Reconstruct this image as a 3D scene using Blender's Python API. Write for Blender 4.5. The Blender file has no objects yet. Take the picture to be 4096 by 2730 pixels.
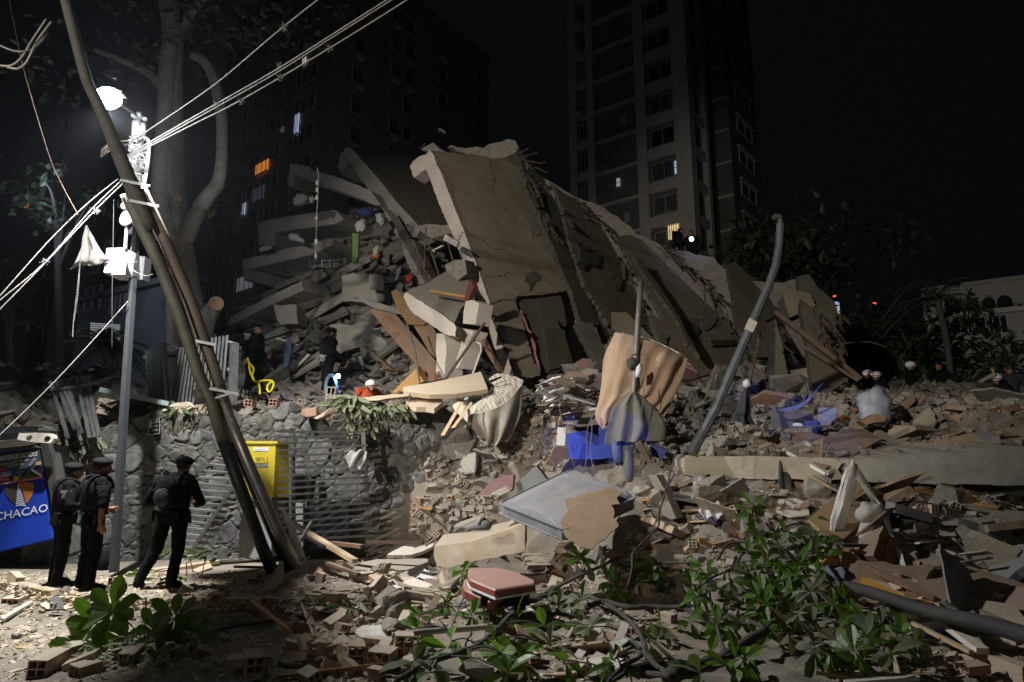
HAZE = .0004
import bpy, bmesh, math, random
import numpy as np
from mathutils import Vector as V, Matrix, noise as mn
random.seed(7); RS = np.random.RandomState(7)
SC = bpy.context.scene
COL = SC.collection
# ---------------- camera, world, light, exposure ----------------
PITCH = math.radians(11); CH = 1.6; F = 2730.7
cd = bpy.data.cameras.new('camera'); cam = bpy.data.objects.new('camera', cd); COL.objects.link(cam)
cd.lens = 24; cd.sensor_width = 36; cd.clip_end = 800; cd.clip_start = .05
cam.location = (0, 0, CH); cam.rotation_euler = (math.pi/2 + PITCH, 0, 0); SC.camera = cam
w = bpy.data.worlds.new('World'); SC.world = w; w.use_nodes = True
bg = w.node_tree.nodes['Background']; bg.inputs[0].default_value = (.8, .85, 1.0, 1); bg.inputs[1].default_value = .0026
SC.view_settings.view_transform = 'Standard'; SC.view_settings.look = 'None'
SC.view_settings.exposure = 0; SC.view_settings.gamma = 1
SC.cycles.use_denoising = True; SC.cycles.max_bounces = 5; SC.cycles.diffuse_bounces = 3
SC.cycles.sample_clamp_indirect = 2.0
def ray(px, py):
    xc = (px-2048)/F; yc = (1365-py)/F
    return V((xc, math.cos(PITCH)-math.sin(PITCH)*yc, math.sin(PITCH)+math.cos(PITCH)*yc))
def at(px, py, d):
    r = ray(px, py); return V((0, 0, CH)) + r*(d/r.y)
FR = dict(P=(0,0,1), A=(0,0,2.139), B=(800,0,1.96), C=(0,600,2.139), D=(900,500,1.96), E=(0,1500,1.96), F=(2000,0,1.802),
 G=(1500,500,1.96), H=(2500,700,2.139), I=(3100,950,2.34), J=(3000,1500,2.147), K=(900,1250,1.96), L=(1900,1250,2.139),
 M=(0,2000,2.139), N=(1000,2000,2.139), O=(2000,1900,1.889), Q=(3000,2000,2.147), R=(0,1700,2.702), S=(420,400,3.136),
 T=(3150,1800,1.686), U=(2900,1250,2.941), W=(550,1150,2.851), Z=(0,0,.57446))
def px(fr, pts):
    ox, oy, k = FR[fr]; return [(ox+p[0]/k, oy+p[1]/k) + tuple(p[2:]) for p in pts]
def at3(fr, pts, d=None):
    return [at(p[0], p[1], p[2] if len(p) > 2 else d) for p in px(fr, pts)]
LAMP = at(432, 394, 8.9)
def light(name, kind, loc, energy, col=(1,1,1), size=.1, target=None, cone=60, blend=.3):
    l = bpy.data.lights.new(name, kind); o = bpy.data.objects.new(name, l); COL.objects.link(o)
    o.location = loc; l.energy = energy; l.color = col
    if kind in ('POINT', 'SPOT'): l.shadow_soft_size = size
    if kind == 'SPOT': l.spot_size = math.radians(cone); l.spot_blend = blend
    if target is not None: o.rotation_euler = (V(target)-V(loc)).to_track_quat('-Z', 'Y').to_euler()
    return o
light('street_lamp_light', 'POINT', LAMP+V((0,-.02,-.15)), 430, (.90,.95,1.0), .05)
light('street_lamp_beam', 'SPOT', LAMP+V((0,-.02,-.17)), 4900, (1.0,.98,.94), .06, LAMP+V((.27,0,-.96)), 140, 1)
light('added_floodlight', 'SPOT', (-9.5, -6, 7), 10500, (1.0,.92,.80), .2, (3.6, 17, 7.4), 47, .6)  # unseen lamp, added to light the upper slabs
BLUE = (.12,.16,1.0)
light('fill_light_behind', 'POINT', (-3,-11,8), 230, (1,.93,.82), .4)  # added fill behind the camera, standing for no known lamp
light('far_facade_fill', 'SPOT', (25,33,5), 380, (1,.95,.85), .3, (31,46,9), 70, .6)  # unseen spot added to brighten the arcaded facade
light('apartment_facade_fill', 'POINT', (-12,35,9), 420, (.95,.95,1), .3)  # unseen lamp added to lift the apartment block facade
light('courtyard_light', 'POINT', (-15,20.5,10), 130, (.7,.8,1), .3)
light('police_beacon_light', 'SPOT', (3.5, -3, 1.3), 4200, BLUE, .08, at(2375,1775,11.8), 5.0, .3)
light('police_beacon_light', 'SPOT', (3.9, -3, 1.3), 3000, BLUE, .08, at(3200,1665,12.5), 5.5, .5)
light('police_beacon_light', 'SPOT', (3.2, -3, 1.3), 260, BLUE, .08, at(490,1790,10.3), 4, .9)
light('police_beacon_light', 'SPOT', (3.2, -3, 1.3), 120, (.35,.22,1.0), .08, at(1620,1740,13), 8, .9)
# ---------------- helpers ----------------
def tag(o, label=None, cat=None, group=None, kind=None):
    if label: o['label'] = label
    if cat: o['category'] = cat
    if group: o['group'] = group
    if kind: o['kind'] = kind
    return o
WL = {}
def empty(name, loc, label=None, cat=None, group=None):
    o = bpy.data.objects.new(name, None); COL.objects.link(o); o.location = loc; o.empty_display_size = .2
    WL[o] = V(loc); return tag(o, label, cat, group)
class MB:
    def __init__(s): s.v = []; s.f = []; s.m = []; s.mi = 0; s.sm = []; s.smooth = False
    def add(s, vs, fs):
        n = len(s.v); s.v += [tuple(v) for v in vs]
        for f in fs: s.f.append([i+n for i in f]); s.m.append(s.mi); s.sm.append(s.smooth)
        return s
    def box(s, c, size, R=None, jit=0):
        a, b, d = [x/2 for x in size]; vs = []
        for x, y, z in ((-a,-b,-d),(a,-b,-d),(a,b,-d),(-a,b,-d),(-a,-b,d),(a,-b,d),(a,b,d),(-a,b,d)):
            p = V((x+random.uniform(-jit,jit), y+random.uniform(-jit,jit), z+random.uniform(-jit,jit)))
            vs.append((R @ p if R else p) + V(c))
        return s.add(vs, [(0,3,2,1),(4,5,6,7),(0,1,5,4),(1,2,6,5),(2,3,7,6),(3,0,4,7)])
    def prism(s, pts, vec):
        n = len(pts); a = [V(p) for p in pts]; b = [p+V(vec) for p in a]
        nrm = V((0,0,0))
        for i in range(n): nrm += a[i].cross(a[(i+1) % n])
        if nrm.dot(V(vec)) > 0: a, b = a[::-1], b[::-1]
        fs = [list(range(n)), list(range(2*n-1, n-1, -1))]
        fs += [(i, i+n, (i+1) % n+n, (i+1) % n) for i in range(n)]
        return s.add(a+b, fs)
    def tube(s, path, r, n=8, cap=True, tw=0):
        path = [V(p) for p in path]; k = len(path)
        rs = r if isinstance(r, (list, tuple)) else [r]*k
        vs = []; side = None
        for i in range(k):
            t = (path[min(i+1,k-1)]-path[max(i-1,0)])
            t = t.normalized() if t.length > 1e-9 else V((0,0,1))
            if side is None:
                side = t.cross(V((0,0,1)) if abs(t.z) < .9 else V((1,0,0))).normalized()
            side = (side - t*side.dot(t)).normalized(); up = t.cross(side)
            for j in range(n):
                a = 2*math.pi*(j+.5)/n + tw
                vs.append(path[i] + (side*math.cos(a)+up*math.sin(a))*rs[i])
        fs = []
        for i in range(k-1):
            for j in range(n):
                fs.append((i*n+j, i*n+(j+1) % n, (i+1)*n+(j+1) % n, (i+1)*n+j))
        if cap: fs += [list(range(n))[::-1], list(range((k-1)*n, k*n))]
        return s.add(vs, fs)
    def bar(s, a, b, w, h=None, up=(0,0,1)):
        a = V(a); b = V(b); t = (b-a).normalized(); u = V(up)
        sd = t.cross(u)
        if sd.length < 1e-4: sd = t.cross(V((1,0,0)))
        sd.normalize(); u = sd.cross(t); h = h or w
        R = Matrix((sd, t, u)).transposed()
        return s.box((a+b)/2, (w, (b-a).length, h), R)
    def hull(s, pts):
        bm = bmesh.new(); vs = [bm.verts.new(p) for p in pts]
        r = bmesh.ops.convex_hull(bm, input=vs)
        dead = [e for e in r['geom_interior'] if isinstance(e, bmesh.types.BMVert)]
        for v in dead: bm.verts.remove(v)
        bm.verts.index_update()
        ok = [v for v in bm.verts if v.link_faces]; ix = {v: i for i, v in enumerate(ok)}
        s.add([v.co.copy() for v in ok], [[ix[v] for v in f.verts] for f in bm.faces]); bm.free(); return s
    def ball(s, c, r, R=None, n=10, m=7, nz=0, seed=0):
        r = r if isinstance(r, (tuple, list)) else (r, r, r)
        vs = []
        for i in range(m+1):
            th = math.pi*i/m
            for j in range(n):
                ph = 2*math.pi*j/n
                p = V((math.sin(th)*math.cos(ph), math.sin(th)*math.sin(ph), math.cos(th)))
                k = 1 + (nz*mn.noise(p*1.7+V((seed,0,0))) if nz else 0)
                p = V((p.x*r[0]*k, p.y*r[1]*k, p.z*r[2]*k)); vs.append((R @ p if R else p)+V(c))
        fs = [(i*n+j, (i+1)*n+j, (i+1)*n+(j+1) % n, i*n+(j+1) % n) for i in range(m) for j in range(n)]
        return s.add(vs, fs)
    def build(s, name, mat, parent=None, label=None, cat=None, group=None, kind=None, loc=None, bevel=0):
        me = bpy.data.meshes.new(name)
        if not s.v: s.add([(0,0,0)]*3, [(0,1,2)])
        if parent is not None: o0 = WL[parent]
        elif loc is not None: o0 = V(loc)
        else:
            a = np.array(s.v); o0 = V(((a[:,0].min()+a[:,0].max())/2, (a[:,1].min()+a[:,1].max())/2, a[:,2].min()))
        me.from_pydata([(v[0]-o0.x, v[1]-o0.y, v[2]-o0.z) for v in s.v], [], s.f)
        for m_ in (mat if isinstance(mat, (list, tuple)) else [mat]): me.materials.append(m_)
        me.polygons.foreach_set('material_index', s.m); me.polygons.foreach_set('use_smooth', s.sm)
        if bevel:
            bm = bmesh.new(); bm.from_mesh(me)
            bmesh.ops.bevel(bm, geom=bm.edges[:], offset=bevel, segments=1, affect='EDGES', clamp_overlap=True)
            bm.to_mesh(me); bm.free()
        me.validate(); me.update()
        o = bpy.data.objects.new(name, me); COL.objects.link(o)
        if parent is not None: o.parent = parent
        else: o.location = o0
        WL[o] = V(o0); return tag(o, label, cat, group, kind)
def plane(*p3):
    a, b, c = [at(*p) for p in p3]; n = (b-a).cross(c-a).normalized()
    if n.dot(V((0,0,CH))-a) < 0: n = -n
    return (a, n)
def onp(p, pl, off=0):
    r = ray(p[0], p[1]); a, n = pl; t = (a+n*off-V((0,0,CH))).dot(n)/r.dot(n)
    return V((0,0,CH))+r*t
def jag(pts, amp, step, rnd=random):
    out = []; n = len(pts)
    for i in range(n):
        a = pts[i]; b = pts[(i+1) % n]; L = math.hypot(b[0]-a[0], b[1]-a[1]); k = max(1, int(L/step))
        for j in range(k):
            t = j/k; e = amp if j else amp*.3
            out.append((a[0]+(b[0]-a[0])*t+rnd.uniform(-e,e), a[1]+(b[1]-a[1])*t+rnd.uniform(-e,e)))
    return out
def slab(name, fr, pts, pl, th, mat, parent=None, ja=0, js=30, off=0, **kw):
    pp = px(fr, pts)
    if ja: pp = jag(pp, ja, js)
    P = [onp(p, pl, off) for p in pp]
    m = MB(); m.prism(P, -pl[1]*th); return m.build(name, mat, parent, **kw)
def spline(pts, n):
    pts = [V(p) for p in pts]; out = []; k = len(pts)
    for i in range(k-1):
        p0 = pts[max(i-1,0)]; p1 = pts[i]; p2 = pts[i+1]; p3 = pts[min(i+2,k-1)]
        for j in range(n):
            t = j/n
            out.append(.5*((2*p1)+(p2-p0)*t+(2*p0-5*p1+4*p2-p3)*t*t+(3*p1-p0-3*p2+p3)*t**3))
    return out+[pts[-1]]
def patch(rows, nu=8, nv=8, thick=.012, disp=None):
    """cloth or sheet through rows of points; returns MB with a front and a back skin"""
    R = [spline(r, nu) for r in rows]; cols = [spline([r[i] for r in R], nv) for i in range(len(R[0]))]
    nx = len(cols); ny = len(cols[0]); g = [[cols[i][j] for i in range(nx)] for j in range(ny)]
    N = [[None]*nx for _ in range(ny)]
    for j in range(ny):
        for i in range(nx):
            du = g[j][min(i+1,nx-1)]-g[j][max(i-1,0)]; dv = g[min(j+1,ny-1)][i]-g[max(j-1,0)][i]
            n = du.cross(dv); n = n.normalized() if n.length > 1e-9 else V((0,-1,0))
            if n.y > 0: n = -n
            N[j][i] = n
    vs = []
    for j in range(ny):
        for i in range(nx):
            p = g[j][i]
            if disp: p = p + N[j][i]*disp(i/(nx-1), j/(ny-1))
            vs.append(p)
    back = [vs[j*nx+i]-N[j][i]*thick for j in range(ny) for i in range(nx)]; K = nx*ny
    m = MB(); m.smooth = True
    fs = []
    for j in range(ny-1):
        for i in range(nx-1):
            a, b, c, d = j*nx+i, j*nx+i+1, (j+1)*nx+i+1, (j+1)*nx+i
            fs.append((a,d,c,b)); fs.append((a+K,b+K,c+K,d+K))
    edge = [i for i in range(nx)]+[j*nx+nx-1 for j in range(1,ny)]+[(ny-1)*nx+i for i in range(nx-2,-1,-1)]+[j*nx for j in range(ny-2,0,-1)]
    for q in range(len(edge)):
        a = edge[q]; b = edge[(q+1) % len(edge)]; fs.append((a,b,b+K,a+K))
    m.add(vs+back, fs); m.grid = (nx, ny); return m
# ---------------- materials ----------------
MATS = {}
def M(name, c1, c2=None, sc=5, rough=.85, bump=.25, bs=40, metal=0, dust=0, rnd=.18, attr=None, trans=0, quilt=0, emit=None, es=1, spec=.4, dustc=(.36,.32,.265), cell=0):
    if name in MATS: return MATS[name]
    m = bpy.data.materials.new(name); m.use_nodes = True; nt = m.node_tree; N = nt.nodes; Lk = nt.links
    b = N['Principled BSDF']; b.inputs['Roughness'].default_value = rough; b.inputs['Metallic'].default_value = metal
    b.inputs['Specular IOR Level'].default_value = spec
    MATS[name] = m
    if emit:
        b.inputs['Base Color'].default_value = (*c1, 1); b.inputs['Emission Color'].default_value = (*emit, 1)
        b.inputs['Emission Strength'].default_value = es; return m
    tc = N.new('ShaderNodeTexCoord'); co = tc.outputs['Object']
    nz = N.new('ShaderNodeTexNoise'); nz.inputs['Scale'].default_value = sc; nz.inputs['Detail'].default_value = 8
    nz.inputs['Roughness'].default_value = .65; Lk.new(co, nz.inputs['Vector'])
    rp = N.new('ShaderNodeMapRange'); rp.inputs[1].default_value = .35; rp.inputs[2].default_value = .65; Lk.new(nz.outputs[0], rp.inputs[0])
    mx = N.new('ShaderNodeMix'); mx.data_type = 'RGBA'; c2 = c2 or tuple(x*.65 for x in c1)
    mx.inputs[6].default_value = (*c1,1); mx.inputs[7].default_value = (*c2,1); Lk.new(rp.outputs[0], mx.inputs[0]); out = mx.outputs[2]
    if attr:
        at_ = N.new('ShaderNodeAttribute'); at_.attribute_name = attr
        mm = N.new('ShaderNodeMix'); mm.data_type = 'RGBA'; mm.blend_type = 'MULTIPLY'; mm.inputs[0].default_value = 1
        Lk.new(out, mm.inputs[6]); Lk.new(at_.outputs['Color'], mm.inputs[7]); out = mm.outputs[2]
    if rnd:
        oi = N.new('ShaderNodeObjectInfo'); mr = N.new('ShaderNodeMapRange'); mr.inputs[3].default_value = 1-rnd; mr.inputs[4].default_value = 1+rnd
        Lk.new(oi.outputs['Random'], mr.inputs[0]); vm = N.new('ShaderNodeVectorMath'); vm.operation = 'SCALE'
        Lk.new(out, vm.inputs[0]); Lk.new(mr.outputs[0], vm.inputs['Scale']); out = vm.outputs[0]
    if dust:
        ge = N.new('ShaderNodeNewGeometry'); sp = N.new('ShaderNodeSeparateXYZ'); Lk.new(ge.outputs['Normal'], sp.inputs[0])
        n2 = N.new('ShaderNodeTexNoise'); n2.inputs['Scale'].default_value = 3.5; n2.inputs['Detail'].default_value = 6; Lk.new(co, n2.inputs['Vector'])
        ad = N.new('ShaderNodeMath'); ad.operation = 'MULTIPLY_ADD'; ad.inputs[1].default_value = 1.4; ad.inputs[2].default_value = -.75; Lk.new(n2.outputs[0], ad.inputs[0])
        a2 = N.new('ShaderNodeMath'); a2.operation = 'ADD'; Lk.new(ad.outputs[0], a2.inputs[0]); Lk.new(sp.outputs[2], a2.inputs[1])
        d2 = N.new('ShaderNodeMapRange'); d2.inputs[1].default_value = .1; d2.inputs[2].default_value = .8; d2.inputs[4].default_value = dust; Lk.new(a2.outputs[0], d2.inputs[0])
        m3 = N.new('ShaderNodeMix'); m3.data_type = 'RGBA'; m3.inputs[7].default_value = (*dustc,1)
        Lk.new(d2.outputs[0], m3.inputs[0]); Lk.new(out, m3.inputs[6]); out = m3.outputs[2]
    Lk.new(out, b.inputs['Base Color'])
    if bump:
        n3 = N.new('ShaderNodeTexNoise'); n3.inputs['Scale'].default_value = bs; n3.inputs['Detail'].default_value = 6; n3.inputs['Roughness'].default_value = .7; Lk.new(co, n3.inputs['Vector'])
        bp = N.new('ShaderNodeBump'); bp.inputs['Strength'].default_value = bump; bp.inputs['Distance'].default_value = .02; Lk.new(n3.outputs[0], bp.inputs['Height']); src = bp
        if quilt:
            hs = []
            for ang in (.78, -.78):
                mp = N.new('ShaderNodeMapping'); mp.inputs['Rotation'].default_value = (ang*.6, ang*.5, ang); Lk.new(co, mp.inputs[0])
                wv = N.new('ShaderNodeTexWave'); wv.inputs['Scale'].default_value = quilt; Lk.new(mp.outputs[0], wv.inputs[0]); hs.append(wv)
            mi = N.new('ShaderNodeMath'); mi.operation = 'MINIMUM'; Lk.new(hs[0].outputs[1], mi.inputs[0]); Lk.new(hs[1].outputs[1], mi.inputs[1])
            b2 = N.new('ShaderNodeBump'); b2.inputs['Strength'].default_value = .6; b2.inputs['Distance'].default_value = .02
            Lk.new(mi.outputs[0], b2.inputs['Height']); Lk.new(bp.outputs[0], b2.inputs['Normal']); src = b2
        Lk.new(src.outputs[0], b.inputs['Normal'])
    if trans:
        tr = N.new('ShaderNodeBsdfTranslucent'); tr.inputs[0].default_value = (c1[0]*2.2, c1[1]*2.4, c1[2], 1)
        ms = N.new('ShaderNodeMixShader'); ms.inputs[0].default_value = trans
        Lk.new(b.outputs[0], ms.inputs[1]); Lk.new(tr.outputs[0], ms.inputs[2]); Lk.new(ms.outputs[0], N['Material Output'].inputs[0])
    return m
DC = (.47,.405,.31)
conc = M('concrete', (.31,.295,.26), (.21,.20,.175), 3, bump=.5, bs=25, dust=.8)
concr = M('broken_concrete', (.32,.29,.245), (.19,.17,.145), 8, bump=1.0, bs=18, dust=.7)
plas = M('tan_plaster', (.42,.365,.265), (.29,.25,.185), .9, bump=.8, bs=14, rnd=.10)
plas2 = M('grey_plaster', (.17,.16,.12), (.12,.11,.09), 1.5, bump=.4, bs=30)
paint = M('cream_render', (.74,.66,.57), (.62,.55,.47), 2, bump=.9, bs=28, rnd=.08)
brick = M('hollow_clay', (.47,.37,.28), (.38,.29,.215), 7, bump=.45, bs=50, dust=.95, dustc=DC, rnd=.25)
brickr = M('raw_clay', (.38,.21,.14), (.32,.19,.13), 7, bump=.5, bs=40, dust=.6, dustc=DC)
dirt = M('dusty_ground', (.31,.27,.215), (.20,.175,.145), 2.2, bump=1.0, bs=55, rnd=0)
wood = M('pale_board', (.50,.37,.22), (.40,.29,.17), 3, bump=.2, bs=30, dust=.5)
woodd = M('brown_board', (.26,.15,.08), (.18,.10,.06), 4, bump=.2, bs=30, dust=.45)
woodo = M('varnished_board', (.52,.27,.07), (.42,.20,.05), 3, rough=.45, bump=.1, bs=30, dust=.2)
ply = M('fibreboard', (.33,.24,.155), (.25,.18,.12), 5, bump=.5, bs=40, rnd=.1)
steel = M('grey_steel', (.22,.23,.24), (.13,.13,.13), 6, rough=.45, bump=.15, metal=.5, dust=.25)
dsteel = M('dark_steel', (.055,.06,.065), (.09,.08,.07), 6, rough=.5, bump=.15, metal=.3, dust=.2)
rust = M('rusty_steel', (.12,.075,.05), (.07,.05,.04), 10, rough=.8, bump=.4)
zinc = M('aged_tube', (.13,.122,.10), (.085,.08,.068), 4, rough=.6, bump=.3, bs=60, metal=.2, rnd=.1)
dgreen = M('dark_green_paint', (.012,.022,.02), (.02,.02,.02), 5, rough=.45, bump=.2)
teal = M('teal_paint', (.28,.42,.42), (.34,.38,.37), 5, rough=.5, bump=.2, dust=.2)
white = M('white_enamel', (.78,.79,.80), (.65,.66,.68), 4, rough=.45, bump=.08, rnd=.05)
wht = M('dusty_white', (.72,.68,.62), (.55,.50,.44), 4, rough=.6, bump=.2, dust=.4)
paper = M('white_paper', (.75,.75,.76), (.62,.62,.65), 4, rough=.7, bump=.1)
bark = M('bark', (.42,.39,.35), (.27,.25,.22), 5, bump=.9, bs=22, rnd=.05)
barkd = M('dark_bark', (.085,.075,.068), (.055,.05,.045), 9, bump=.8, bs=60)
cut = M('cut_wood', (.62,.45,.27), (.5,.33,.18), 12, bump=.3)
leafm = M('leaf', (.075,.145,.02), (.05,.10,.015), 9, rough=.38, bump=.2, bs=30, trans=.28, spec=.5, rnd=.3)
leafd = M('dusty_leaf', (.13,.17,.10), (.09,.13,.07), 9, rough=.6, bump=.2, trans=.15, rnd=.3)
leafy = M('dry_leaf', (.40,.30,.07), (.3,.2,.06), 9, rough=.6, bump=.2, trans=.2)
wilt = M('wilted_leaf', (.20,.21,.13), (.13,.15,.09), 9, rough=.7, bump=.3, trans=.15)
black = M('black_cloth', (.006,.006,.007), (.010,.010,.011), 20, rough=.9, bump=.4, bs=60, spec=.1)
blackg = M('black_gear', (.011,.011,.012), (.007,.007,.008), 20, rough=.8, bump=.4, bs=90, spec=.15)
skin = M('brown_skin', (.26,.13,.075), (.20,.10,.06), 8, rough=.55, bump=.1, rnd=0)
hairm = M('dark_hair', (.012,.01,.009), (.02,.016,.014), 60, rough=.6, bump=.6, bs=150)
orange = M('tan_orange_sheet', (.47,.33,.22), (.38,.26,.18), 2, bump=.45, bs=60, rnd=0, dust=.4)
greyc = M('grey_coat', (.15,.145,.12), (.11,.105,.09), 4, bump=.4, bs=50, dust=.3)
blackp = M('dark_plastic', (.03,.03,.035), (.02,.02,.024), 6, rough=.35, bump=.2)
clear = M('milky_plastic', (.55,.58,.62), (.42,.45,.50), 5, rough=.25, bump=.3, bs=18)
matt = M('grey_mattress', (.25,.25,.265), (.17,.18,.25), 2.6, bump=.25, bs=60, rnd=0, dust=.25, dustc=(.5,.46,.4))
mattq = M('quilted_side', (.26,.265,.28), (.21,.22,.24), 4, bump=.2, bs=60, rnd=0, quilt=5)
quil = M('quilted_cloth', (.62,.56,.44), (.5,.45,.38), 4, bump=.2, rnd=0, quilt=5)
redc = M('red_suitcase_shell', (.26,.07,.06), (.20,.06,.05), 4, rough=.45, bump=.15, dust=.55, dustc=(.55,.40,.33))
yel = M('yellow_paint', (.46,.37,.02), (.36,.28,.02), 4, rough=.5, bump=.15, rnd=0)
kerbm = M('faded_yellow_kerb', (.32,.24,.08), (.24,.21,.13), 6, bump=.6, dust=.7)
blueb = M('blue_poster', (.012,.045,.36), (.012,.04,.30), 3, rough=.4, bump=.1, rnd=0)
pgrey = M('grey_plinth', (.24,.245,.25), (.20,.2,.2), 4, bump=.5, bs=60)
glass = M('dark_glass', (.02,.022,.025), (.015,.016,.02), 3, rough=.12, bump=0, spec=.6)
winf = M('pale_window_frame', (.42,.42,.43), (.36,.36,.37), 4, rough=.5, bump=.1)
bbrick = M('dark_brick_facade', (.26,.20,.17), (.20,.15,.13), 2, bump=.4, bs=20, rnd=.05)
tconc = M('tower_concrete', (.50,.48,.45), (.42,.40,.38), .6, bump=.3, bs=10, rnd=.03)
tbrick = M('tower_brick', (.15,.14,.13), (.12,.11,.10), .8, bump=.3, bs=10, rnd=.03)
bgrey = M('blue_grey_facade', (.26,.28,.33), (.22,.24,.28), 1, bump=.1, rnd=.03)
cablep = M('pale_cable', (.22,.21,.19), (.15,.14,.13), 8, rough=.6, bump=.1)
cabled = M('dark_cable', (.04,.04,.04), (.03,.03,.03), 8, rough=.6, bump=.1)
lamped = M('lamp_glow', (1,1,1), emit=(.85,.92,1.0), es=160)
torch = M('torch_glow', (1,1,1), emit=(.75,.85,1.0), es=60)
pink = M('pink_brick_edge', (.42,.17,.15), (.35,.2,.17), 10, bump=.8, bs=30)
def lit(n, c, s): return M(n, (.3,.3,.3), emit=c, es=s)
# ---------------- terrain ----------------
def sst(t): t = np.clip(t, 0, 1); return t*t*(3-2*t)
def H(x, y):
    x = np.asarray(x, float); y = np.asarray(y, float)
    y0 = np.interp(x, [-20,-2.2,.2,.9,1.6,2.4,3.2,6,30], [12.7,12.6,12.5,11.0,9.2,8.0,7.2,6.2,6.0])
    y1 = np.interp(x, [-20,-2.2,.4,1.4,30], [13.05,13.0,13.2,13.5,13.6])
    t = np.clip((y-y0)/(y1-y0), 0, 1)
    rise = 2.75*np.where(x < -1.2, sst(t), t**1.15)
    back = np.clip(y-13, 0, 9)*.19
    far = sst((y-26)/14)*3.9*sst((x+60)/5)
    n = .10*np.sin(x*2.1+1)*np.sin(y*1.7+x*.6)+.05*np.sin(x*5.3+y*3.1)*np.sin(y*4.7-x*2)+.02*np.sin(x*13+y*7)*np.sin(y*11-x*5)
    amp = .12+.9*np.clip(t*1.6, 0, 1)+1.0*(y > 13)
    n = n+.05*np.sin(x*9.1+y*17)*np.sin(y*13.3-x*7)+.035*np.sin(x*23+y*9)*np.sin(y*27+x*4)
    amp = np.where((y < 8.4), .12+.3*sst((x+.5)/2), amp)
    return rise+back-far+n*amp
xs = np.unique(np.concatenate([np.linspace(-400,-12,40), np.linspace(-12,13,360), np.linspace(13,400,40)]))
ys = np.unique(np.concatenate([np.linspace(-40,3,14), np.linspace(3,18,300), np.linspace(18,40,60), np.linspace(40,700,50)]))
X, Y = np.meshgrid(xs, ys); Zt = H(X, Y)
me = bpy.data.meshes.new('ground'); nx, ny = len(xs), len(ys)
vs = np.stack([X.ravel(), Y.ravel(), Zt.ravel()], 1)
idx = np.arange(nx*ny).reshape(ny, nx); fs = np.stack([idx[:-1,:-1], idx[:-1,1:], idx[1:,1:], idx[1:,:-1]], -1).reshape(-1, 4)
me.from_pydata(vs.tolist(), [], fs.tolist()); me.materials.append(dirt); me.polygons.foreach_set('use_smooth', [True]*len(fs))
gr = bpy.data.objects.new('ground', me); COL.objects.link(gr); tag(gr, kind='structure')
SW = .13
def Hs(x, y):
    """walking surface: ground or pavement"""
    h = float(H(x, y))
    if kerb_in(x, y): h = max(h, SW)
    return h
kp = [(0,2322),(70,2338),(164,2362),(327,2384),(467,2394),(654,2400),(982,2402),(1215,2400),(1435,2392)]
def gz(px_, py_, z):
    r = ray(px_, py_); t = (z-CH)/r.z; return V((0,0,CH))+r*t
KL = [gz(a, b, SW) for a, b in kp]; KL = [KL[0]+V((-2.2,1.5,0))]+KL
def kerb_in(x, y):
    if x > KL[-1].x or y > 13: return False
    for a, b in zip(KL[:-1], KL[1:]):
        if a.x <= x <= b.x: return y > a.y+(b.y-a.y)*(x-a.x)/(b.x-a.x)
    return x < KL[0].x and y > KL[0].y
def hit(px_, py_):
    r = ray(px_, py_); o = V((0,0,CH)); t0 = 2.; t = t0
    ts = np.concatenate([np.arange(2.5, 16, .04), np.arange(16, 60, .3)])
    P = np.array(r)[None,:]*ts[:,None]+np.array(o)
    h = H(P[:,0], P[:,1]); below = np.where(P[:,2] < h)[0]
    k = ts[below[0]] if len(below) else 40
    p = o+r*float(k)
    if kerb_in(p.x, p.y) and p.z < SW:
        p = gz(px_, py_, SW)
    return p
def G(fr, x, y, lift=0):
    a = px(fr, [(x, y)])[0]; p = hit(*a); p.z += lift; return p
# pavement and kerb
m = MB(); top = [p+V((0,.14,0)) for p in KL]; poly = top+[V((KL[-1].x,12.9,SW)), V((KL[0].x,13.2,SW))]
m.prism([V((p.x,p.y,SW)) for p in poly], (0,0,-.3)); m.build('pavement', dirt, kind='structure')
m = MB()
for a, b in zip(KL[:-1], KL[1:]):
    k = max(1, int((b-a).length/.5))
    for i in range(k):
        p, q = a.lerp(b, i/k), a.lerp(b, (i+1)/k); d = (q-p).normalized(); z = random.uniform(-.006,.01)
        m.bar(p+V((0,.07,-.14+z))+d*.004, q+V((0,.07,-.14+z))-d*.004, .15, .30+.006)
m.build('kerb', kerbm, kind='structure', bevel=.012)
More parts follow.
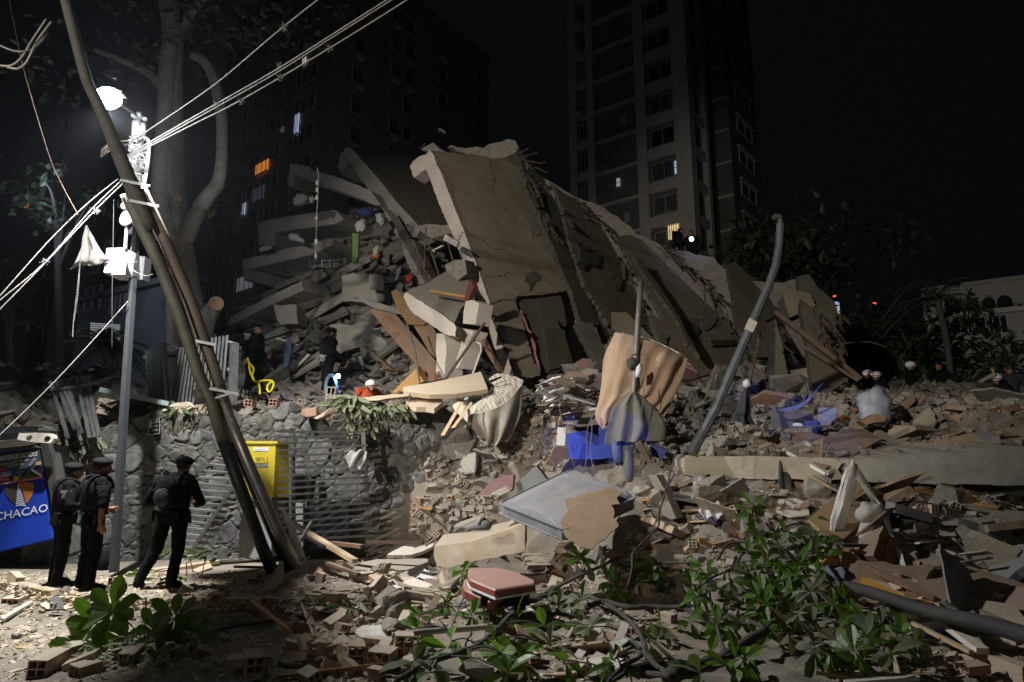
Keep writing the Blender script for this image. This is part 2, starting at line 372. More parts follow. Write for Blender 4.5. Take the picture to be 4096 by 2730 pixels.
# ---------------- stone retaining wall ----------------
WP = [at(130,1900,11.6), at(620,1900,12.3), at(980,1900,12.6), at(1500,1900,12.75), at(2280,1900,13.3)]
WP = [V((p.x, p.y, 0)) for p in WP]
WS = [0]
for a, b in zip(WP[:-1], WP[1:]): WS.append(WS[-1]+(b-a).length)
def wpos(s):
    for i in range(len(WP)-1):
        if s <= WS[i+1] or i == len(WP)-2:
            t = (s-WS[i])/(WS[i+1]-WS[i]); return WP[i].lerp(WP[i+1], t)
def stone_wall():
    Ls = WS[-1]; nu = 620; nv = 190; Ht = 2.95
    s = np.linspace(0, Ls, nu); z = np.linspace(0, 1, nv)
    S, T = np.meshgrid(s, z); topz = np.interp(s, [0, WS[1]*.5, WS[1], WS[2], WS[3], WS[3]+1.0, Ls-.6, Ls], [2.35,2.5,2.62,2.75,2.9,2.8,2.5,1.6])
    topz = topz + .07*np.sin(s*5)+.05*np.sin(s*11+1)
    Z = T*topz[None,:]
    big = []
    tries = 0
    while len(big) < 330 and tries < 30000:
        tries += 1; a, b, r = RS.rand()*Ls, RS.rand()*2.9, RS.uniform(.10,.23)*(1 if tries < 15000 else .6)
        if all(math.hypot((a-c[0])*1.0, (b-c[1])*.8) > (r+c[2])*.80 for c in big): big.append((a, b, r))
    seeds = [(a, b, r*r, RS.uniform(1.0,1.7), RS.uniform(-.5,.5), 1) for a, b, r in big]
    for _ in range(1500):
        seeds.append((RS.rand()*Ls, RS.rand()*3, RS.uniform(0,.0015), .45, 0, 0))
    sd = np.array(seeds); P = np.stack([S.ravel(), Z.ravel()], 1)
    P = P + .004*np.stack([np.sin(P[:,1]*23+P[:,0]*9)+np.sin(P[:,1]*51), np.sin(P[:,0]*21-P[:,1]*13)+np.sin(P[:,0]*47)], 1)
    n = len(P); F1 = np.zeros(n); F2 = np.zeros(n); I1 = np.zeros(n, int)
    ca, sa = np.cos(sd[:,4]), np.sin(sd[:,4])
    for a in range(0, n, 4000):
        q = P[a:a+4000]; dx = q[:,None,0]-sd[None,:,0]; dy = q[:,None,1]-sd[None,:,1]
        bg_ = sd[:,5] > 0; u = np.where(bg_, dx, dx*ca+dy*sa); v = np.where(bg_, dy, -dx*sa+dy*ca)
        asp = np.where(sd[:,5] > 0, sd[:,3], sd[:,3])
        d = (u*np.where(sd[:,5]>0, 1.12, .62))**2+(v*np.where(sd[:,5]>0, .86, 2.3))**2-sd[None,:,2]
        pt = np.argpartition(d, 2, axis=1)[:,:2]; dd = np.take_along_axis(d, pt, 1); o = np.argsort(dd, 1)
        dd = np.take_along_axis(dd, o, 1); pt = np.take_along_axis(pt, o, 1)
        I1[a:a+4000] = pt[:,0]; F1[a:a+4000] = dd[:,0]; F2[a:a+4000] = dd[:,1]
    e = np.clip((F2-F1)/np.where(sd[I1,5] > 0, .012, .005), 0, 1); isb = sd[I1,5]
    hs = RS.uniform(.035,.06,len(sd)); tx = RS.uniform(-.10,.10,len(sd)); ty = RS.uniform(-.10,.10,len(sd))
    h = (hs[I1]+(P[:,0]-sd[I1,0])*tx[I1]+(P[:,1]-sd[I1,1])*ty[I1])*np.sqrt(e)*np.where(isb>0,1,.65)
    h += .005*np.sin(P[:,0]*31+I1)*np.sin(P[:,1]*27+I1*2)*e
    h[(h < 0)] = 0
    g = RS.uniform(.55,1.15,len(sd)); hue = RS.rand(len(sd)); col = np.ones((n,4))
    base = np.stack([g*np.where(hue>.92,.95,1), g*np.where(hue>.92,.88,.99), g*np.where(hue>.92,1.0,np.where(hue<.2,.86,.96))], 1)[I1]
    mo = np.clip(e*2.2, 0, 1)[:,None]; col[:,:3] = base*mo+np.array([.40,.36,.31])*(1-mo)
    vs = []; su = S.ravel(); zu = Z.ravel()
    cen = [wpos(x) for x in s]; nr = []
    for i in range(nu):
        t = (cen[min(i+6,nu-1)]-cen[max(i-6,0)]).normalized(); nr.append(V((t.y,-t.x,0)))
    C = np.array([tuple(c) for c in cen]); NN = np.array([tuple(c) for c in nr])
    jj = np.tile(np.arange(nu), nv)
    V3 = C[jj]+NN[jj]*h[:,None]; V3[:,2] = zu
    # back and top
    bk = C-NN*.42; tb = np.stack([bk[:,0],bk[:,1],topz-.04],1); bb = np.stack([bk[:,0],bk[:,1],0*topz],1)
    idx = np.arange(nu*nv).reshape(nv, nu); f = np.stack([idx[:-1,:-1], idx[:-1,1:], idx[1:,1:], idx[1:,:-1]], -1).reshape(-1,4).tolist()
    K = nu*nv
    for i in range(nu-1):
        f.append([(nv-1)*nu+i, (nv-1)*nu+i+1, K+i+1, K+i]); f.append([K+i, K+i+1, K+nu+i+1, K+nu+i])
    me = bpy.data.meshes.new('stone_wall'); allv = np.concatenate([V3, tb, bb]); me.from_pydata((allv-np.array([WP[2].x, WP[2].y, 0])).tolist(), [], f)
    at_ = me.color_attributes.new('scol', 'FLOAT_COLOR', 'POINT'); cc = np.ones((len(allv),4)); cc[:n] = col; cc[n:,:3] = .5
    at_.data.foreach_set('color', cc.ravel())
    me.materials.append(M('rubble_stone', (.155,.155,.15), (.075,.075,.073), 5, rough=.8, bump=.8, bs=20, attr='scol', rnd=0, dust=.2))
    me.polygons.foreach_set('use_smooth', [True]*len(f))
    o = bpy.data.objects.new('stone_wall', me); COL.objects.link(o); o.location = (WP[2].x, WP[2].y, 0)
    tag(o, 'grey rubble stone retaining wall behind the pavement, broken down at its right end', 'wall')
stone_wall()
def wallat(px_, py_, off=.15):
    """point on the wall's face seen at a photo pixel, set off towards the street"""
    best = None
    for i in range(len(WP)-1):
        a, b = WP[i], WP[i+1]; t = (b-a).normalized(); n = V((t.y,-t.x,0)); r = ray(px_, py_); o = V((0,0,CH))
        k = (a+n*off-o).dot(n)/r.dot(n); p = o+r*k; q = (p-a).dot(t)
        if -.3 <= q <= (b-a).length+.3 or best is None: best = p
        if q <= (b-a).length: break
    return best
# ---------------- background buildings ----------------
def frame_axes(px0, d, vpx):
    """corner column at pixel x, running towards a vanishing point x on the horizon"""
    p = at(px0, 1896, d); p.z = 0; di = V(((vpx-2048)/F*1.0, 1/math.cos(PITCH)*1.0, 0)).normalized()
    return p, di
def facade_len(p, di, pxe):
    r = ray(pxe, 1896); k = r.x/r.y; return (k*p.y-p.x)/(di.x-k*di.y)
def window(root, p, di, s, z, w, h, out, fmat=winf, pane=glass, mull=1, nm='window', depth=.12, bars=0):
    c = p+di*s+V((0,0,z)); up = V((0,0,1)); t = .06
    m = MB(); 
    for a, b in (((0,0),(w,0)), ((0,h),(w,h)), ((0,0),(0,h)), ((w,0),(w,h))):
        m.bar(c+di*a[0]+up*a[1]+out*.05, c+di*b[0]+up*b[1]+out*.05, t, .1, up=out)
    for k in range(mull):
        q = w*(k+1)/(mull+1); m.bar(c+di*q+out*.06, c+di*q+up*h+out*.06, t, .06, up=out)
    for k in range(bars):
        q = w*(k+.5)/bars; m.bar(c+di*q+out*.18, c+di*q+up*h+out*.18, .025, .025, up=out)
    fr = m.build(nm, fmat, root)
    g = MB(); q0 = c+out*.012; g.prism([q0, q0+di*w, q0+di*w+up*h, q0+up*h], out*.03); g.build('pane', pane, fr); return fr
def ac_unit(root, p, di, s, z, out):
    m = MB(); R = Matrix((di, out, V((0,0,1)))).transposed(); m.box(p+di*s+V((0,0,z))+out*.3, (.7,.45,.45), R); m.box(p+di*s+V((0,0,z))+out*.53, (.5,.03,.35), R); m.build('air_conditioner', winf, root)
def apartments():
    p, dl = frame_axes(1234, 52, -1250); _, dr = frame_axes(1234, 52, 4007)
    outl = V((dl.y,-dl.x,0)); outl = outl if outl.y < 0 else -outl; outr = V((dr.y,-dr.x,0)); outr = outr if outr.y < 0 else -outr
    if outl.dot(dr) > 0: outl = -outl
    if outr.dot(dl) > 0: outr = -outr
    Ll = facade_len(p, dl, 760); Lr = facade_len(p, dr, 1943); Hh = 47.2
    root = empty('apartment_building', p, 'dark brick apartment block behind the tree and the cables, with one orange lit window', 'building')
    m = MB(); m.prism([p, p+dr*Lr, p+dr*Lr+dl*Ll, p+dl*Ll], (0,0,Hh)); m.build('wall', bbrick, root)
    m = MB()
    for a, b in ((p, p+dr*Lr), (p, p+dl*Ll)): m.bar(a+V((0,0,Hh+.3)), b+V((0,0,Hh+.3)), .5, .6)
    m.build('parapet', bbrick, root)
    amber = M('amber_curtain', (.3,.1,.02), emit=(1,.35,.06), es=.42); cw = M('blue_white_lit_blind', (.3,.3,.3), emit=(.55,.68,1), es=.55); dimw = M('dim_white_blind', (.3,.3,.3), emit=(.7,.75,.9), es=.10)
    warm = M('white_lit_curtain', (.3,.3,.3), emit=(1,.95,.9), es=.6)
    rnd = random.Random(3); sp = 2.85; nfl = 16
    cl = sorted([facade_len(p, dl, q) for q in (1172, 1110, 1030, 955, 880, 820)])
    for f in range(1, nfl):
        for k, s in enumerate(cl):
            z = f*sp+.9; w = (2.2,.9,2.0,2.4,1.0,2.2)[k]; h = 1.5 if w > 1 else 2.0
            pane = glass
            window(root, p, dl, s, z, w, h, outl, pane=pane, mull=1 if w > 1 else 0, bars=8 if rnd.random() < .2 else 0)
        for q, w in ((1330,1.2),(1500,1.3),(1562,1.3),(1715,1.3),(1880,1.2)):
            s = facade_len(p, dr, q); window(root, p, dr, s, f*sp+.9, w, 1.7, outr, mull=0, bars=6 if rnd.random() < .15 else 0)
            if rnd.random() < .45: ac_unit(root, p, dr, s+.6, f*sp+.5, outr)
    # lit windows where the photograph shows them
    def litw(pxl, pxr, pyt, pyb, di, out, mt, nm='lit_window'):
        s0, s1 = facade_len(p, di, pxl), facade_len(p, di, pxr); q = p+di*((s0+s1)/2); pxm = (pxl+pxr)/2
        z1 = at(pxm, pyt, q.y).z; z0 = at(pxm, pyb, q.y).z; w = abs(s1-s0); c = p+di*min(s0,s1)+V((0,0,z0))+out*.13
        m = MB(); m.prism([c, c+di*w, c+di*w+V((0,0,z1-z0)), c+V((0,0,z1-z0))], out*.05); f = m.build(nm, mt, root)
        m = MB(); m.bar(c+out*.07, c+di*w+out*.07, .09, .09); m.bar(c+out*.07+V((0,0,z1-z0)), c+di*w+out*.07+V((0,0,z1-z0)), .09, .09)
        for k in range(3): m.bar(c+di*w*(k+.5)/3+out*.07, c+di*w*(k+.5)/3+V((0,0,z1-z0))+out*.07, .05, .05)
        m.build('frame', bbrick, f)
    litw(936, 990, 650, 696, dl, outl, amber); litw(1092, 1111, 460, 540, dl, outl, cw); litw(1108, 1124, 235, 262, dl, outl, warm)
    litw(890, 903, 815, 865, dl, outl, cw); litw(1030,1045,512,537, dl, outl, dimw); litw(895,958,1105,1165, dl, outl, M('dim_white_blind', (0,0,0)))
    litw(930,980,750,810, dl, outl, M('faint_window', (.3,.3,.3), emit=(.5,.6,.9), es=.035)); litw(1722,1748,520,535, dr, outr, dimw)
apartments()
def tower():
    p, dl = frame_axes(2835, 50, -1600); _, dr = frame_axes(2835, 50, 4335)
    ol = V((-dl.y, dl.x, 0)); ol = ol if ol.dot(dr) < 0 else -ol; orr = V((-dr.y, dr.x, 0)); orr = orr if orr.dot(dl) < 0 else -orr
    up = V((0,0,1)); Hh = 60
    root = empty('apartment_tower', p, 'tall concrete and brick apartment tower rising above the collapsed slabs, one curtained window lit', 'building')
    L = facade_len(p, dl, 2300); LB = 2.2
    m = MB(); c = p-ol*.45-orr*.45; Lr = 4.6
    m.prism([c+orr*.45*0, c+dl*(L-.5), c+dl*(L-.5)+dr*9, c+dr*9], up*Hh); m.build('brick_core', tbrick, root)
    m = MB(); s1 = facade_len(p, dl, 2640); s2 = facade_len(p, dl, 2410)
    for s, w in ((.0,1.3), (s1,.9), (s2,.7), (L-.8,.8)):
        q = p+dl*s; m.prism([q, q+dl*w, q+dl*w-ol*.6, q-ol*.6], up*Hh)
    m.prism([p+dr*.0-orr*.004, p+dr*1.0-orr*.004, p+dr*1.0-orr*.6, p-orr*.6], up*Hh)
    sr = facade_len(p, dr, 2905); q = p+dr*sr; m.prism([q, q+dr*.6, q+dr*.6-orr*.6, q-orr*.6], up*Hh)
    m.build('column', tconc, root)
    sp = 2.95; rnd = random.Random(5)
    for f in range(0, 20):
        z = f*sp+.35; m = MB()
        for a, b, hh in ((1.31, s1-.01, .95), (s1+.91, s2-.01, .28), (s2+.71, L-.81, .8)):
            q = p+dl*a-ol*.1+up*z; ll = b-a; m.prism([q, q+dl*ll, q+dl*ll-ol*.4, q-ol*.4], up*hh)
        q = p+dr*1.01-orr*.1+up*z; ll = sr-1.02; m.prism([q, q+dr*ll, q+dr*ll-orr*.4, q-orr*.4], up*.75)
        m.build('floor_band', tconc, root)
        pb = p-ol*.45
        if f > 2:
            window(root, pb, dl, 1.5, z+1.15, s1-1.75, 1.45, ol, pane=glass, mull=1, fmat=winf if rnd.random() < .4 else tconc, bars=14 if rnd.random() < .25 else 0)
            window(root, pb, dl, s2+.85, z+1.0, L-.95-s2-.8, 1.5, ol, pane=glass, mull=1, fmat=winf if rnd.random() < .5 else tconc, bars=10 if rnd.random() < .4 else 0)
            if rnd.random() < .5: ac_unit(root, p, dl, s2+1.2, z+.2, ol)
        if 6 < f < 13 and f % 3 == 1:
            m = MB(); m.box(pb+dl*(s1+(s2-s1)*.45)+up*(z+1.6)+ol*.03, (.5,.06,.9), Matrix((dl, ol, up)).transposed()); m.build('vent_louvre', winf, root)
    # side wing that steps back
    sw = facade_len(p, dr, 2935); q = p+dr*(sw+.3)
    d2 = -dl; m = MB(); e = q+d2*.02; L2 = facade_len(e, d2, 3010); L3 = facade_len(e+d2*L2, dr, 3130); m.prism([e+d2*0, e+d2*L2, e+d2*L2+dr*L3, e+dr*L3], up*Hh*.97); m.build('side_wing', tbrick, root)
    for f in range(0, 19):
        m = MB(); z = f*sp+.5; e2 = e+up*z; m.prism([e2-dr*.003, e2+d2*L2-dr*.003, e2+d2*L2-dr*.12, e2-dr*.12], up*.2)
        m.build('wing_band', tconc, root)
    for f in range(4, 18):
        z = f*sp+1.2; window(root, e+d2*L2, dr, L3*.25, z, L3*.5, 1.2, -orr if orr.dot(d2) < 0 else orr, mull=1, fmat=winf if f % 2 else tconc)
        m = MB(); c2 = e+d2*(L2+.05)+dr*L3*.2+up*(z+1.35); m.bar(c2, c2+dr*L3*.6, .5, .12); m.build('sunshade', tconc, root)
    def litw(pxl, pxr, pyt, pyb, mt, nm='lit_window', di=dl, out=ol, curt=0):
        s0, s1_ = facade_len(p, di, pxl), facade_len(p, di, pxr); q = p+di*((s0+s1_)/2)-out*.40
        pm = (pxl+pxr)/2; z1 = at(pm, pyt, q.y).z; z0 = at(pm, pyb, q.y).z; w = abs(s1_-s0); c = p+di*min(s0,s1_)+up*z0-out*.36
        m = MB(); m.prism([c, c+di*w, c+di*w+up*(z1-z0), c+up*(z1-z0)], out*.04); f = m.build(nm, mt, root)
        if curt:
            m = MB(); rr = random.Random(2)
            for k in range(11):
                a = c+di*w*(k+rr.uniform(.1,.3))/11+out*.05; m.prism([a, a+di*w*rr.uniform(.02,.05), a+di*w*.04+up*(z1-z0), a+up*(z1-z0)], out*.05)
            m.build('curtain', M('lit_gold_curtain', (.3,.2,.05), emit=(.75,.45,.14), es=.35), f)
        else:
            m = MB(); m.bar(c+out*.05, c+di*w+out*.05, .07, .07); m.bar(c+up*(z1-z0)*.5+out*.05, c+di*w+up*(z1-z0)*.5+out*.05, .05, .05); m.build('frame', tconc, f)
    litw(2710, 2825, 895, 950, M('warm_lit_room', (.3,.3,.3), emit=(1,.82,.5), es=.85), curt=1)
    litw(2749, 2764, 645, 700, M('blue_white_lit_blind', (0,0,0))); litw(2494, 2509, 715, 750, M('green_white_blind', (.3,.3,.3), emit=(.7,.85,.8), es=.3))
    litw(2600,2607,660,690, M('faint_window', (0,0,0)))
tower()
def block(name, corner_px, d, vpl, vpr, pxl, pxr, htop_py, mat, label, rows, cols, wsz, fm=winf, z0=3.2, sp=3.0, pane=glass):
    p, dl = frame_axes(corner_px, d, vpl); _, dr = frame_axes(corner_px, d, vpr)
    ol = V((-dl.y, dl.x, 0)); ol = ol if ol.dot(dr) < 0 else -ol; orr = V((-dr.y, dr.x, 0)); orr = orr if orr.dot(dl) < 0 else -orr
    Ll, Lr = facade_len(p, dl, pxl), facade_len(p, dr, pxr); Hh = at(corner_px, htop_py, d).z
    root = empty(name, p, label, 'building')
    m = MB(); m.prism([p, p+dr*Lr, p+dr*Lr+dl*Ll, p+dl*Ll], (0,0,Hh)); m.build('wall', mat, root)
    m = MB(); m.bar(p+V((0,0,Hh+.12)), p+dl*Ll+V((0,0,Hh+.12)), .4, .24); m.bar(p+V((0,0,Hh+.12)), p+dr*Lr+V((0,0,Hh+.12)), .4, .24); m.build('roof_edge', mat, root)
    for r in range(rows):
        for c in range(cols): window(root, p, dl, Ll*(c+.25)/cols, z0+r*sp, wsz[0], wsz[1], ol, fmat=fm, pane=pane, mull=1)
    return root, p, dl, dr, ol, orr, Ll, Lr, Hh
bl = block('low_apartment_building', 655, 24, -2600, 5200, 232, 760, 1120, bgrey, 'blue grey rendered building behind the kite string and street lamp post', 0, 4, (1.5,1.6))
root, p, dl, dr, ol, orr, Ll, Lr, Hh = bl
bwin = M('blue_window_glass', (.16,.19,.26), (.13,.15,.2), 3, rough=.25, bump=0)
for (a, b, t, bo) in ((232,322,1155,1245),(372,428,1178,1255),(240,300,1045,1098),(440,478,870,935),(520,560,900,960),(240,290,800,850),(380,440,990,1040)):
    s0, s1 = facade_len(p, dl, a), facade_len(p, dl, b); q = p+dl*((s0+s1)/2); z0 = at((a+b)/2, bo, q.y).z; z1 = at((a+b)/2, t, q.y).z
    window(root, p, dl, min(s0,s1), z0, abs(s1-s0), z1-z0, ol, pane=bwin, mull=2)
m = MB()
for k in range(8):
    a = at(362, 1294+k*8, 20); b = at(480, 1302+k*8, 20.6); m.bar(a, b, .03, .035)
rl = m.build('balcony_rail', M('glowing_white_rail', (.7,.7,.72), emit=(.75,.82,.95), es=.22), root)  # rail glows slightly, standing in for light falling on it
m = MB(); c = at(350,1330,20.6); m.box(at(420,1345,20.9), (1.4,.3,.1)); m.build('balcony', bgrey, root)
root2 = block('pale_tower_block', 118, 60, -3000, 4200, 40, 240, 740, M('pale_facade', (.30,.28,.27), (.25,.24,.23), 1, bump=.1), 'faint pale high-rise far left beyond the dark trees', 10, 1, (1.4,1.3), z0=10)
m = MB(); q = at(101,822,59.3); m.box(q, (.5,.2,.4)); m.build('lit_window', M('red_orange_window', (.3,.1,.1), emit=(1,.25,.05), es=.5), root2[0])
b3 = block('arcaded_building', 4250, 42, -2100, 6200, 3770, 4300, 1113, M('pale_plaster_facade', (.36,.34,.31), (.30,.29,.27), .5, bump=.2), 'pale building with a row of arched openings at the far right', 0, 0, (1,1))
root, p, dl, dr, ol, orr, Ll, Lr, Hh = b3
if ol.y > 0: ol = -ol
vd = M('dark_void', (.01,.01,.011), (.006,.006,.007), 3, bump=0)
for a, b, t, bo in ((3888,3943,1207,1265),(3950,4008,1197,1262),(4018,4078,1190,1255),(4082,4150,1183,1250)):
    s0, s1 = facade_len(p, dl, a), facade_len(p, dl, b); q = p+dl*((s0+s1)/2); z0 = at((a+b)/2, bo, q.y).z; z1 = at((a+b)/2, t, q.y).z
    w_ = abs(s1-s0); c = p+dl*min(s0,s1)+ol*.03; pts = [c+V((0,0,z0)), c+dl*w_+V((0,0,z0))]
    for k in range(9):
        an = math.pi*k/8; pts.append(c+dl*(w_/2+w_/2*math.cos(an))+V((0,0,z1-.5+.5*math.sin(an))))
    m = MB(); m.prism(pts, ol*.05); m.build('arch_opening', vd, root)
for a in range(3965, 4140, 30):
    s0 = facade_len(p, dl, a); q = p+dl*s0; z0 = at(a, 1332, q.y).z; window(root, p, dl, s0, z0, 1.0, 1.2, ol, mull=0, pane=glass)
m = MB(); s0 = facade_len(p, dl, 3850); zl = at(3900, 1272, (p+dl*s0).y).z; m.bar(p+V((0,0,zl))+ol*.3, p+dl*Ll+V((0,0,zl))+ol*.3, .5, .3); m.build('ledge', tconc, root)
b4 = block('gabled_house', 3345, 40, 2200, 4600, 3310, 3435, 1208, M('cream_facade', (.42,.39,.33), (.36,.33,.28), .5, bump=.2), 'small cream building showing just behind the right end of the collapse', 0, 0, (1,1))
root, p, dl, dr, ol, orr, Ll, Lr, Hh = b4
m = MB(); m.box(at(3342,1225,39.0), (.28,.1,.5)); m.box(at(3350,1235,39.0)+V((.05,0,0)), (.1,.12,.7)); m.build('lit_window', M('blue_white_lit_blind', (0,0,0)), root)
for q, nm in ((( 3337,1184), 'left'), ((3498,1214), 'right')):
    m = MB(); c = at(q[0], q[1], 55); m.tube([V((c.x,c.y,4)), c], .08, 5); rt = m.build('antenna_mast', dsteel, None, 'thin mast with a red warning light, %s of the two' % ('nearer the collapse' if nm == 'left' else 'further out over the dark trees'), 'mast', 'masts with red warning lights')
    m = MB(); m.smooth = True; m.ball(c, .13, n=8, m=6); m.build('warning_light', M('red_warning_glow', (.3,0,0), emit=(1,.1,.04), es=3), rt)
# ---------------- trees ----------------
def leaf_geo(m, p, d, up, L, Wd, curl=.18, fold=.25):
    d = d.normalized(); s = d.cross(up)
    if s.length < .01: s = d.cross(V((1,0,0)))
    s.normalize(); u = s.cross(d)
    prof = [(0,.04),(.2,.45),(.45,.9),(.7,1),(.88,.68),(1,.0)]
    vs = []
    for t, w_ in prof:
        c = p+d*L*t-u*curl*L*t*t; ww = Wd*.5*w_
        vs += [c-s*ww+u*fold*ww, c, c+s*ww+u*fold*ww]
    fs = []
    for i in range(5):
        a = i*3; fs += [(a,a+1,a+4,a+3),(a+1,a+2,a+5,a+4)]
    m.add(vs, fs)
def crown(root, c, R, n, mat, seed, L=.28, name='crown'):
    rr = random.Random(seed); m = MB()
    cl = [V((rr.gauss(0,.5),rr.gauss(0,.5),rr.gauss(0,.45))) for _ in range(14)]
    for _ in range(n):
        k = rr.choice(cl); q = V(c)+V(((k.x+rr.gauss(0,.22))*R[0], (k.y+rr.gauss(0,.22))*R[1], (k.z+rr.gauss(0,.22))*R[2]))
        leaf_geo(m, q, V((rr.gauss(0,1),rr.gauss(0,1),rr.gauss(-.3,.6))), V((rr.gauss(0,.4),rr.gauss(0,.4),1)), L*rr.uniform(.7,1.3), L*.5)
    return m.build(name, mat, root)
def tree(base, top, R, n, seed, label, mat=leafm, r=.2, L=.3, cat='tree', name='tree'):
    root = empty(name, base, label, cat, None); m = MB(); m.smooth = True; rr = random.Random(seed)
    top = V(top); m.tube(spline([base, V(base).lerp(top,.4)+V((rr.uniform(-.3,.3),0,0)), top], 5), [r*(1-.06*i) for i in range(11)], 8)
    for k in range(7):
        e = top+V((rr.gauss(0,.5)*R[0], rr.gauss(0,.5)*R[1], rr.gauss(.1,.4)*R[2])); s = V(base).lerp(top, rr.uniform(.6,1)); m.tube(spline([s, s.lerp(e,.5)+V((0,0,.3)), e], 4), [r*.4*(1-.1*i) for i in range(9)], 6)
    m.build('trunk', bark if r > .25 else barkd, root); crown(root, top, R, n, mat, seed, L); return root
def gpt(pxx, d): p = at(pxx, 1896, d); p.z = float(H(p.x, p.y)); return p
lf2 = M('night_leaf', (.05,.07,.035), (.035,.05,.03), 9, rough=.5, bump=.2, trans=.15)
tree(gpt(3180,34), at(3190,1040,34), (3.2,3,3.0), 1800, 11, 'dark tree behind the bent pole beside the tower', lf2, L=.5)
tree(gpt(3500,30), at(3470,1380,30), (4,3,2.6), 1600, 12, 'dark bushy tree beyond the right end of the rubble', lf2, L=.45)
tree(gpt(3640,27), at(3650,1430,27), (2.4,2,2.2), 1100, 13, 'low dark tree behind the white helmeted rescuers', lf2, L=.4)
tree(gpt(4020,24), at(4060,1540,24), (1.5,1.3,.9), 500, 15, 'dark tree in front of the arcaded building at the right edge', lf2, L=.35)
tree(gpt(30,26), at(20,1180,26), (2.2,2,1.6), 320, 16, 'dark tree mass at the left edge under the cables', lf2, L=.4)
tree(gpt(200,22), at(225,800,22), (1.6,1.4,.9), 260, 17, 'dark leafy tree behind the white kite', lf2, L=.35)
def palm(base, hgt, n, seed, label, fan=False, R=1.6):
    rr = random.Random(seed); root = empty('palm_tree', base, label, 'palm'); m = MB(); m.smooth = True; top = V(base)+V((rr.uniform(-.2,.2),0,hgt))
    m.tube(spline([base, V(base).lerp(top,.5)+V((.1,0,0)), top], 5), .11, 8); m.build('trunk', barkd, root); m = MB()
    for k in range(n):
        a = rr.uniform(0, 6.28); el = rr.uniform(-.2,1.2); d = V((math.cos(a)*math.cos(el), math.sin(a)*math.cos(el), math.sin(el)))
        ax = [top+d*R*t-V((0,0,.9*R*t*t*.6)) for t in [i/8 for i in range(9)]]; sd = d.cross(V((0,0,1))).normalized()
        for i in range(1, 9):
            tt = (ax[i]-ax[i-1]).normalized()
            for sg in (-1, 1):
                for q in (0, .5):
                    pp = ax[i-1].lerp(ax[i], q); e = pp+(sd*sg*.8+tt*.6-V((0,0,.35)))*R*.28*(1.1-i*.07)
                    m.add([pp-tt*.025, pp+tt*.025, e], [(0,1,2)])
        m.tube(ax, .015, 4)
    m.build('fronds', lf2, root)
palm(gpt(3850,24), 3.4, 22, 1, 'slender palm in front of the arcaded building', R=1.9)
palm(gpt(3420,33), 4.9, 20, 2, 'palm rising beside the small cream building', R=2.0)
palm(at(330,1690,15.5), .9, 22, 3, 'low palm behind the tilted fence bars', R=1.2)
palm(at(420,1560,17), 1.1, 24, 4, 'low palm in front of the blue grey building', R=1.2)
palm(at(60,1700,14), .8, 20, 5, 'low palm at the left edge above the kiosk roof', R=1.3)
# big tree with cut stumps
T0 = empty('street_tree', at(770,1600,15.2), 'large grey forked tree with sawn-off stumps behind the leaning poles', 'tree')
m = MB(); m.smooth = True
def tr(pts, d, rs, n=14, cuts=None, mm=None):
    P = spline([at(a, b, d+(c[0] if c else 0)) for a, b, *c in pts], 6)
    ks = [rs[min(int(i/6), len(rs)-1)]+(rs[min(int(i/6)+1, len(rs)-1)]-rs[min(int(i/6), len(rs)-1)])*((i % 6)/6) for i in range(len(P))]
    (mm or m).tube(P, ks, n); return P
tr([(790,1700),(780,1450),(768,1330),(757,1230),(743,1100),(728,1000),(712,900),(700,800),(692,700),(690,500),(688,300),(690,120),(672,0),(660,-120)], 15.2,
   [.55,.44,.38,.32,.27,.26,.25,.26,.27,.25,.24,.25,.24,.22], 16)
tr([(722,1420),(712,1300),(705,1200),(702,1120),(694,1030),(672,930),(655,840),(640,740),(650,600),(662,450),(668,300),(680,180)], 15.0,
   [.30,.26,.24,.22,.20,.22,.22,.20,.19,.19,.2,.2], 12)
tr([(740,960),(775,880),(820,800),(868,740),(885,660),(888,560),(885,460),(868,370),(845,290),(810,240),(768,222)], 15.1, [.2,.19,.17,.16,.14,.13,.13,.13,.12,.12,.10], 12)
tr([(780,1420),(805,1330),(830,1270),(858,1225)], 14.9, [.34,.27,.2,.17], 12)
tr([(800,1300),(775,1225),(748,1192)], 14.8, [.16,.12,.10], 10)
tr([(690,420),(600,300),(480,240),(380,200)], 15.5, [.14,.1,.07,.05], 8)
tr([(700,160),(760,60),(840,-40)], 15.3, [.16,.12,.1], 8)
m.build('trunk', bark, T0)
for a, b, d, r in ((864,1216,14.78,.165),(706,1082,14.72,.15),(744,1187,14.72,.09),(712,795,14.85,.09)):
    m = MB(); m.smooth = False; c = at(a, b, d); n_ = (V((0,0,CH))-c).normalized()*.4+V((.25,-.3,.15)) if a == 864 else (V((0,0,CH))-c).normalized()
    n_.normalize(); m.tube([c-n_*.12, c+n_*.03], r, 14); m.build('cut_stump', cut, T0)
crown(T0, at(560,60,15.5), (3.2,2,1.6), 500, lf2, 31, .26, 'crown'); crown(T0, at(930,60,16), (2.6,2,1.2), 200, lf2, 32, .26, 'crown')
m = MB(); rr = random.Random(3)
for k in range(10): leaf_geo(m, at(840+rr.uniform(-18,18), 838+rr.uniform(-14,14), 14.6), V((rr.gauss(0,1),rr.gauss(0,1),rr.gauss(0,1))), V((0,0,1)), .16, .1)
m.build('leaf_tuft', leafm, T0)
# ---------------- collapsed building ----------------
CB = empty('collapsed_building', at(2150,1600,17), 'collapsed concrete apartment building of steeply tilted floor slabs above the stone wall', 'building')
SIDE = M('shaded_torn_edge', (.10,.092,.08), (.06,.055,.047), 9, bump=1, bs=20)  # torn edges, colour darkened so the lamp-lit sides read as shade
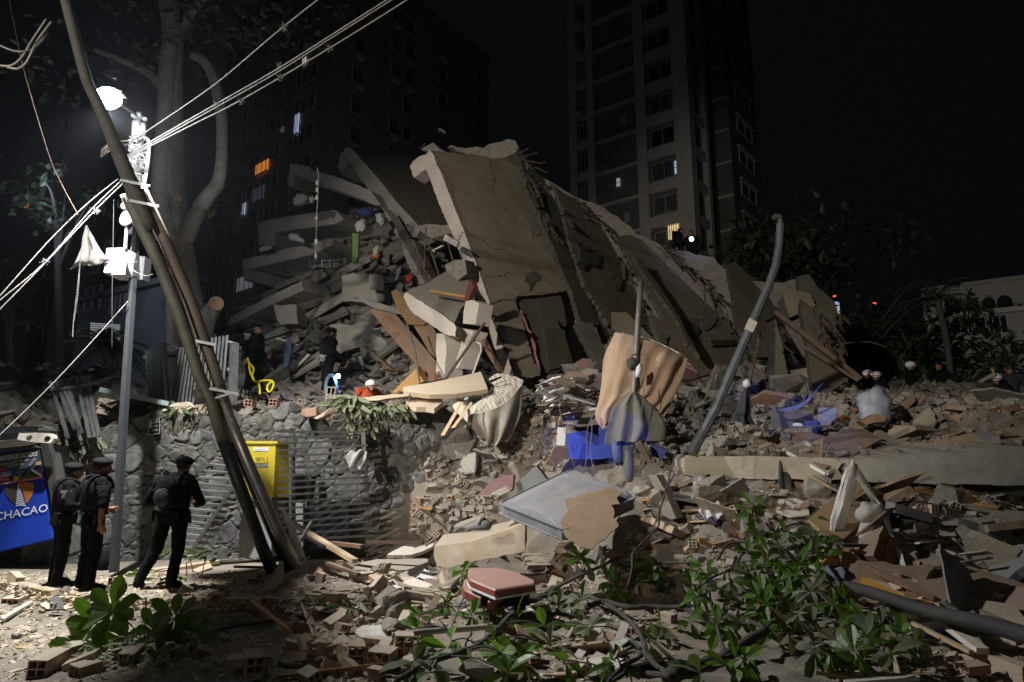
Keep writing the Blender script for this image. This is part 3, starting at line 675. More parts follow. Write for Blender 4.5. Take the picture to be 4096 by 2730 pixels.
# big hooked slab end
pe = plane((1704,618,18.5),(2043,1455,15.6),(1640,663,18.85))
prof = px('G', [(275,320),(300,285),(345,248),(400,232),(430,195),(455,225),(480,300),(530,400),(600,590),(700,840),(800,1110),(900,1400),(960,1560)])
prof += px('K', [(2240,380),(2285,525),(2170,475),(2150,380),(2085,200)]) + px('G', [(870,1568),(790,1330),(700,1100),(600,840),(500,620),(440,450),(400,345),(305,415),(290,380)])
def profslab(name, prof, pl, vec, mat, parent=CB, ja=1.6, js=9, **kw):
    pp = jag(prof, ja, js) if ja else prof
    m = MB(); m.prism([onp(p, pl) for p in pp], vec); return m.build(name, mat, parent, **kw)
hd = V((.5,.866,0))
profslab('slab_end', prof, pe, hd*.5, paint)
ps1 = plane((1745,653,18.5),(2043,1455,15.6),(2076,648,22.8))
def gp(fr, pts): return px(fr, pts)
s1 = gp('G', [(462,205),(560,215),(900,262),(1130,292),(1160,400),(1200,500),(1240,620),(1330,760),(1372,880),(1400,1000),(1440,1100),(1480,1190),(1500,1305),(1350,1325),(1120,1345),(1090,1370),(1130,1470),(1165,1568)])
s1 += gp('L', [(500,420),(540,480),(560,540),(480,560),(345,545),(330,440),(229,200),(150,0)]) + gp('G', [(925,1420),(822,1110),(722,840),(622,590),(545,390),(500,300)])
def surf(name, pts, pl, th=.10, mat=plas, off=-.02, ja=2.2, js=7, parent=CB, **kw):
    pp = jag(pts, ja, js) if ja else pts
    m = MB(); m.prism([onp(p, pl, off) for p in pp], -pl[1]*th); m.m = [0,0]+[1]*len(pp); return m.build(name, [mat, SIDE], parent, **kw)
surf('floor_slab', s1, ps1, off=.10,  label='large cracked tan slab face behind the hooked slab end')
# crack lines in slab 1
def crack(pts, pl, w=.018, parent=None):
    m = MB(); P = [onp(p, pl, .004) for p in jag(pts, 5, 22)[:-6]]
    for i in range(len(P)-1):
        a, b = P[i], P[i+1]; s = (b-a).cross(pl[1]).normalized()*w*random.uniform(.3,1)
        m.add([a-s, b-s*.7, b+s*.7, a+s], [(0,1,2,3)])
    m.build('crack', M('crack_shadow', (.02,.018,.015), rnd=0), parent)
def opencrack(fr, pts, pl, w=.018):
    q = gp(fr, pts); m = MB(); P = []; o_ = .105 if pl is ps1 else .004
    for i in range(len(q)-1):
        for k in range(5):
            t = k/5; P.append(onp((q[i][0]+(q[i+1][0]-q[i][0])*t+random.uniform(-3,3), q[i][1]+(q[i+1][1]-q[i][1])*t+random.uniform(-3,3)), pl, o_))
    for i in range(len(P)-1):
        a, b = P[i], P[i+1]; s = (b-a).cross(pl[1]).normalized()*w*random.uniform(.3,1)
        m.add([a-s, b-s, b+s, a+s], [(0,1,2,3)])
    m.build('crack', M('crack_shadow', (.02,.018,.015), rnd=0), CB)
opencrack('G', [(695,840),(800,885),(870,930),(940,980),(1000,975),(1060,1010),(1140,1038),(1200,1080),(1240,1140),(1330,1200),(1400,1270),(1460,1320)], ps1)
opencrack('G', [(860,1430),(900,1410),(960,1385),(1040,1370),(1090,1378)], ps1, .022)
opencrack('G', [(640,915),(665,895),(675,865),(695,840)], pe, .016); opencrack('G', [(845,1435),(870,1425),(905,1395)], pe, .018)
opencrack('G', [(1125,430),(1190,510),(1250,640),(1330,770),(1370,870)], ps1, .03)
opencrack('G', [(560,420),(620,500),(600,600),(680,700),(720,760)], ps1, .014); opencrack('G', [(900,300),(940,420),(920,520),(1000,640),(1080,700),(1120,800)], ps1, .016); opencrack('G', [(860,1180),(960,1200),(1040,1160),(1140,1200)], ps1, .012)
pr = plane((1745,653,18.95),(2043,1455,16.1),(2076,648,23.2))
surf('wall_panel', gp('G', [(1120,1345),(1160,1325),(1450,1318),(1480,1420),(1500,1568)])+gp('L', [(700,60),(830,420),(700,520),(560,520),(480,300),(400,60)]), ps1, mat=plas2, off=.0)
surf('door_leaf', gp('L', [(590,130),(760,150),(835,425),(640,500)]), ps1, .05, M('dull_olive_door', (.15,.14,.09), (.11,.10,.07), 2, bump=.3), off=.05)
m = MB()
def edge_strip(fr, pts, pl, w, off=.05):
    q = jag(gp(fr, pts)+gp(fr, pts)[::-1], 4, 14); P = [onp(a, pl, off) for a in q[:len(q)//2]]
    m.tube(P, [w*random.uniform(.6,1.4) for _ in P], 5)
edge_strip('L', [(385,0),(430,90),(470,180),(510,330),(540,440),(550,520)], ps1, .055)
edge_strip('G', [(1090,1368),(1130,1335),(1200,1325),(1300,1330),(1420,1318)], ps1, .05)
edge_strip('L', [(865,80),(920,200),(980,320),(1060,470)], ps1, .05)
edge_strip('G', [(1500,1240),(1560,1250),(1620,1400),(1670,1540)], ps1, .05)
m.build('broken_brick_edge', pink, CB)
p2 = plane((2080,650,20.5),(2280,1250,18.0),(2330,780,24.5))
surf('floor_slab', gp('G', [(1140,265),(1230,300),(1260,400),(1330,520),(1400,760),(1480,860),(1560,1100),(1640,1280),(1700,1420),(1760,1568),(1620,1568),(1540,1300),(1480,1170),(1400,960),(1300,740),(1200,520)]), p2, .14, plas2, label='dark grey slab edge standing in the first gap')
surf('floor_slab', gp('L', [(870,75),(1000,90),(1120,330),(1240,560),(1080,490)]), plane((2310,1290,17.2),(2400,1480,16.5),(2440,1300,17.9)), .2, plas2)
p3_ = plane((2260,760,20),(2470,1290,17.2),(2470,900,24))
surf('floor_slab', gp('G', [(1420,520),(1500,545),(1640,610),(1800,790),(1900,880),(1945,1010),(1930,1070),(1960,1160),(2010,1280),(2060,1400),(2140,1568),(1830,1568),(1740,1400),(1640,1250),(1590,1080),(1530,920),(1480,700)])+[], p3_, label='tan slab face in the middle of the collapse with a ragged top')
surf('floor_slab', gp('L', [(1080,0),(1300,0),(1560,260),(1450,230),(1210,170),(1160,110)]), plane((2405,1250,17),(2520,1360,16.4),(2600,1250,18)), .2, plas)
p4_ = plane((2500,935,20.5),(2780,1370,16.6),(2760,1060,23.8))
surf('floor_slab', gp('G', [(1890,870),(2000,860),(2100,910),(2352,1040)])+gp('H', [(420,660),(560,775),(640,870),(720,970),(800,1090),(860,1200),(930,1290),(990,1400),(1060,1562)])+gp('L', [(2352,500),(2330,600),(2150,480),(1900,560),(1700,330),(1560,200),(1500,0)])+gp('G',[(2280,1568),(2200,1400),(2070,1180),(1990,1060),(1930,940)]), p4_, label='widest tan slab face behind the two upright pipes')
surf('timber_beam', gp('H', [(90,712),(150,715),(190,820),(300,960),(465,1215),(520,1340),(560,1400),(645,1562),(600,1500),(530,1440),(460,1260),(370,1130),(250,960),(160,840)]), p4_, .1, woodd, off=.22, ja=2)
surf('wall_recess', gp('H', [(718,1425),(770,1415),(960,1412),(960,1450),(755,1462)]), p4_, .05, M('olive_recess', (.12,.10,.06), (.08,.07,.05), 3), off=.03, ja=1)
p5_ = plane((2920,1080,20),(3080,1400,16.6),(3060,1140,22))
opencrack('H', [(330,760),(380,860),(470,900),(560,1010),(640,1040),(700,1140)], p4_, .02); opencrack('H', [(560,1250),(640,1230),(740,1290),(840,1280)], p4_, .015)
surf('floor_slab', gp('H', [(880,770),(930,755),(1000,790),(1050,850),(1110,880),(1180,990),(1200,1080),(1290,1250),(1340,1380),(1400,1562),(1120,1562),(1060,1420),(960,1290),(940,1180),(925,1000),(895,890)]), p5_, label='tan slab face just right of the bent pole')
p6_ = plane((3280,1190,18.5),(3370,1420,16.2),(3360,1180,19.5))
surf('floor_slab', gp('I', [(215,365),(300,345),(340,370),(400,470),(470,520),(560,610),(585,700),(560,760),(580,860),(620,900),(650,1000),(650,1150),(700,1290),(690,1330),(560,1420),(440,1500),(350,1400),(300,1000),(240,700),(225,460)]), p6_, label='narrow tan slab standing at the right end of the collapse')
surf('floor_slab', gp('I', [(75,540),(150,505),(250,500),(330,530),(380,640),(300,690),(140,750),(100,640)]), plane((3140,1180,17.6),(3160,1270,17.2),(3260,1170,18)), .3, plas, label='tan fragment jutting near the right end')
surf('floor_slab', gp('I', [(0,760),(60,960),(130,1340),(210,1320),(440,1520),(200,1568),(0,1430)]), plane((3100,1290,16.6),(3150,1560,15.4),(3250,1500,16.2)), .3, plas)
surf('wall_panel', gp('U', [(370,570),(590,560),(740,800),(745,925),(640,900),(480,760)]), plane((3020,1440,16.1),(3060,1550,15.7),(3150,1520,15.9)), .2, plas2)
# rotten core behind the slab faces
core = gp('Z', [(1180,430),(1188,372),(1250,410),(1300,440),(1390,480),(1480,545),(1560,575),(1640,592),(1700,640),(1760,650),(1850,645),(1900,690),(1925,800),(1950,880),(1600,960),(1200,880),(1130,760)])
m = MB()
for off, sc in ((0,1),):
    q = jag(core, 8, 30); P = [at(a, b, 22.5-2.4*max(0,(b-650))/850) for a, b in q]; m.prism(P, V((.5,2.4,-.6)))
m.build('rubble_core', concr, CB)
m = MB()   # low bank the slabs stand in
for k in range(60):
    c = at(random.uniform(2080,3330), 0, 1); c = at(c.x*0+random.uniform(2080,3330), random.uniform(1480,1600), random.uniform(15.2,16.6)); s = random.uniform(.2,.6)
    m.hull([c+V((random.uniform(-s,s),random.uniform(-s,s)*.7,random.uniform(-s,s)*.6)) for _ in range(9)])
m.build('rubble_foot', concr, CB)
SPL = M('splinter', (.12,.105,.08), (.06,.05,.04), 6, bump=.4)
def strips(fr, a, b, n, L, d, w=.02, spread=30, up=1):
    m = MB()
    (ax, ay), (bx, by) = [p[:2] for p in px(fr, [a, b])]
    for _ in range(int(n*.6)):
        t = random.random(); x = ax+(bx-ax)*t+random.uniform(-spread,spread); y = ay+(by-ay)*t+random.uniform(-spread,spread)
        an = math.atan2(by-ay, bx-ax)+random.gauss(0,.25); l = L*random.uniform(.2,.8)
        p = at(x, y, d+random.uniform(-.3,.3)); q = at(x+math.cos(an)*l, y+math.sin(an)*l, d+random.uniform(-.4,.4)); m.bar(p, q, w*random.uniform(.6,2.2), w*random.uniform(.5,1))
    m.build('splintered_edge', SPL, CB)
strips('G', (1160,290), (1420,900), 40, 90, 19.6, .05, 16); strips('G', (1300,430), (1900,880), 60, 70, 20.6, .04, 14)
strips('G', (1460,640), (1700,1300), 36, 90, 18.6, .05, 14); strips('G', (1920,1040), (2160,1540), 40, 90, 18, .05, 12)
strips('H', (250,560), (760,980), 50, 70, 20, .04, 14); strips('H', (700,960), (1060,1540), 60, 110, 17.8, .05, 16)
strips('I', (380,700), (620,1400), 46, 90, 16, .025, 26); strips('I', (0,780), (200,1340), 30, 80, 16.4, .04, 20)
m = MB()
for pts in ([(1110,235),(1205,185)],[(1130,262),(1270,220)],[(1140,270),(1300,300),(1340,290)],[(1250,330),(1350,375)],[(350,190),(395,145)]):
    m.tube(spline(at3('G', pts, 20), 4), .02, 5)
m.build('bent_rebar', rust, CB)
m = MB()
for pts, r, d in (([(0,700),(200,880),(430,1090),(620,1210),(800,1330)], .10, 15.6),([(230,1000),(420,1110),(640,1240),(780,1345)], .06, 15.2),([(60,760),(250,860),(420,1030)], .08, 15.9)):
    m.bar(at3('I', [pts[0]], d)[0], at3('I', [pts[-1]], d-.6)[0], r*2, r)
m.build('roof_beam', M('dark_timber', (.16,.11,.08), (.10,.07,.055), 5, bump=.4, dust=.3), CB)
m = MB()
rr = random.Random(9)
for _ in range(34):
    x, y = rr.uniform(385,640), rr.uniform(640,1400); an = rr.gauss(1.1,.3); l = rr.uniform(60,230)
    P = at3('I', [(x,y),(x+math.cos(an)*l*.5+rr.uniform(-12,12), y+math.sin(an)*l*.5),(x+math.cos(an)*l, y+math.sin(an)*l)], 15.8); m.tube(spline(P,3), .012, 4)
for pts in ([(640,990),(760,985),(870,980),(960,1000),(1040,1030)],[(380,770),(480,820),(600,960),(680,1110)]): m.tube(spline(at3('I', pts, 15.8), 5), .016, 4)
m.build('bent_rebar', rust, CB)
# second and third hooked slabs
pa = plane((1390,590,21),(1665,898,18.2),(1350,700,21.4))
A_ = gp('D', [(960,170),(1000,195),(1120,330),(1240,470),(1330,590),(1500,770),(1530,820),(1495,882),(1415,882),(1290,700),(1215,620),(1120,500),(960,300),(925,400),(883,330),(905,230)])
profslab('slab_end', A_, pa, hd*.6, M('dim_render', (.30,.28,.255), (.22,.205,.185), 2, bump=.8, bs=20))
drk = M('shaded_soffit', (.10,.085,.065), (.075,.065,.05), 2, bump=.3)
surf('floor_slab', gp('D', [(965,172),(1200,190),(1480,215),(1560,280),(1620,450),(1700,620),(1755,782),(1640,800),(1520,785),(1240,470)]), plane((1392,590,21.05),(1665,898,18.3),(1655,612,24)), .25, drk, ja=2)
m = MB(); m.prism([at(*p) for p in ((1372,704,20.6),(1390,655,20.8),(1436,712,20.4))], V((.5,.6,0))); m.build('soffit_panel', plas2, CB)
pb_ = plane((1155,660,20.4),(1520,820,18.9),(1150,740,20.5))
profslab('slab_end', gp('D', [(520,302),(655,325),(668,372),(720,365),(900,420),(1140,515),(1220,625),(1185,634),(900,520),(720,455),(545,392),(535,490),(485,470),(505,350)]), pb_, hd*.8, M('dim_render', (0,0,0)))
surf('soffit_panel', gp('D', [(545,395),(720,458),(735,530),(600,520),(533,492)]), pb_, .1, plas2, off=-.3)
for pts, d, dd in (([(258,770),(500,715),(860,668),(932,738),(870,776),(385,848),(385,950),(262,942)], 18.6, 18.4), ([(145,1060),(400,990),(690,930),(820,892),(860,930),(700,1012),(190,1130),(192,1222),(150,1222),(138,1080)], 17.6, 17.6), ([(90,1482),(300,1370),(600,1225),(612,1300),(300,1442),(60,1562),(20,1568),(50,1505)], 16.9, 16.6)):
    a, b = px('D', [pts[0]])[0], px('D', [pts[2]])[0]; q = px('D', [pts[-1]])[0]
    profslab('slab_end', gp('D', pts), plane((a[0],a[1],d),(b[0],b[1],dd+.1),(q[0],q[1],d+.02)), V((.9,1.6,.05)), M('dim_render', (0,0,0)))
for pts, d in (([(90,330),(330,170),(620,30),(640,80),(380,240),(200,360),(120,380)], 16.6), ([(200,520),(420,330),(560,210),(600,250),(430,400),(240,580)], 16.3), ([(260,380),(440,230),(520,190),(540,240),(360,370)], 16.8), ([(640,200),(760,70),(800,90),(700,240)], 16.4)):
    a, b, c = px('K', [pts[0]])[0], px('K', [pts[2]])[0], px('K', [pts[-1]])[0]
    profslab('slab_end', gp('K', pts), plane((a[0],a[1],d),(b[0],b[1],d+.6),(c[0],c[1],d+.05)), V((.6,1.1,.1)), conc)
# debris bank behind the wall on the left
rows = [at3('Z', [(520,760,19.5),(640,640,19.8),(760,520,20.3),(880,480,20.3),(960,520,19.3),(1010,600,19),(1060,650,18.8)]),
        at3('Z', [(520,800,18),(640,720,18.2),(760,620,18.6),(880,600,18.6),(960,640,18.2),(1010,700,18),(1080,740,17.6)]),
        at3('Z', [(520,850,16.6),(640,790,17),(760,730,17.2),(880,700,17.4),(960,730,17.2),(1020,780,17),(1120,810,16.8)]),
        at3('Z', [(520,915,15.0),(640,880,15.6),(760,860,15.8),(880,850,15.8),(960,855,15.8),(1040,870,15.8),(1200,900,15.6)]),
        at3('Z', [(520,960,13.4),(640,950,13.4),(760,940,13.5),(880,935,13.6),(960,935,13.8),(1040,940,13.8),(1230,960,13.8)])]
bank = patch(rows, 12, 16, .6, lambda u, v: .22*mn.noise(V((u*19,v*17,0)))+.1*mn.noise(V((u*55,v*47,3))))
bank.build('debris_bank', M('shade_dark_rubble', (.17,.155,.135), (.10,.09,.08), 6, bump=1, bs=14, dust=.3), CB)  # rubble colour darkened to stand for the weak light on the bank
BR = [spline(r, 8) for r in rows]; BC = [spline([r[i] for r in BR], 8) for i in range(len(BR[0]))]
def bankpt(u, v, off=0):
    c = BC[int(u*(len(BC)-1))]; return c[int(v*(len(c)-1))]+V((0,-1,.4))*off
for k in range(30):
    r_ = random.Random(k); u, v = r_.uniform(.0,.75), r_.uniform(.1,.8); p = bankpt(u, v, .25); d_ = V((1,.35,.62+r_.gauss(0,.16))).normalized(); L_ = r_.uniform(.6,1.8); m = MB(); m.bar(p-d_*L_/2, p+d_*L_/2, r_.uniform(.12,.7), r_.uniform(.07,.2), up=(-.5,-.6,.6)); m.build('floor_slab', conc if k % 2 else MATS['shade_dark_rubble'], CB)
for k, (pl, x0, x1, y0, y1) in enumerate(((ps1,1800,2180,760,1250),)*2+((p3_,2330,2480,850,1200),)*2+((p4_,2640,2850,1120,1400),)*3+((p5_,3000,3100,1150,1350),)*1):
    cx_, cy_ = random.uniform(x0,x1), random.uniform(y0,y1); s_ = random.uniform(20,55); q = jag([(cx_+math.cos(t)*s_*random.uniform(.2,1.5), cy_+math.sin(t)*s_*random.uniform(.6,1.8)) for t in [i*.57 for i in range(11)]], 3, 6)
    m = MB(); m.prism([onp(p, pl, (.105 if pl is ps1 else -.005)+.004*random.random()+.004) for p in q], pl[1]*.012); m.build('bare_patch', (plas2, concr, conc)[k % 3], CB)
# concrete lumps and beams named one by one
def lump(fr, pts, d, vec, mat, label, name='concrete_chunk', cat='chunk', ja=4, js=30, tilt=0, grad=0, group=None, parent=None, bevel=0):
    q = px(fr, pts); q2 = jag(q, ja, js) if ja else q
    y0 = min(p[1] for p in q); y1 = max(p[1] for p in q); xm = (min(p[0] for p in q)+max(p[0] for p in q))/2
    x0_ = min(p[0] for p in q); x1_ = max(p[0] for p in q)
    P = [at(a, b, d+grad*((a-x0_)/max(1,x1_-x0_))+tilt*((y1-b)/max(1,(y1-y0)))) for a, b in q2]; m = MB(); m.prism(P, V(vec))
    return m.build(name, mat, parent, label, cat, group, bevel=bevel)
lump('D', [(910,1180),(1000,1165),(1130,1175),(1245,1250),(1260,1300),(1240,1385),(930,1385)], 16.9, (.2,1.0,0), conc, 'dim square concrete block high in the pancaked layers', tilt=.3)
lump('D', [(1128,1168),(1200,1172),(1197,1290),(1127,1282)], 16.6, (.1,.15,0), M('dim_render', (0,0,0)), 'short pale upright slab piece hanging in front of the concrete block', tilt=.1)
lump('K', [(822,100),(850,92),(1170,110),(1190,250),(1060,270),(870,325),(820,180)], 16.0, (.1,.9,.1), conc, 'large angular concrete block right of the officer with the torch', tilt=.3)
lump('K', [(1030,185),(1220,190),(1330,300),(1280,460),(1220,300),(1120,290),(1075,470),(1060,300)], 15.8, (.2,.4,.1), conc, 'twisted arch-shaped concrete piece above the white helmet', tilt=.3)
lump('D', [(685,1180),(760,1128),(800,1180),(740,1225),(680,1222)], 17.3, (0,.4,.1), concr, 'rounded concrete lump leaning on the pancaked layers')
lump('K', [(380,-60),(560,-60),(570,90),(430,100)], 16.5, (.1,.5,0), conc, 'dim slab fragment above the officer with the yellow strap', tilt=.2)
# broken landing
pl_ = plane((1620,1178,14.9),(1815,1300,14.0),(1870,1115,16.2))
slab('landing_top', 'D', [(1425,1310),(1530,1262),(1650,1195),(1720,1155),(1910,1200),(1945,1370),(1850,1440),(1790,1568),(1700,1500),(1560,1400)], pl_, .22, concr, None, 4, 24, name='x') if 0 else None
LD = empty('broken_landing', at(1800,1300,14.2), 'pale broken stair landing wedged left of the big hooked slab, rough grey on top', 'slab')
slab('rough_top', 'D', [(1425,1312),(1530,1262),(1650,1195),(1720,1155),(1910,1200),(1945,1370),(1850,1440),(1790,1568),(1700,1500),(1560,1400)], pl_, .1, concr, LD, 4, 24)
q = gp('D', [(1398,1345),(1418,1312),(1560,1400),(1700,1488),(1795,1560)])+gp('K', [(1812,115),(1805,190),(1720,170),(1600,90),(1480,12)])+gp('D', [(1440,1430)])
profslab('front_edge', q, plane((1612,1190,14.75),(1820,1320,13.85),(1640,1245,14.7)), (.1,.35,.0), paint, LD)
lump('D', [(1885,1385),(1935,1372),(1992,1400),(1965,1568),(1865,1560)], 14.3, (.3,.25,0), paint, 'pale rectangular block jammed between the broken landing and the hooked slab')
lump('D', [(1728,1095),(1800,1062),(1880,1060),(1900,1170),(1830,1215),(1740,1160)], 15.9, (.2,.5,.1), concr, 'grey concrete lump on top of the broken landing')
lump('K', [(1662,165),(1715,170),(1735,260),(1720,520),(1655,500)], 14.2, (.35,.3,0), paint, 'upright pale concrete stub under the broken landing', ja=3)
lump('K', [(1850,125),(1950,150),(1900,280),(1825,442),(1802,432),(1850,260)], 14.3, (.3,.2,0), paint, 'leaning pale plaster strip under the broken landing', 'plaster_strip', 'strip', 3)
lump('K', [(1140,-10),(1180,-30),(1260,0),(1460,230),(1690,510),(1610,530),(1380,280)], 14.6, (.1,.08,.1), woodd, 'long brown board leaning against the pile right of the white helmet', 'board', 'board', 1, 60, .8)
lump('D', [(1300,1312),(1370,1390),(1420,1430),(1560,1568),(1440,1568),(1340,1420)], 14.9, (.1,.08,.1), M('split_wood', (.34,.2,.09), (.24,.14,.07), 4, bump=.3), 'splintered brown board with a sharp tip below the hooked slabs', 'board', 'board', 2, 40, .6)
lump('K', [(1420,0),(1500,0),(1660,260),(1655,365),(1600,310)], 14.6, (.1,.08,.1), woodd, 'second brown board crossing behind the long leaning board', 'board', 'board', 1, 60, .5)
lump('D', [(1000,1360),(1030,1345),(1220,1400),(1450,1470),(1440,1500),(1180,1440)], 15.3, (.05,.3,.05), conc, 'grey splintered beam lying behind the brown boards', 'beam', 'beam', 2, 30)
lump('K', [(2000,235),(2022,208),(2150,460),(2140,470)], 14.2, (.08,.05,0), woodd, 'thin brown batten against the foot of the hooked slab', 'batten', 'board', 0)
lump('D', [(1605,1292),(1960,1350),(1955,1372),(1605,1312)], 14.6, (.02,.08,0), woodo, 'orange brown batten lying across the broken landing', 'batten', 'board', 0)
lump('D', [(1895,1290),(1925,1210),(1950,1270),(1900,1390),(1870,1385)], 14.5, (.1,.1,0), M('dull_red_panel', (.20,.06,.05), (.15,.05,.04), 4, bump=.2), 'dull red panel standing on the broken landing', 'panel', 'panel', 1)
lump('K', [(1295,640),(1500,440),(1520,480),(1560,540),(1430,640),(1340,650)], 14.3, (.05,.2,.1), woodo, 'varnished orange board behind the white helmeted rescuer', 'board', 'board', 1)
lump('K', [(1590,500),(1685,460),(1712,520),(1600,545)], 14.2, (.1,.3,0), woodd, 'dark box end above the cream door panel', 'box', 'box', 1)
# upper slabs resting on the ridge
lump('G', [(565,175),(600,160),(650,175),(760,178),(850,180),(940,140),(1040,110),(1100,125),(1120,170),(1100,220),(1000,262),(880,255),(700,220),(640,205)], 21.5, (.3,.8,0), concr, 'grey slab fragments lying along the top of the ridge', ja=5, js=18)
lump('G', [(360,200),(385,175),(455,138),(490,180),(560,215),(460,205)], 19.6, (.3,.5,0), concr, 'jagged concrete crest on top of the hooked slab', ja=3, js=14)
lump('D', [(1345,690),(1540,830)] and [(1225,640),(1290,720),(1560,1220),(1570,1240),(1530,1255),(1440,1100),(1330,850)], 17.4, (.25,.3,0), M('striped_metal', (.38,.35,.32), (.18,.16,.15), 14, bump=.8, bs=60), 'long battered strip hanging down behind the second hooked slab', 'metal_strip', 'strip', 2, 30, .6)
lump('D', [(1440,890),(1470,910),(1620,1210),(1590,1240)], 17.2, (.2,.2,0), rust, 'rusty strip beside the battered metal strip', 'metal_strip', 'strip', 2, 30, .4)
lump('D', [(1520,785),(1590,782),(1760,782),(1790,850),(1700,870),(1620,890),(1560,850),(1525,825)], 18.0, (.3,.3,0), concr, 'broken beam end under the dark slab between the two hooks', 'beam', 'beam', 4, 16)
m = MB()
for P, r in ((at3('D', [(1575,800,16.5),(1572,900,16.4),(1562,1130,16.2),(1570,1150,16.1),(1588,1148,16.1)]), .022),):
    m.tube(P, r, 6)
m.build('conduit', zinc, None, 'thin pale conduit hanging from the broken beam and hooked at its end', 'conduit')
for pts, lab in (([(1470,900),(1612,1215)], 'thin steel rod left of the hooked conduit'), ([(1580,880),(1678,1180)], 'thin steel rod right of the hooked conduit'), ([(1735,890),(1788,1070)], 'short steel rod just left of the big hooked slab end')):
    m = MB(); m.tube(at3('D', pts, 16.3), .02, 5); m.build('steel_rod', zinc, None, lab, 'rod', 'rods hanging behind the landing')
m = MB(); m.bar(*at3('D', [(1728,885,16.2),(1830,940,15.9)], 16), .09, .14); m.build('white_bracket', wht, None, 'short white bar poking out left of the big hooked slab end', 'bar')
for P, r, lab in ((at3('K', [(2035,85,13.9),(1900,280,13.6),(1730,520,13.3)]), .03, 'long grey pole leaning from the hooked slab to the cream door panel'), (at3('K', [(1420,75,13.9),(1490,300,13.6),(1528,560,13.3)]), .02, 'thin upright rod in front of the long brown board'), (at3('K', [(1940,215,13.8),(2005,250,13.7),(2010,300,13.6),(1945,480,13.4)]), .022, 'bent white tube beside the long grey pole')):
    m = MB(); m.tube(P, r, 7); m.build('pipe', zinc if 'white' not in lab else wht, None, lab, 'pipe')
# ---------------- leaning poles ----------------
LP = empty('leaning_utility_pole', at(1110,2280,10.15), 'tall utility pole with two tubes strapped to it, leaning from the pavement across the lamp', 'utility pole')
def P3(pts): return [at(*p) for p in pts]
m = MB(); m.smooth = True
up = P3([(225,-110,7.6),(262,0,7.8),(322,235,8.1),(348,327,8.3),(408,450,8.52),(505,690,9.0),(585,880,9.35),(600,920,9.42)]); m.tube(up, [.062,.064,.066,.068,.078,.100,.108,.108], 18); 
m.build('upper_pole', M('dark_weathered_pole', (.085,.08,.07), (.06,.056,.05), 5, rough=.7, bump=.5, rnd=0), LP)
m = MB(); m.smooth = True
m.tube(P3([(505,775,9.15),(640,1060,9.6),(722,1270,9.8),(795,1500,10.0),(850,1620,10.03),(893,1765,10.05)]), .088, 16); m.tube(P3([(795,1560,10.0),(813,1610,10.01)]), .098, 16)
m.build('left_tube', zinc, LP)
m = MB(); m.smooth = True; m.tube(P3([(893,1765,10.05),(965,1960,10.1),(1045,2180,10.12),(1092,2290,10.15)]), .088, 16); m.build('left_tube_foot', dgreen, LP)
m = MB(); m.smooth = True
m.tube(P3([(560,750,9.2),(668,980,9.65),(760,1200,9.95),(858,1480,10.2),(945,1768,10.3)]), .085, 16); m.build('right_tube', M('brown_tube', (.14,.11,.088), (.10,.082,.068), 3, rough=.6, bump=.3, metal=.2, rnd=0), LP)
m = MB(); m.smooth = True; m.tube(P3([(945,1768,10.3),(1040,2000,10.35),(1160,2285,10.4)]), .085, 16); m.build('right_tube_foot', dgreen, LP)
m = MB(); m.smooth = True; m.tube(P3([(595,850,9.6),(700,1080,10.0),(790,1340,10.3),(870,1500,10.35)]), .05, 12); m.build('thin_tube', dsteel, LP)
for a, b, d in ((555,752,9.1),(590,832,9.25),(815,1380,10.05),(905,1575,10.1)):
    m = MB(); r_ = .2; c = at(a, b, d-.02)
    for k in range(1): m.bar(c+V((-.2,-.12,.06)), c+V((.22,-.10,-.02)), .02, .04)
    m.build('strap', steel, LP)
m = MB(); c = at(468,638,8.95)
for k in range(4): m.tube([c+V((-.17,-.10,.04*k-.02)), c+V((0,-.15,.06+.04*k)), c+V((.19,-.08,.12+.04*k))], .012, 5)
m.build('wire_binding', rust, LP)
o = empty('steel_pipe', at(1180,2270,10.3), 'separate shiny grey steel pipe leaning just right of the strapped tubes', 'pipe')
m = MB(); m.smooth = True; m.tube(P3([(870,1560,10.15),(1000,1870,10.2),(1110,2120,10.25),(1192,2272,10.3)]), .082, 18); m.tube(P3([(866,1551,10.15),(872,1566,10.15)]), .09, 18)
m.build('tube', M('shiny_steel', (.30,.27,.26), (.20,.18,.17), 4, rough=.35, bump=.15, metal=.6, rnd=0), o)
m = MB(); c = at(895,1590,10.02); m.bar(c+V((-.1,-.05,-.02)), c+V((.13,-.05,.06)), .02, .03); m.build('strap', steel, o)
# ---------------- street lamp post ----------------
SP = empty('street_lamp', at(454,2290,10.35), 'lit street lamp post hung with white boxes and knotted cables, left of the leaning poles', 'street lamp')
m = MB(); m.tube(P3([(456,2290,10.35),(505,1500,10.55),(542,960,10.7),(552,760,10.75)]), [.078,.072,.066,.062], 6); m.build('post', M('post_paint', (.05,.055,.06), (.035,.04,.045), 5, rough=.5, bump=.2, metal=.3, rnd=0), SP)
m = MB(); m.smooth = True; m.tube(P3([(552,760,10.75),(556,453,10.8)]), .042, 10); m.build('upper_post', white, SP)
m = MB(); m.tube(P3([(556,470,10.8),(500,430,9.9),(440,398,9.05)]), .022, 6); m.build('arm', steel, SP)
m = MB(); R = Matrix.Rotation(.2, 3, 'Y'); m.box(LAMP+V((.04,.10,.14)), (.26,.16,.04), R); m.build('lamp_head', blackp, SP)
m = MB(); m.smooth = True; m.ball(LAMP, (.19,.14,.155), n=18, m=10); lampbulb = m.build('lamp_lens', lamped, SP); lampbulb.visible_shadow = True
m = MB(); R = Matrix.Rotation(-.05, 3, 'Z')
m.box(at(487,1058,10.55), (.30,.42,.42), R); m.box(at(516,1065,10.7), (.26,.36,.40), R); bx = m.build('junction_box', white, SP, bevel=.012)
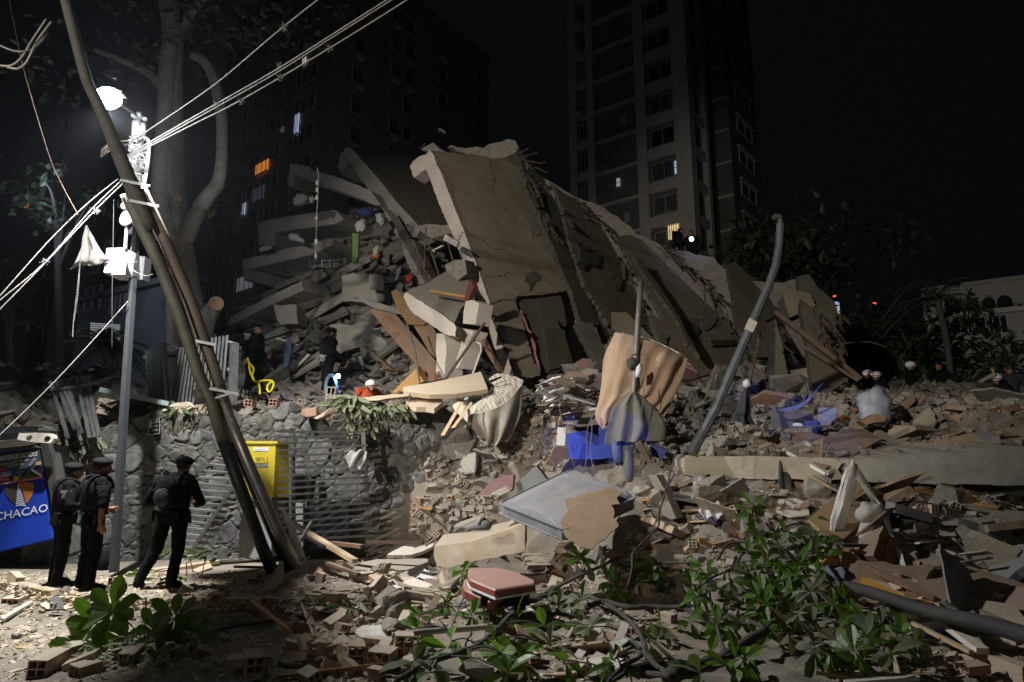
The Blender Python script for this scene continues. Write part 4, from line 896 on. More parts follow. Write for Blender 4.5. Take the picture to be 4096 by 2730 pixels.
m = MB(); m.box(at(478,1055,10.32), (.22,.01,.36), R); m.build('box_door', white, bx)
m = MB(); m.box(at(568,1080,10.9), (.18,.2,.4), R); m.build('rear_box', steel, SP)
m = MB(); m.smooth = True; c = at(512,868,10.3); m.ball(c, (.12,.05,.17), Matrix.Rotation(.5,3,'Y'), 16, 10); m.build('dish', white, SP)
m = MB(); m.smooth = True; m.ball(at(500,825,10.25), (.07,.05,.07), None, 12, 8); m.build('sensor', white, SP)
m = MB(); m.bar(at(507,905,10.35), at(501,995,10.35), .04, .03); m.build('antenna_bar', white, SP)
m = MB(); m.bar(at(528,905,10.4), at(520,940,10.4), .09, .09); m.build('dark_bracket', blackp, SP)
for a, b, c_, r in ((547,490,548,.075),(574,495,540,.04)):
    m = MB(); m.smooth = True; m.tube([at(a, b, 10.7), at(a-2, c_, 10.7)], r, 12); m.build('insulator', white, SP)
m = MB(); m.box(at(549,467,10.68), (.16,.1,.05)); m.build('clamp', white, SP); m = MB(); m.box(at(580,478,10.7), (.06,.05,.05)); m.build('clamp', white, SP); m = MB(); m.box(at(553,540,10.66), (.12,.1,.05)); m.build('clamp', white, SP)
m = MB(); rr = random.Random(21)
for k in range(46):
    a = V((rr.gauss(545,16), rr.uniform(545,700), rr.uniform(10.45,10.8))); P = [at(*a)]
    for q in range(4):
        a = a+V((rr.gauss(0,16), rr.gauss(2,18), rr.gauss(0,.05))); a.x = min(max(a.x, 512), 590); a.y = min(max(a.y, 540), 740); P.append(at(*a))
    m.tube(spline(P, 4), .011, 4)
for k in range(60):
    c0 = at(rr.choice((552,562)), rr.choice((640,660,690)), 10.5); d = V((rr.gauss(0,1),rr.gauss(0,1),rr.gauss(0,.6))).normalized(); m.tube([c0, c0+d*rr.uniform(.08,.19)], .005, 3)
for x0 in (590,596,600): m.tube(spline(P3([(575,545,10.6),(x0-3,560,10.5),(x0,600,10.5),(x0-10,690,10.5),(x0-26,775,10.45)]), 5), .010, 5)
for x0 in (560,570): m.tube([at(x0+3*math.sin(k*1.9), 700+k*3.4, 10.5) for k in range(18)], .006, 4)
m.build('knotted_cables', M('pale_wire', (.62,.62,.60), (.5,.5,.48), 6, rough=.5, bump=.1), SP)
m = MB(); m.tube(spline(P3([(540,940,10.6),(520,1010,10.5),(502,1055,10.4),(548,1048,10.5)]), 5), .008, 5); m.tube(spline(P3([(525,1075,10.4),(545,1090,10.3),(580,1104,10.3),(610,1098,10.1)]), 5), .008, 5); m.build('cable', cablep, SP)
# ---------------- overhead cables ----------------
def cable(pts, r, label, mat=cablep, sag=0, grp='overhead cables', n=8):
    m = MB(); m.smooth = True; m.tube(spline(P3(pts), n), r, 5); return m.build('overhead_cable', mat, None, label, 'cable', grp)
cable([(497,585,10.2),(654,481,9.9),(870,330,9.4),(1100,136,8.7),(1290,-15,8.2)],   .010, 'topmost pale cable running up right from the leaning pole')
for (dy, lab) in ((0,'upper cable of the close pair running up right'), (13,'lower cable of the close pair running up right')):
    cable([(505,625+dy*.6,10.1),(589,575+dy*.7,9.9),(870,414+dy,9.4),(1100,283+dy,9.0),(1320,145+dy*.9,8.6),(1580,-20+dy,8.2)], .010, lab)
cable([(500,640,10.1),(589,592,9.9),(780,495,9.6),(963,402,9.3),(1315,196,8.7),(1665,-22,8.2)], .011, 'lowest pale cable running up right from the leaning pole')
for k, pts in enumerate(([(472,717,9.9),(350,815,9.6),(200,960,9.3),(0,1184,8.8),(-60,1250,8.7)],[(480,728,9.9),(360,845,9.6),(180,1050,9.2),(0,1202,8.8),(-60,1262,8.7)],[(491,735,9.9),(378,845,9.6),(182,1052,9.2),(0,1238,8.8),(-60,1310,8.7)])):
    cable(pts, .008, 'pale cable running down left from the leaning pole, %s of the three' % ('topmost','middle','lowest')[k])
cable([(512,1205,10.5),(402,1329,10.2),(245,1500,9.8),(110,1635,9.5),(0,1740,9.2),(-60,1800,9.1)], .008, 'thin guy wire descending left from the lamp post')
cable([(33,-20,9),(60,120,9),(100,300,9),(196,622,9.2),(250,745,9.3),(313,862,9.4)], .007, 'thin dark wire hanging down the left side of the picture', rust)
cable([(455,800,9.9),(452,1000,9.9),(449,1150,9.9),(448,1400,9.9)], .006, 'thin dark wire hanging beside the white junction box', cabled)
cable([(-30,262,6),(0,264,6),(50,262,6),(93,224,6),(125,170,6.1),(185,80,6.3)], .012, 'upper loop of grey cable at the top left corner'); cable([(30,270,6),(70,276,6),(103,255,6),(128,210,6),(150,165,6.2),(205,90,6.4)], .012, 'lower loop of grey cable at the top left corner'); cable([(-30,165,6),(0,183,6),(50,203,6),(94,207,6),(140,190,6.1),(190,130,6.3)], .010, 'flat curve of grey cable across the two loops at the top left')
for k, (a, b, c, d, lb) in enumerate(((868,420,9.4,0,'on the close cable pair beside the tree'),(963,404,9.3,0,'on the lowest cable right of the tree'),(1137,110,8.6,1,'on the topmost cable'),(1118,262,9,1,'on the close cable pair above the apartment block'),(1118,312,9,0,'on the lowest cable below the pair'),(1315,192,8.7,1,'on the lowest cable near the roofline'),(380,845,9.6,0,'on the cables left of the leaning pole'),(181,1048,9.2,0,'on the cables above the dark trees'))):
    m = MB(); rr = random.Random(k); p = at(a, b, c)
    for _ in range(46): m.tube([p, p+V((rr.gauss(0,1),rr.gauss(0,1),rr.gauss(0,1))).normalized()*rr.uniform(.03,.075)], .0025, 3)
    m.build('air_plant', M('air_plant_grey', (.18,.18,.16), (.13,.13,.12), 8), None, 'wispy grey air plant growing '+lb, 'air plant', 'air plants on the cables')
# kite flag
rows = [at3('C', [(738,648),(742,646),(746,648)], 10.2), at3('C', [(715,740),(745,735),(795,745)], 10.2), at3('C', [(690,870),(760,850),(850,845)], 10.25), at3('C', [(655,960),(760,940),(905,920)], 10.25), at3('C', [(602,1018),(760,990),(942,958)], 10.3)]
kt = patch(rows, 10, 8, .008, lambda u, v: .05*math.sin(u*9+v*2)*v+.02*mn.noise(V((u*6,v*5,0)))); KF = empty('cloth_kite', at(310,1075,10.2), 'grey white triangular cloth hanging like a kite left of the lamp post', 'kite')
kt.build('cloth', M('grey_white_cloth', (.30,.29,.27), (.25,.24,.23), 3, bump=.15), KF); m = MB(); m.tube(spline(at3('C', [(735,650,10.2),(700,840,10.19),(682,1000,10.18),(655,1250,10.2),(628,1480,10.2),(622,1600,10.2)]), 5), .006, 4); m.tube(spline(at3('C', [(684,1000,10.2),(665,1250,10.2),(632,1470,10.2)]), 5), .005, 4); m.build('string', cablep, KF)
# ---------------- kiosk with poster ----------------
KI = empty('advertising_kiosk', at(100,2210,11.2), 'blue advertising kiosk with posters and a torn white roof strip at the left edge', 'kiosk')
kpl = plane((0,1830,11.3),(204,2158,11.0),(0,2240,11.1))
slab('blue_panel', 'R', [(-60,640),(0,648),(485,570),(520,1000),(556,1225),(520,1240),(0,1365),(-60,1375)], kpl, .12, blueb, KI)
slab('upper_poster', 'R', [(-60,290),(400,245),(440,330),(472,560),(0,648),(-60,655)], kpl, .10, M('purple_blue_poster', (.035,.04,.26), (.03,.04,.22), 3, rough=.4, bump=.05, rnd=0), KI, off=.012)
slab('shoe_poster', 'R', [(-60,335),(0,325),(420,262),(455,430),(458,455),(0,500),(-60,510)], kpl, .01, M('teal_grey_poster', (.05,.09,.10), (.02,.03,.035), 2, rough=.4, bump=0, rnd=0), KI, off=.03)
slab('red_strip', 'R', [(-60,640),(0,630),(465,552),(468,575),(0,652),(-60,660)], kpl, .01, M('salmon_strip', (.45,.12,.10), (.4,.1,.09), 3, rough=.5, bump=0, rnd=0), KI, off=.035)
slab('kiosk_frame', 'R', [(-60,262),(385,212),(398,245),(-60,290)], kpl, .25, dsteel, KI, off=.08)
slab('side_post', 'R', [(440,205),(520,200),(560,330),(600,560),(625,680),(600,960),(575,960),(520,640),(450,300)], kpl, .2, dsteel, KI, off=.05)
slab('dark_side', 'R', [(520,205),(600,205),(600,300),(640,640),(560,340)], kpl, .3, blackg, KI, off=-.05)
slab('roof_strip', 'R', [(-60,120),(0,100),(110,80),(200,85),(230,92),(370,85),(540,92),(585,110),(590,145),(545,198),(365,190),(80,142),(-60,200)], kpl, .06, wht, KI, off=.35)
slab('roof_hole', 'R', [(475,150),(500,122),(530,122),(544,145),(525,168),(490,172)], kpl, .02, blackg, KI, off=.36); slab('roof_hole', 'R', [(85,105),(110,92),(148,100),(140,118),(100,118)], kpl, .02, blackg, KI, off=.36); slab('roof_hole', 'R', [(285,130),(330,112),(350,130),(320,160),(295,155)], kpl, .02, rust, KI, off=.36)
slab('roof_top', 'R', [(-60,30),(250,15),(420,20),(560,60),(600,100),(540,95),(200,84),(-60,105)], plane((0,1715,11.2),(220,1735,11.3),(100,1706,12)), .1, blackg, KI)
slab('emblem', 'R', [(45,700),(90,665),(200,630),(190,700),(180,830),(165,860),(100,810),(60,750)], kpl, .01, M('dark_brown_print', (.04,.035,.03), rnd=0, bump=0), KI, off=.01)
slab('emblem', 'R', [(200,630),(300,618),(355,628),(366,660),(360,710),(330,790),(290,850),(275,835),(240,700)], kpl, .01, M('orange_print', (.42,.14,.02), rnd=0, bump=0), KI, off=.01)
m = MB(); inkp = M('white_print', (.75,.76,.78), rnd=0, bump=0)
for k in range(11):
    y = 640+k*22; l = 192-k*2.2; r = 208+k*7; mid = (l+r)/2
    for a, b in (((l, y+10), (mid, y)), ((mid, y), (r, y+8))):
        q = [onp(p, kpl, .016) for p in px('R', [a, b, (b[0], b[1]+11), (a[0], a[1]+11)])]; m.add(q, [(0,1,2,3)])
m.build('emblem_stripes', inkp, KI)
def text(s, fr, a, b, hh, pl, mat, parent, off=.02, name='lettering', font_bold=0):
    """flat lettering from pixel a to pixel b along the baseline, hh = cap height in the same frame"""
    pa, pb = px(fr, [a, b]); A3, B3 = onp(pa, pl, off), onp(pb, pl, off); k = FR[fr][2]
    cu = bpy.data.curves.new(name, 'FONT'); cu.body = s; cu.size = 1; cu.resolution_u = 2; cu.offset = font_bold
    t = bpy.data.objects.new(name, cu); COL.objects.link(t); bpy.context.view_layer.update()
    dg = bpy.context.evaluated_depsgraph_get(); me = bpy.data.meshes.new_from_object(t.evaluated_get(dg)); bpy.data.objects.remove(t)
    co = [v.co.copy() for v in me.vertices]; w_ = max(c.x for c in co)-min(c.x for c in co); x0 = min(c.x for c in co); hc = .70
    r = (B3-A3); L = r.length; r.normalize(); u = pl[1].cross(r).normalized(); u = u if u.z > 0 else -u
    T3 = onp(((pa[0]), pa[1]-hh/k), pl, off); Hh = max(.005, (T3-A3).dot(u))
    o0 = WL[parent]; vs = [A3+r*((c.x-x0)/w_*L)+u*(c.y/hc*Hh)-o0 for c in co]
    nm = bpy.data.meshes.new(name); nm.from_pydata([tuple(v) for v in vs], [], [list(p.vertices) for p in me.polygons]); nm.materials.append(mat); bpy.data.meshes.remove(me)
    o = bpy.data.objects.new(name, nm); COL.objects.link(o); o.parent = parent; WL[o] = o0; return o
text('CHACAO', 'R', (-52,1040), (515,935), 85, kpl, inkp, KI)
text('ARACION DE CALZADOS', 'R', (-30,392), (402,335), 48, kpl, inkp, KI, .045, font_bold=.02)
text('DE NIÑOS, DAMAS Y CABALLEROS', 'R', (8,438), (314,382), 15, kpl, inkp, KI, .045); text('CARTERAS', 'R', (80,458), (248,428), 17, kpl, inkp, KI, .045)
text('RVICIO', 'R', (4,538), (120,518), 20, kpl, inkp, KI, .03); text('LOMERIA', 'R', (0,570), (123,548), 24, kpl, inkp, KI, .03, font_bold=.02)
text('1039/0424 167 4268', 'R', (2,648), (172,618), 13, kpl, inkp, KI, .05); text('servicioplomeria2023', 'R', (240,606), (464,566), 13, kpl, inkp, KI, .05)
slab('red_badge', 'R', [(-40,590),(0,580),(90,568),(105,582),(98,602),(0,612)], kpl, .006, M('salmon_strip', (0,0,0)), KI, off=.03)
shp = [('tool_picture', [(335,478),(350,470),(372,490),(455,545),(440,558),(360,510),(340,500)], white), ('pipe_picture', [(398,490),(430,460),(455,500),(462,540),(440,535),(425,505),(405,510)], redc), ('kettle_picture', [(172,525),(200,488),(250,490),(270,510),(235,530),(230,560),(205,590),(195,530)], steel), ('fitting_picture', [(145,590),(150,560),(175,545),(205,575),(200,598),(150,602)], yel), ('vegetable_picture', [(230,560),(280,545),(350,530),(405,540),(400,560),(300,580),(235,588)], leafm), ('jar_picture', [(300,490),(328,486),(320,530),(345,540),(300,548)], steel), ('shoe_picture', [(300,445),(330,390),(370,350),(405,372),(370,400),(340,440)], M('mauve_print', (.22,.18,.28), rnd=0, bump=0)), ('sole_picture', [(385,400),(443,392),(446,430),(385,438)], wood), ('shoe_picture', [(-40,480),(0,462),(72,472),(74,490),(0,502),(-40,505)], M('red_print', (.3,.03,.03), rnd=0, bump=0))]
for nm, pts, mt in shp: slab(nm, 'R', pts, kpl, .006, mt, KI, off=.045)
# street name plate
SG = empty('street_sign', wallat(603,1705,.1), 'black street name plate on the stone wall below the green fence', 'sign'); c0, c1, c2 = wallat(594,1680,.14), wallat(638,1735,.14), wallat(594,1735,.14)
spn = (c1-c0).cross(c2-c0).normalized(); spn = spn if spn.y < 0 else -spn; spl = (c0, spn)
slab('plate', 'E', [(1168,358),(1248,346),(1252,458),(1165,470)], spl, .02, M('black_plate', (.015,.018,.018), rough=.4, bump=0, rnd=0), SG)
slab('white_emblem', 'E', [(1174,366),(1188,364),(1188,412),(1174,416)], spl, .004, inkp, SG, off=.006); slab('upper_strip', 'E', [(1192,366),(1240,356),(1240,374),(1192,384)], spl, .004, M('grey_print', (.3,.3,.3), rnd=0, bump=0), SG, off=.006)
text('PRIMERA', 'E', (1196,412), (1240,406), 16, spl, inkp, SG, .01); text('AVENIDA', 'E', (1192,444), (1242,438), 18, spl, inkp, SG, .01)
m = MB()
for q in (((1166,357),(1249,345)),((1249,345),(1252,459)),((1252,459),(1164,471)),((1164,471),(1166,357))):
    a, b = [onp(p, spl, .008) for p in px('E', q)]; m.bar(a, b, .006, .006)
m.build('border', inkp, SG)
# ---------------- fences ----------------
def fence(name, bars, d, w, mat, label, rails=(), cat='fence', th=.04, lean=0, extra=None):
    root = empty(name, at(*px('E' if not extra else extra, [bars[0][1]])[0][:2], d), label, cat); m = MB(); fr = extra or 'E'
    for k, (a, b) in enumerate(bars):
        pa, pb = px(fr, [a])[0], px(fr, [b])[0]; m2 = MB(); m2.bar(at(pa[0], pa[1], d+lean), at(pb[0], pb[1], d), w, th, up=(0,-1,0)); m2.build('bar', mat, root)
    for k, (a, b) in enumerate(rails):
        pa, pb = px(fr, [a])[0], px(fr, [b])[0]; m2 = MB(); m2.bar(at(pa[0], pa[1], d+.06+lean*.5), at(pb[0], pb[1], d+.06+lean*.5), .05, .04, up=(0,-1,0)); m2.build('rail', mat, root)
    return root
fence('tilted_fence', [((395,55),(535,500)),((438,48),(590,430)),((478,40),(625,420)),((520,32),(640,460)),((600,15),(705,495)),((640,12),(745,490)),((680,10),(780,485))], 11.5, .045, steel, 'tilted grey fence panel of flat bars at the left end of the wall', [((400,118),(640,85)),((640,85),(760,60)),((760,60),(930,-5))], lean=.3)
wb = [((15+16.5*k*2.0, 0),) for k in range(0)]
gb = [((105+k*17.8, 722-k*4.2), (150+k*18.5*.62+k*3, 1455-k*3)) for k in range(12)]
fence('green_fence', [((a[0], a[1]), (b[0], b[1])) for a, b in gb], 13.0, .04, teal, 'teal green upright fence panel left of the leaning poles', [((70,800),(440,700)),((150,1400),(370,1400))], extra='W', th=.05)
fence('grey_fence', [((500+k*36, 690-k*11),(372+k*44, 1420-k*10)) for k in range(8)]+[((300,620),(372,1400))], 12.95, .038, steel, 'leaning grey fence panel directly behind the strapped tubes', [((290,640),(470,700))], extra='W', th=.05)
fence('grey_fence', [((775+k*42.5, 590-k*7),(690+k*46, 1380-k*20)) for k in range(7)], 13.0, .045, steel, 'grey fence panel right of the leaning poles with pointed bar ends', [((760,690),(1040,660)),((800,1040),(1050,930))], extra='W', th=.05)
m = MB(); m.bar(at3('W', [(1105,640)], 13)[0], at3('W', [(1080,1345)], 12.9)[0], .13, .13); m.bar(at3('W', [(1035,620)], 13)[0], at3('W', [(1130,645)], 13)[0], .05, .04); m.build('fence_post', steel, None, 'square steel fence post at the right end of the upright fences', 'fence post')
m = MB(); a, b = at3('E', [(785,115),(1325,228)], 12.3); m.bar(a, b, .05, .085); m.build('steel_bar', teal, None, 'blue grey steel bar poking left across the lamp post', 'bar')
# fallen gate of horizontal bars
GT = empty('fallen_gate', at(1300,2200,11.7), 'fallen steel gate of long horizontal bars standing against the stone wall', 'gate')
ys_ = [(937,940),(980,970),(1032,1000),(1082,1042),(1130,1098),(1180,1148),(1230,1190),(1282,1240),(1332,1290),(1384,1338),(1436,1390),(1490,1445),(1540,1495)]
for k, (y0, y1) in enumerate(ys_):
    a, b = at3('K', [(415,y0)], 11.7)[0], at3('K', [(1085 if k == 0 else 1045 if k < 3 else 1112+k*2, y1)], 12.1)[0]; m = MB(); m.bar(a, b, .03, .034); m.build('bar', dsteel, GT)
for k, (y0, y1) in enumerate(((20,15),(72,62),(134,76),(190,130),(240,186),(300,245),(350,305),(420,385))):
    a, b = at3('N', [(250,y0+4)], 11.7)[0], at3('N', [(1020+k*7, y1 if k > 1 else y1+8)], 12.1)[0]
    if k > 1:
        m = MB(); m.bar(a, b, .03, .034); m.build('bar', dsteel, GT)
m = MB(); m.bar(at3('K', [(525,940)], 12.0)[0], at(1170,2180,12.0), .1, .05, up=(0,-1,0)); m.bar(at3('K', [(1085,940)], 12.1)[0], at(1465,1990,12.1), .07, .05, up=(0,-1,0)); m.build('stile', dsteel, GT)
G2 = empty('bent_gate', at(750,2200,11.5), 'bent gate of curved bars leaning on the wall behind the single officer', 'gate')
for k in range(15):
    y = 655+k*50; x0 = 1690-min(k,4)*42-max(0,k-4)*9; x1 = 1870-max(0,k-3)*18; m = MB()
    m.tube(spline(at3('E', [(x0,y-2,11.6),((x0+x1)/2-30,y+8,11.45),(x1,y+22,11.55)]), 4), .026, 5); m.build('bar', steel, G2)
m = MB(); m.bar(*at3('E', [(1840,860,11.5),(1490,1400,11.4)]), .07, .05); m.build('stile', dsteel, G2)
# yellow cabinet on a plinth
YC = empty('control_cabinet', at(1050,2010,11.3), 'yellow street control cabinet on a grey plinth right of the leaning poles', 'cabinet')
ypl = plane((1000,1780,11.9),(1000,1980,11.9),(1100,1775,11.9)); 
slab('body', 'E', [(1935,530),(2165,545),(2145,968),(1925,960)], ypl, .0, yel, YC) if 0 else None
m = MB(); f = [onp(p, ypl) for p in px('E', [(1925,530),(2162,540),(2142,965),(1905,970)])]; m.prism(f, V((.20,.30,0))); m.build('body', yel, YC)
m = MB(); f = [onp(p, ypl, .03) for p in px('E', [(1915,518),(2175,520),(2175,540),(1915,540)])]; m.prism(f, V((.21,.31,0))); m.build('lid', yel, YC)
slab('notice', 'E', [(1984,570),(2105,572),(2104,598),(1984,596)], ypl, .006, inkp, YC, off=.008); slab('yellow_plate', 'E', [(1960,640),(2092,636),(2090,690),(1960,694)], ypl, .01, M('bright_yellow_plate', (.75,.62,.03), rnd=0, bump=.05), YC, off=.014); slab('grey_plate', 'E', [(1990,698),(2098,698),(2096,722),(1990,722)], ypl, .006, pgrey, YC, off=.01)
ink = M('black_ink', (.01,.01,.012), rnd=0, bump=0); inkb = M('blue_ink', (.03,.05,.25), rnd=0, bump=0)
text('ALCALDIA MUNICIPIO CHACAO', 'E', (1990,582), (2099,583), 7, ypl, inkb, YC, .018); text('CONTROLADOR DE TRAFICO', 'E', (1994,593), (2094,594), 7, ypl, inkb, YC, .018)
text('PRIDE/', 'E', (2006,668), (2078,665), 22, ypl, ink, YC, .03); text('CCS 266', 'E', (2010,684), (2078,680), 13, ypl, ink, YC, .03)
m = MB(); f = at3('E', [(1890,985),(2135,985),(2125,1430),(1868,1435)], 11.95); m.prism(f, V((.1,.45,0))); m.build('plinth', pgrey, YC)
m = MB(); f = at3('N', [(385,28),(455,30),(460,430),(405,430)], 12.3); m.prism(f, V((0,.1,0))); m.build('metal_sheet', pgrey, None, 'narrow pale grey metal panel behind the gate bars', 'panel')
m = MB(); f = at3('N', [(470,20),(840,10),(845,420),(480,430)], 12.38); m.prism(f, V((0,.06,0))); m.build('metal_door', M('dark_grey_sheet', (.12,.125,.13), (.09,.09,.1), 4, bump=.2), None, 'dark grey sheet metal door behind the lower gate bars', 'door')
# graffiti on the dark tube
gpl = plane((1010,2000,10.2),(1050,2040,10.22),(1060,1990,10.24)); text('Bestie', 'E', (2010,985), (2075,1060), 30, gpl, M('silver_ink', (.5,.5,.52), rnd=0, bump=0), LP, .0)
# ---------------- named rubble pieces ----------------
def hollow_brick(m, c, R, L=.24, W=.12, Hh=.08, cols=2, rows=1, broken=0, rr=random):
    """ribbed clay block with square tunnels along its length"""
    tx = .013; cw = (W-tx*(cols+1))/cols; ch = (Hh-tx*(rows+1))/rows; xs_ = [-W/2]; zs_ = [-Hh/2]
    for k in range(cols): xs_ += [-W/2+tx+k*(cw+tx), -W/2+(k+1)*(cw+tx)]
    xs_.append(W/2)
    for k in range(rows): zs_ += [-Hh/2+tx+k*(ch+tx), -Hh/2+(k+1)*(ch+tx)]
    zs_.append(Hh/2); nx_, nz_ = len(xs_), len(zs_); vs = []; fs = []
    for sgn in (-1, 1):
        for z in zs_:
            for x in xs_:
                y = sgn*L/2
                if broken and sgn > 0: y -= rr.uniform(0, broken)*L
                p = V((x+rr.uniform(-.002,.002), y, z+rr.uniform(-.002,.002))); vs.append(R @ p+V(c))
    off = nx_*nz_
    def hole(i, j): return i % 2 == 1 and j % 2 == 1 and i < nx_-1 and j < nz_-1
    for j in range(nz_-1):
        for i in range(nx_-1):
            a = j*nx_+i; q = (a, a+1, a+nx_+1, a+nx_)
            if hole(i, j):
                for e in range(4):
                    u, v = q[e], q[(e+1) % 4]; fs.append((u+off, v+off, v, u))
            else: fs.append(q); fs.append(tuple(x+off for x in q[::-1]))
    per = [i for i in range(nx_)]+[j*nx_+nx_-1 for j in range(1,nz_)]+[(nz_-1)*nx_+i for i in range(nx_-2,-1,-1)]+[j*nx_ for j in range(nz_-2,0,-1)]
    for e in range(len(per)):
        u, v = per[e], per[(e+1) % len(per)]; fs.append((v, u, u+off, v+off))
    return m.add(vs, fs)
def rotm(a, b=0, c=0): return Matrix.Rotation(a,3,'Z') @ Matrix.Rotation(b,3,'X') @ Matrix.Rotation(c,3,'Y')
def brickwork(m, c, R, nr, ncol, L=.2, W=.07, D=.09, rr=random):
    for r in range(nr):
        for k in range(ncol):
            if rr.random() < .06: continue
            x = (k-(ncol-1)/2+(r % 2)*.5)*L; y = (r-(nr-1)/2)*W
            m.box(V(c)+R @ V((x+rr.uniform(-.004,.004), y, rr.uniform(-.006,.006))), (L-.012, W-.010, D), R, .003)
    m.box(V(c)+R @ V((0,0,-.012)), ((ncol-.3)*L, (nr-.3)*W, D*.8), R, .004)
# zones give every scattered piece a findable place
LM = [(130,2300,'below the blue kiosk'),(330,2420,'on the kerb in front of the two officers'),(640,2380,'at the feet of the single officer'),(520,2330,'between the lamp post and the single officer'),(150,2480,'in the street at the lower left'),(150,2660,'in the bottom left corner'),(560,2650,'below the leafy sprig'),(900,2480,'right of the leafy sprig'),(900,2290,'in front of the bent gate'),(1120,2340,'at the foot of the leaning poles'),(1180,2560,'in the shadow of the leaning poles'),(1330,2280,'in front of the fallen gate'),(1400,2480,'left of the red suitcase'),(1380,2660,'at the bottom centre left of the branch'),(1700,2300,'between the fallen gate and the red suitcase'),(1650,2190,'on the concrete beam by the stone wall'),(1750,2560,'under the left end of the branch'),(2000,2250,'just behind the red suitcase'),(2250,2360,'right of the red suitcase'),(2250,2600,'under the middle of the fallen branch'),(1900,2080,'left of the grey mattress'),(2620,2200,'right of the torn fibreboard'),(2600,2450,'under the dense leaves'),(2620,2040,'behind the mattress'),(2950,2120,'below the long concrete slab'),(2900,1840,'on top of the long concrete slab'),(3250,2250,'beside the slatted wooden panel'),(3500,2560,'in the dark leaves at lower right'),(3750,2250,'beside the opened wooden cabinet'),(3900,2450,'along the big grey pipe'),(4000,2650,'in the bottom right corner'),(3700,2000,'below the torn hanging fibreboard'),(3950,2010,'at the right edge above the lower slab'),(3600,1750,'right of the milky plastic bag'),(3950,1680,'on the rubble crest at the far right'),(3250,1680,'left of the milky plastic bag'),(3050,1620,'at the foot of the bent pole'),(2880,1560,'between the orange sheet and the bent pole'),(2250,1560,'left of the orange sheet'),(2150,1800,'under the hanging quilted mattress'),(1950,1950,'on the broken end of the stone wall'),(1300,1600,'on top of the stone wall above the yellow cabinet'),(1150,1610,'on the wall top by the yellow strap'),(1500,1600,'on the wall top in front of the white helmet'),(400,1700,'on the wall top left of the street sign'),(60,1700,'on the kiosk roof'),(2350,1850,'below the blue lit rubble'),(2700,1700,'right of the grey coat')]
def zone(a, b): return min(LM, key=lambda t: (t[0]-a)**2+((t[1]-b)*1.4)**2)[2]
used_boxes = [(2000,1880,2560,2120),(1860,2250,2150,2380),(2230,1950,2470,2210),(2730,1830,4096,1930)]
def blocked(a, b): return any(x0 < a < x1 and y0 < b < y1 for x0, y0, x1, y1 in used_boxes)
rr = random.Random(77)
def spot(regs):
    while True:
        r = rr.choices(regs, weights=[x[4] for x in regs])[0]; a = rr.uniform(r[0], r[2]); b = rr.uniform(r[1], r[3])
        if not blocked(a, b): return a, b
NEAR = [(0,2300,900,2420,1.1),(0,2400,1100,2730,1.2),(900,2280,1500,2480,1.6),(1150,2450,1750,2730,3.2),(1450,2200,2000,2500,3.2),(1650,2000,2000,2200,1.0),(1900,2380,2700,2730,3),(2050,2200,2800,2400,2.4),(2500,1990,2900,2300,1.3),(2800,1950,3300,2150,1.2),(2750,1780,3450,1840,.8),(3500,1930,4096,2080,1.6),(3450,2150,4096,2450,1.6),(3300,2450,4096,2730,1.2),(2050,1650,2500,1880,1.4),(1800,1750,2200,2000,1.2),(3350,1600,4096,1800,1.6),(1100,1590,2100,1650,.9),(2050,1650,2900,2080,1.3),(0,1655,560,1745,.6)]
mats_b = [brick, brick, brick, brickr]
def dist(p): return (p-V((0,0,CH))).length
SIZES = []
# hollow bricks: 26 shapes copied to their places
protos = []
for k in range(26):
    m = MB(); cols = rr.choice((2,2,3)); rows = rr.choice((1,1,2)); L = rr.uniform(.16,.27) if k % 3 else rr.uniform(.09,.15)
    hollow_brick(m, (0,0,0), Matrix.Identity(3), L, .13 if cols == 3 else .105, .07 if rows == 1 else .115, cols, rows, rr.choice((0,0,.15,.35)), rr)
    me = bpy.data.meshes.new('hollow_brick'); me.from_pydata(m.v, [], m.f); me.materials.append(mats_b[k % 4]); me.validate(); me.update(); protos.append((me, L, rows, mats_b[k % 4] is brickr))
def orient(p, tilt=.35):
    return Matrix.Rotation(rr.uniform(0,6.28),3,'Z') @ Matrix.Rotation(rr.gauss(0,tilt),3,'X') @ Matrix.Rotation(rr.gauss(0,tilt)+(rr.random() < .25)*1.57,3,'Y')
def place(me, name, p, R, label, cat, group, sc=1):
    o = bpy.data.objects.new(name, me); COL.objects.link(o); o.matrix_world = Matrix.Translation(p) @ R.to_4x4() @ Matrix.Scale(sc, 4)
    return tag(o, label, cat, group)
for k in range(290):
    a, b = spot(NEAR); p = hit(a, b); me, L, rows, red = rr.choice(protos); R = orient(p, .4)
    p.z += .03+rr.uniform(0,.05)
    sz = 'short broken' if L < .15 else ('tall' if rows == 2 else 'long flat')
    place(me, 'hollow_brick', p, R, '%s %s hollow brick %s' % (sz, 'red' if red else 'dusty cream', zone(a, b)), 'brick', 'hollow clay bricks in the rubble')
# concrete chunks
cp = []
for k in range(22):
    m = MB(); s = V((rr.uniform(.6,1.2), rr.uniform(.6,1.2), rr.uniform(.3,.8)))
    m.hull([V((rr.uniform(-1,1)*s.x, rr.uniform(-1,1)*s.y, rr.uniform(-1,1)*s.z)) for _ in range(16)])
    me = bpy.data.meshes.new('concrete_chunk'); me.from_pydata(m.v, [], m.f); me.materials.append(concr if k % 3 else conc)
    bm = bmesh.new(); bm.from_mesh(me); bmesh.ops.bevel(bm, geom=bm.edges[:], offset=.07, segments=1, affect='EDGES', clamp_overlap=True); bmesh.ops.subdivide_edges(bm, edges=bm.edges[:], cuts=1)
    for v in bm.verts: v.co += V((mn.noise(v.co*4),mn.noise(v.co*4+V((9,0,0))),mn.noise(v.co*4+V((0,9,0)))))*.09
    bm.to_mesh(me); bm.free(); me.update(); cp.append((me, s.z < .5))
cp2 = []
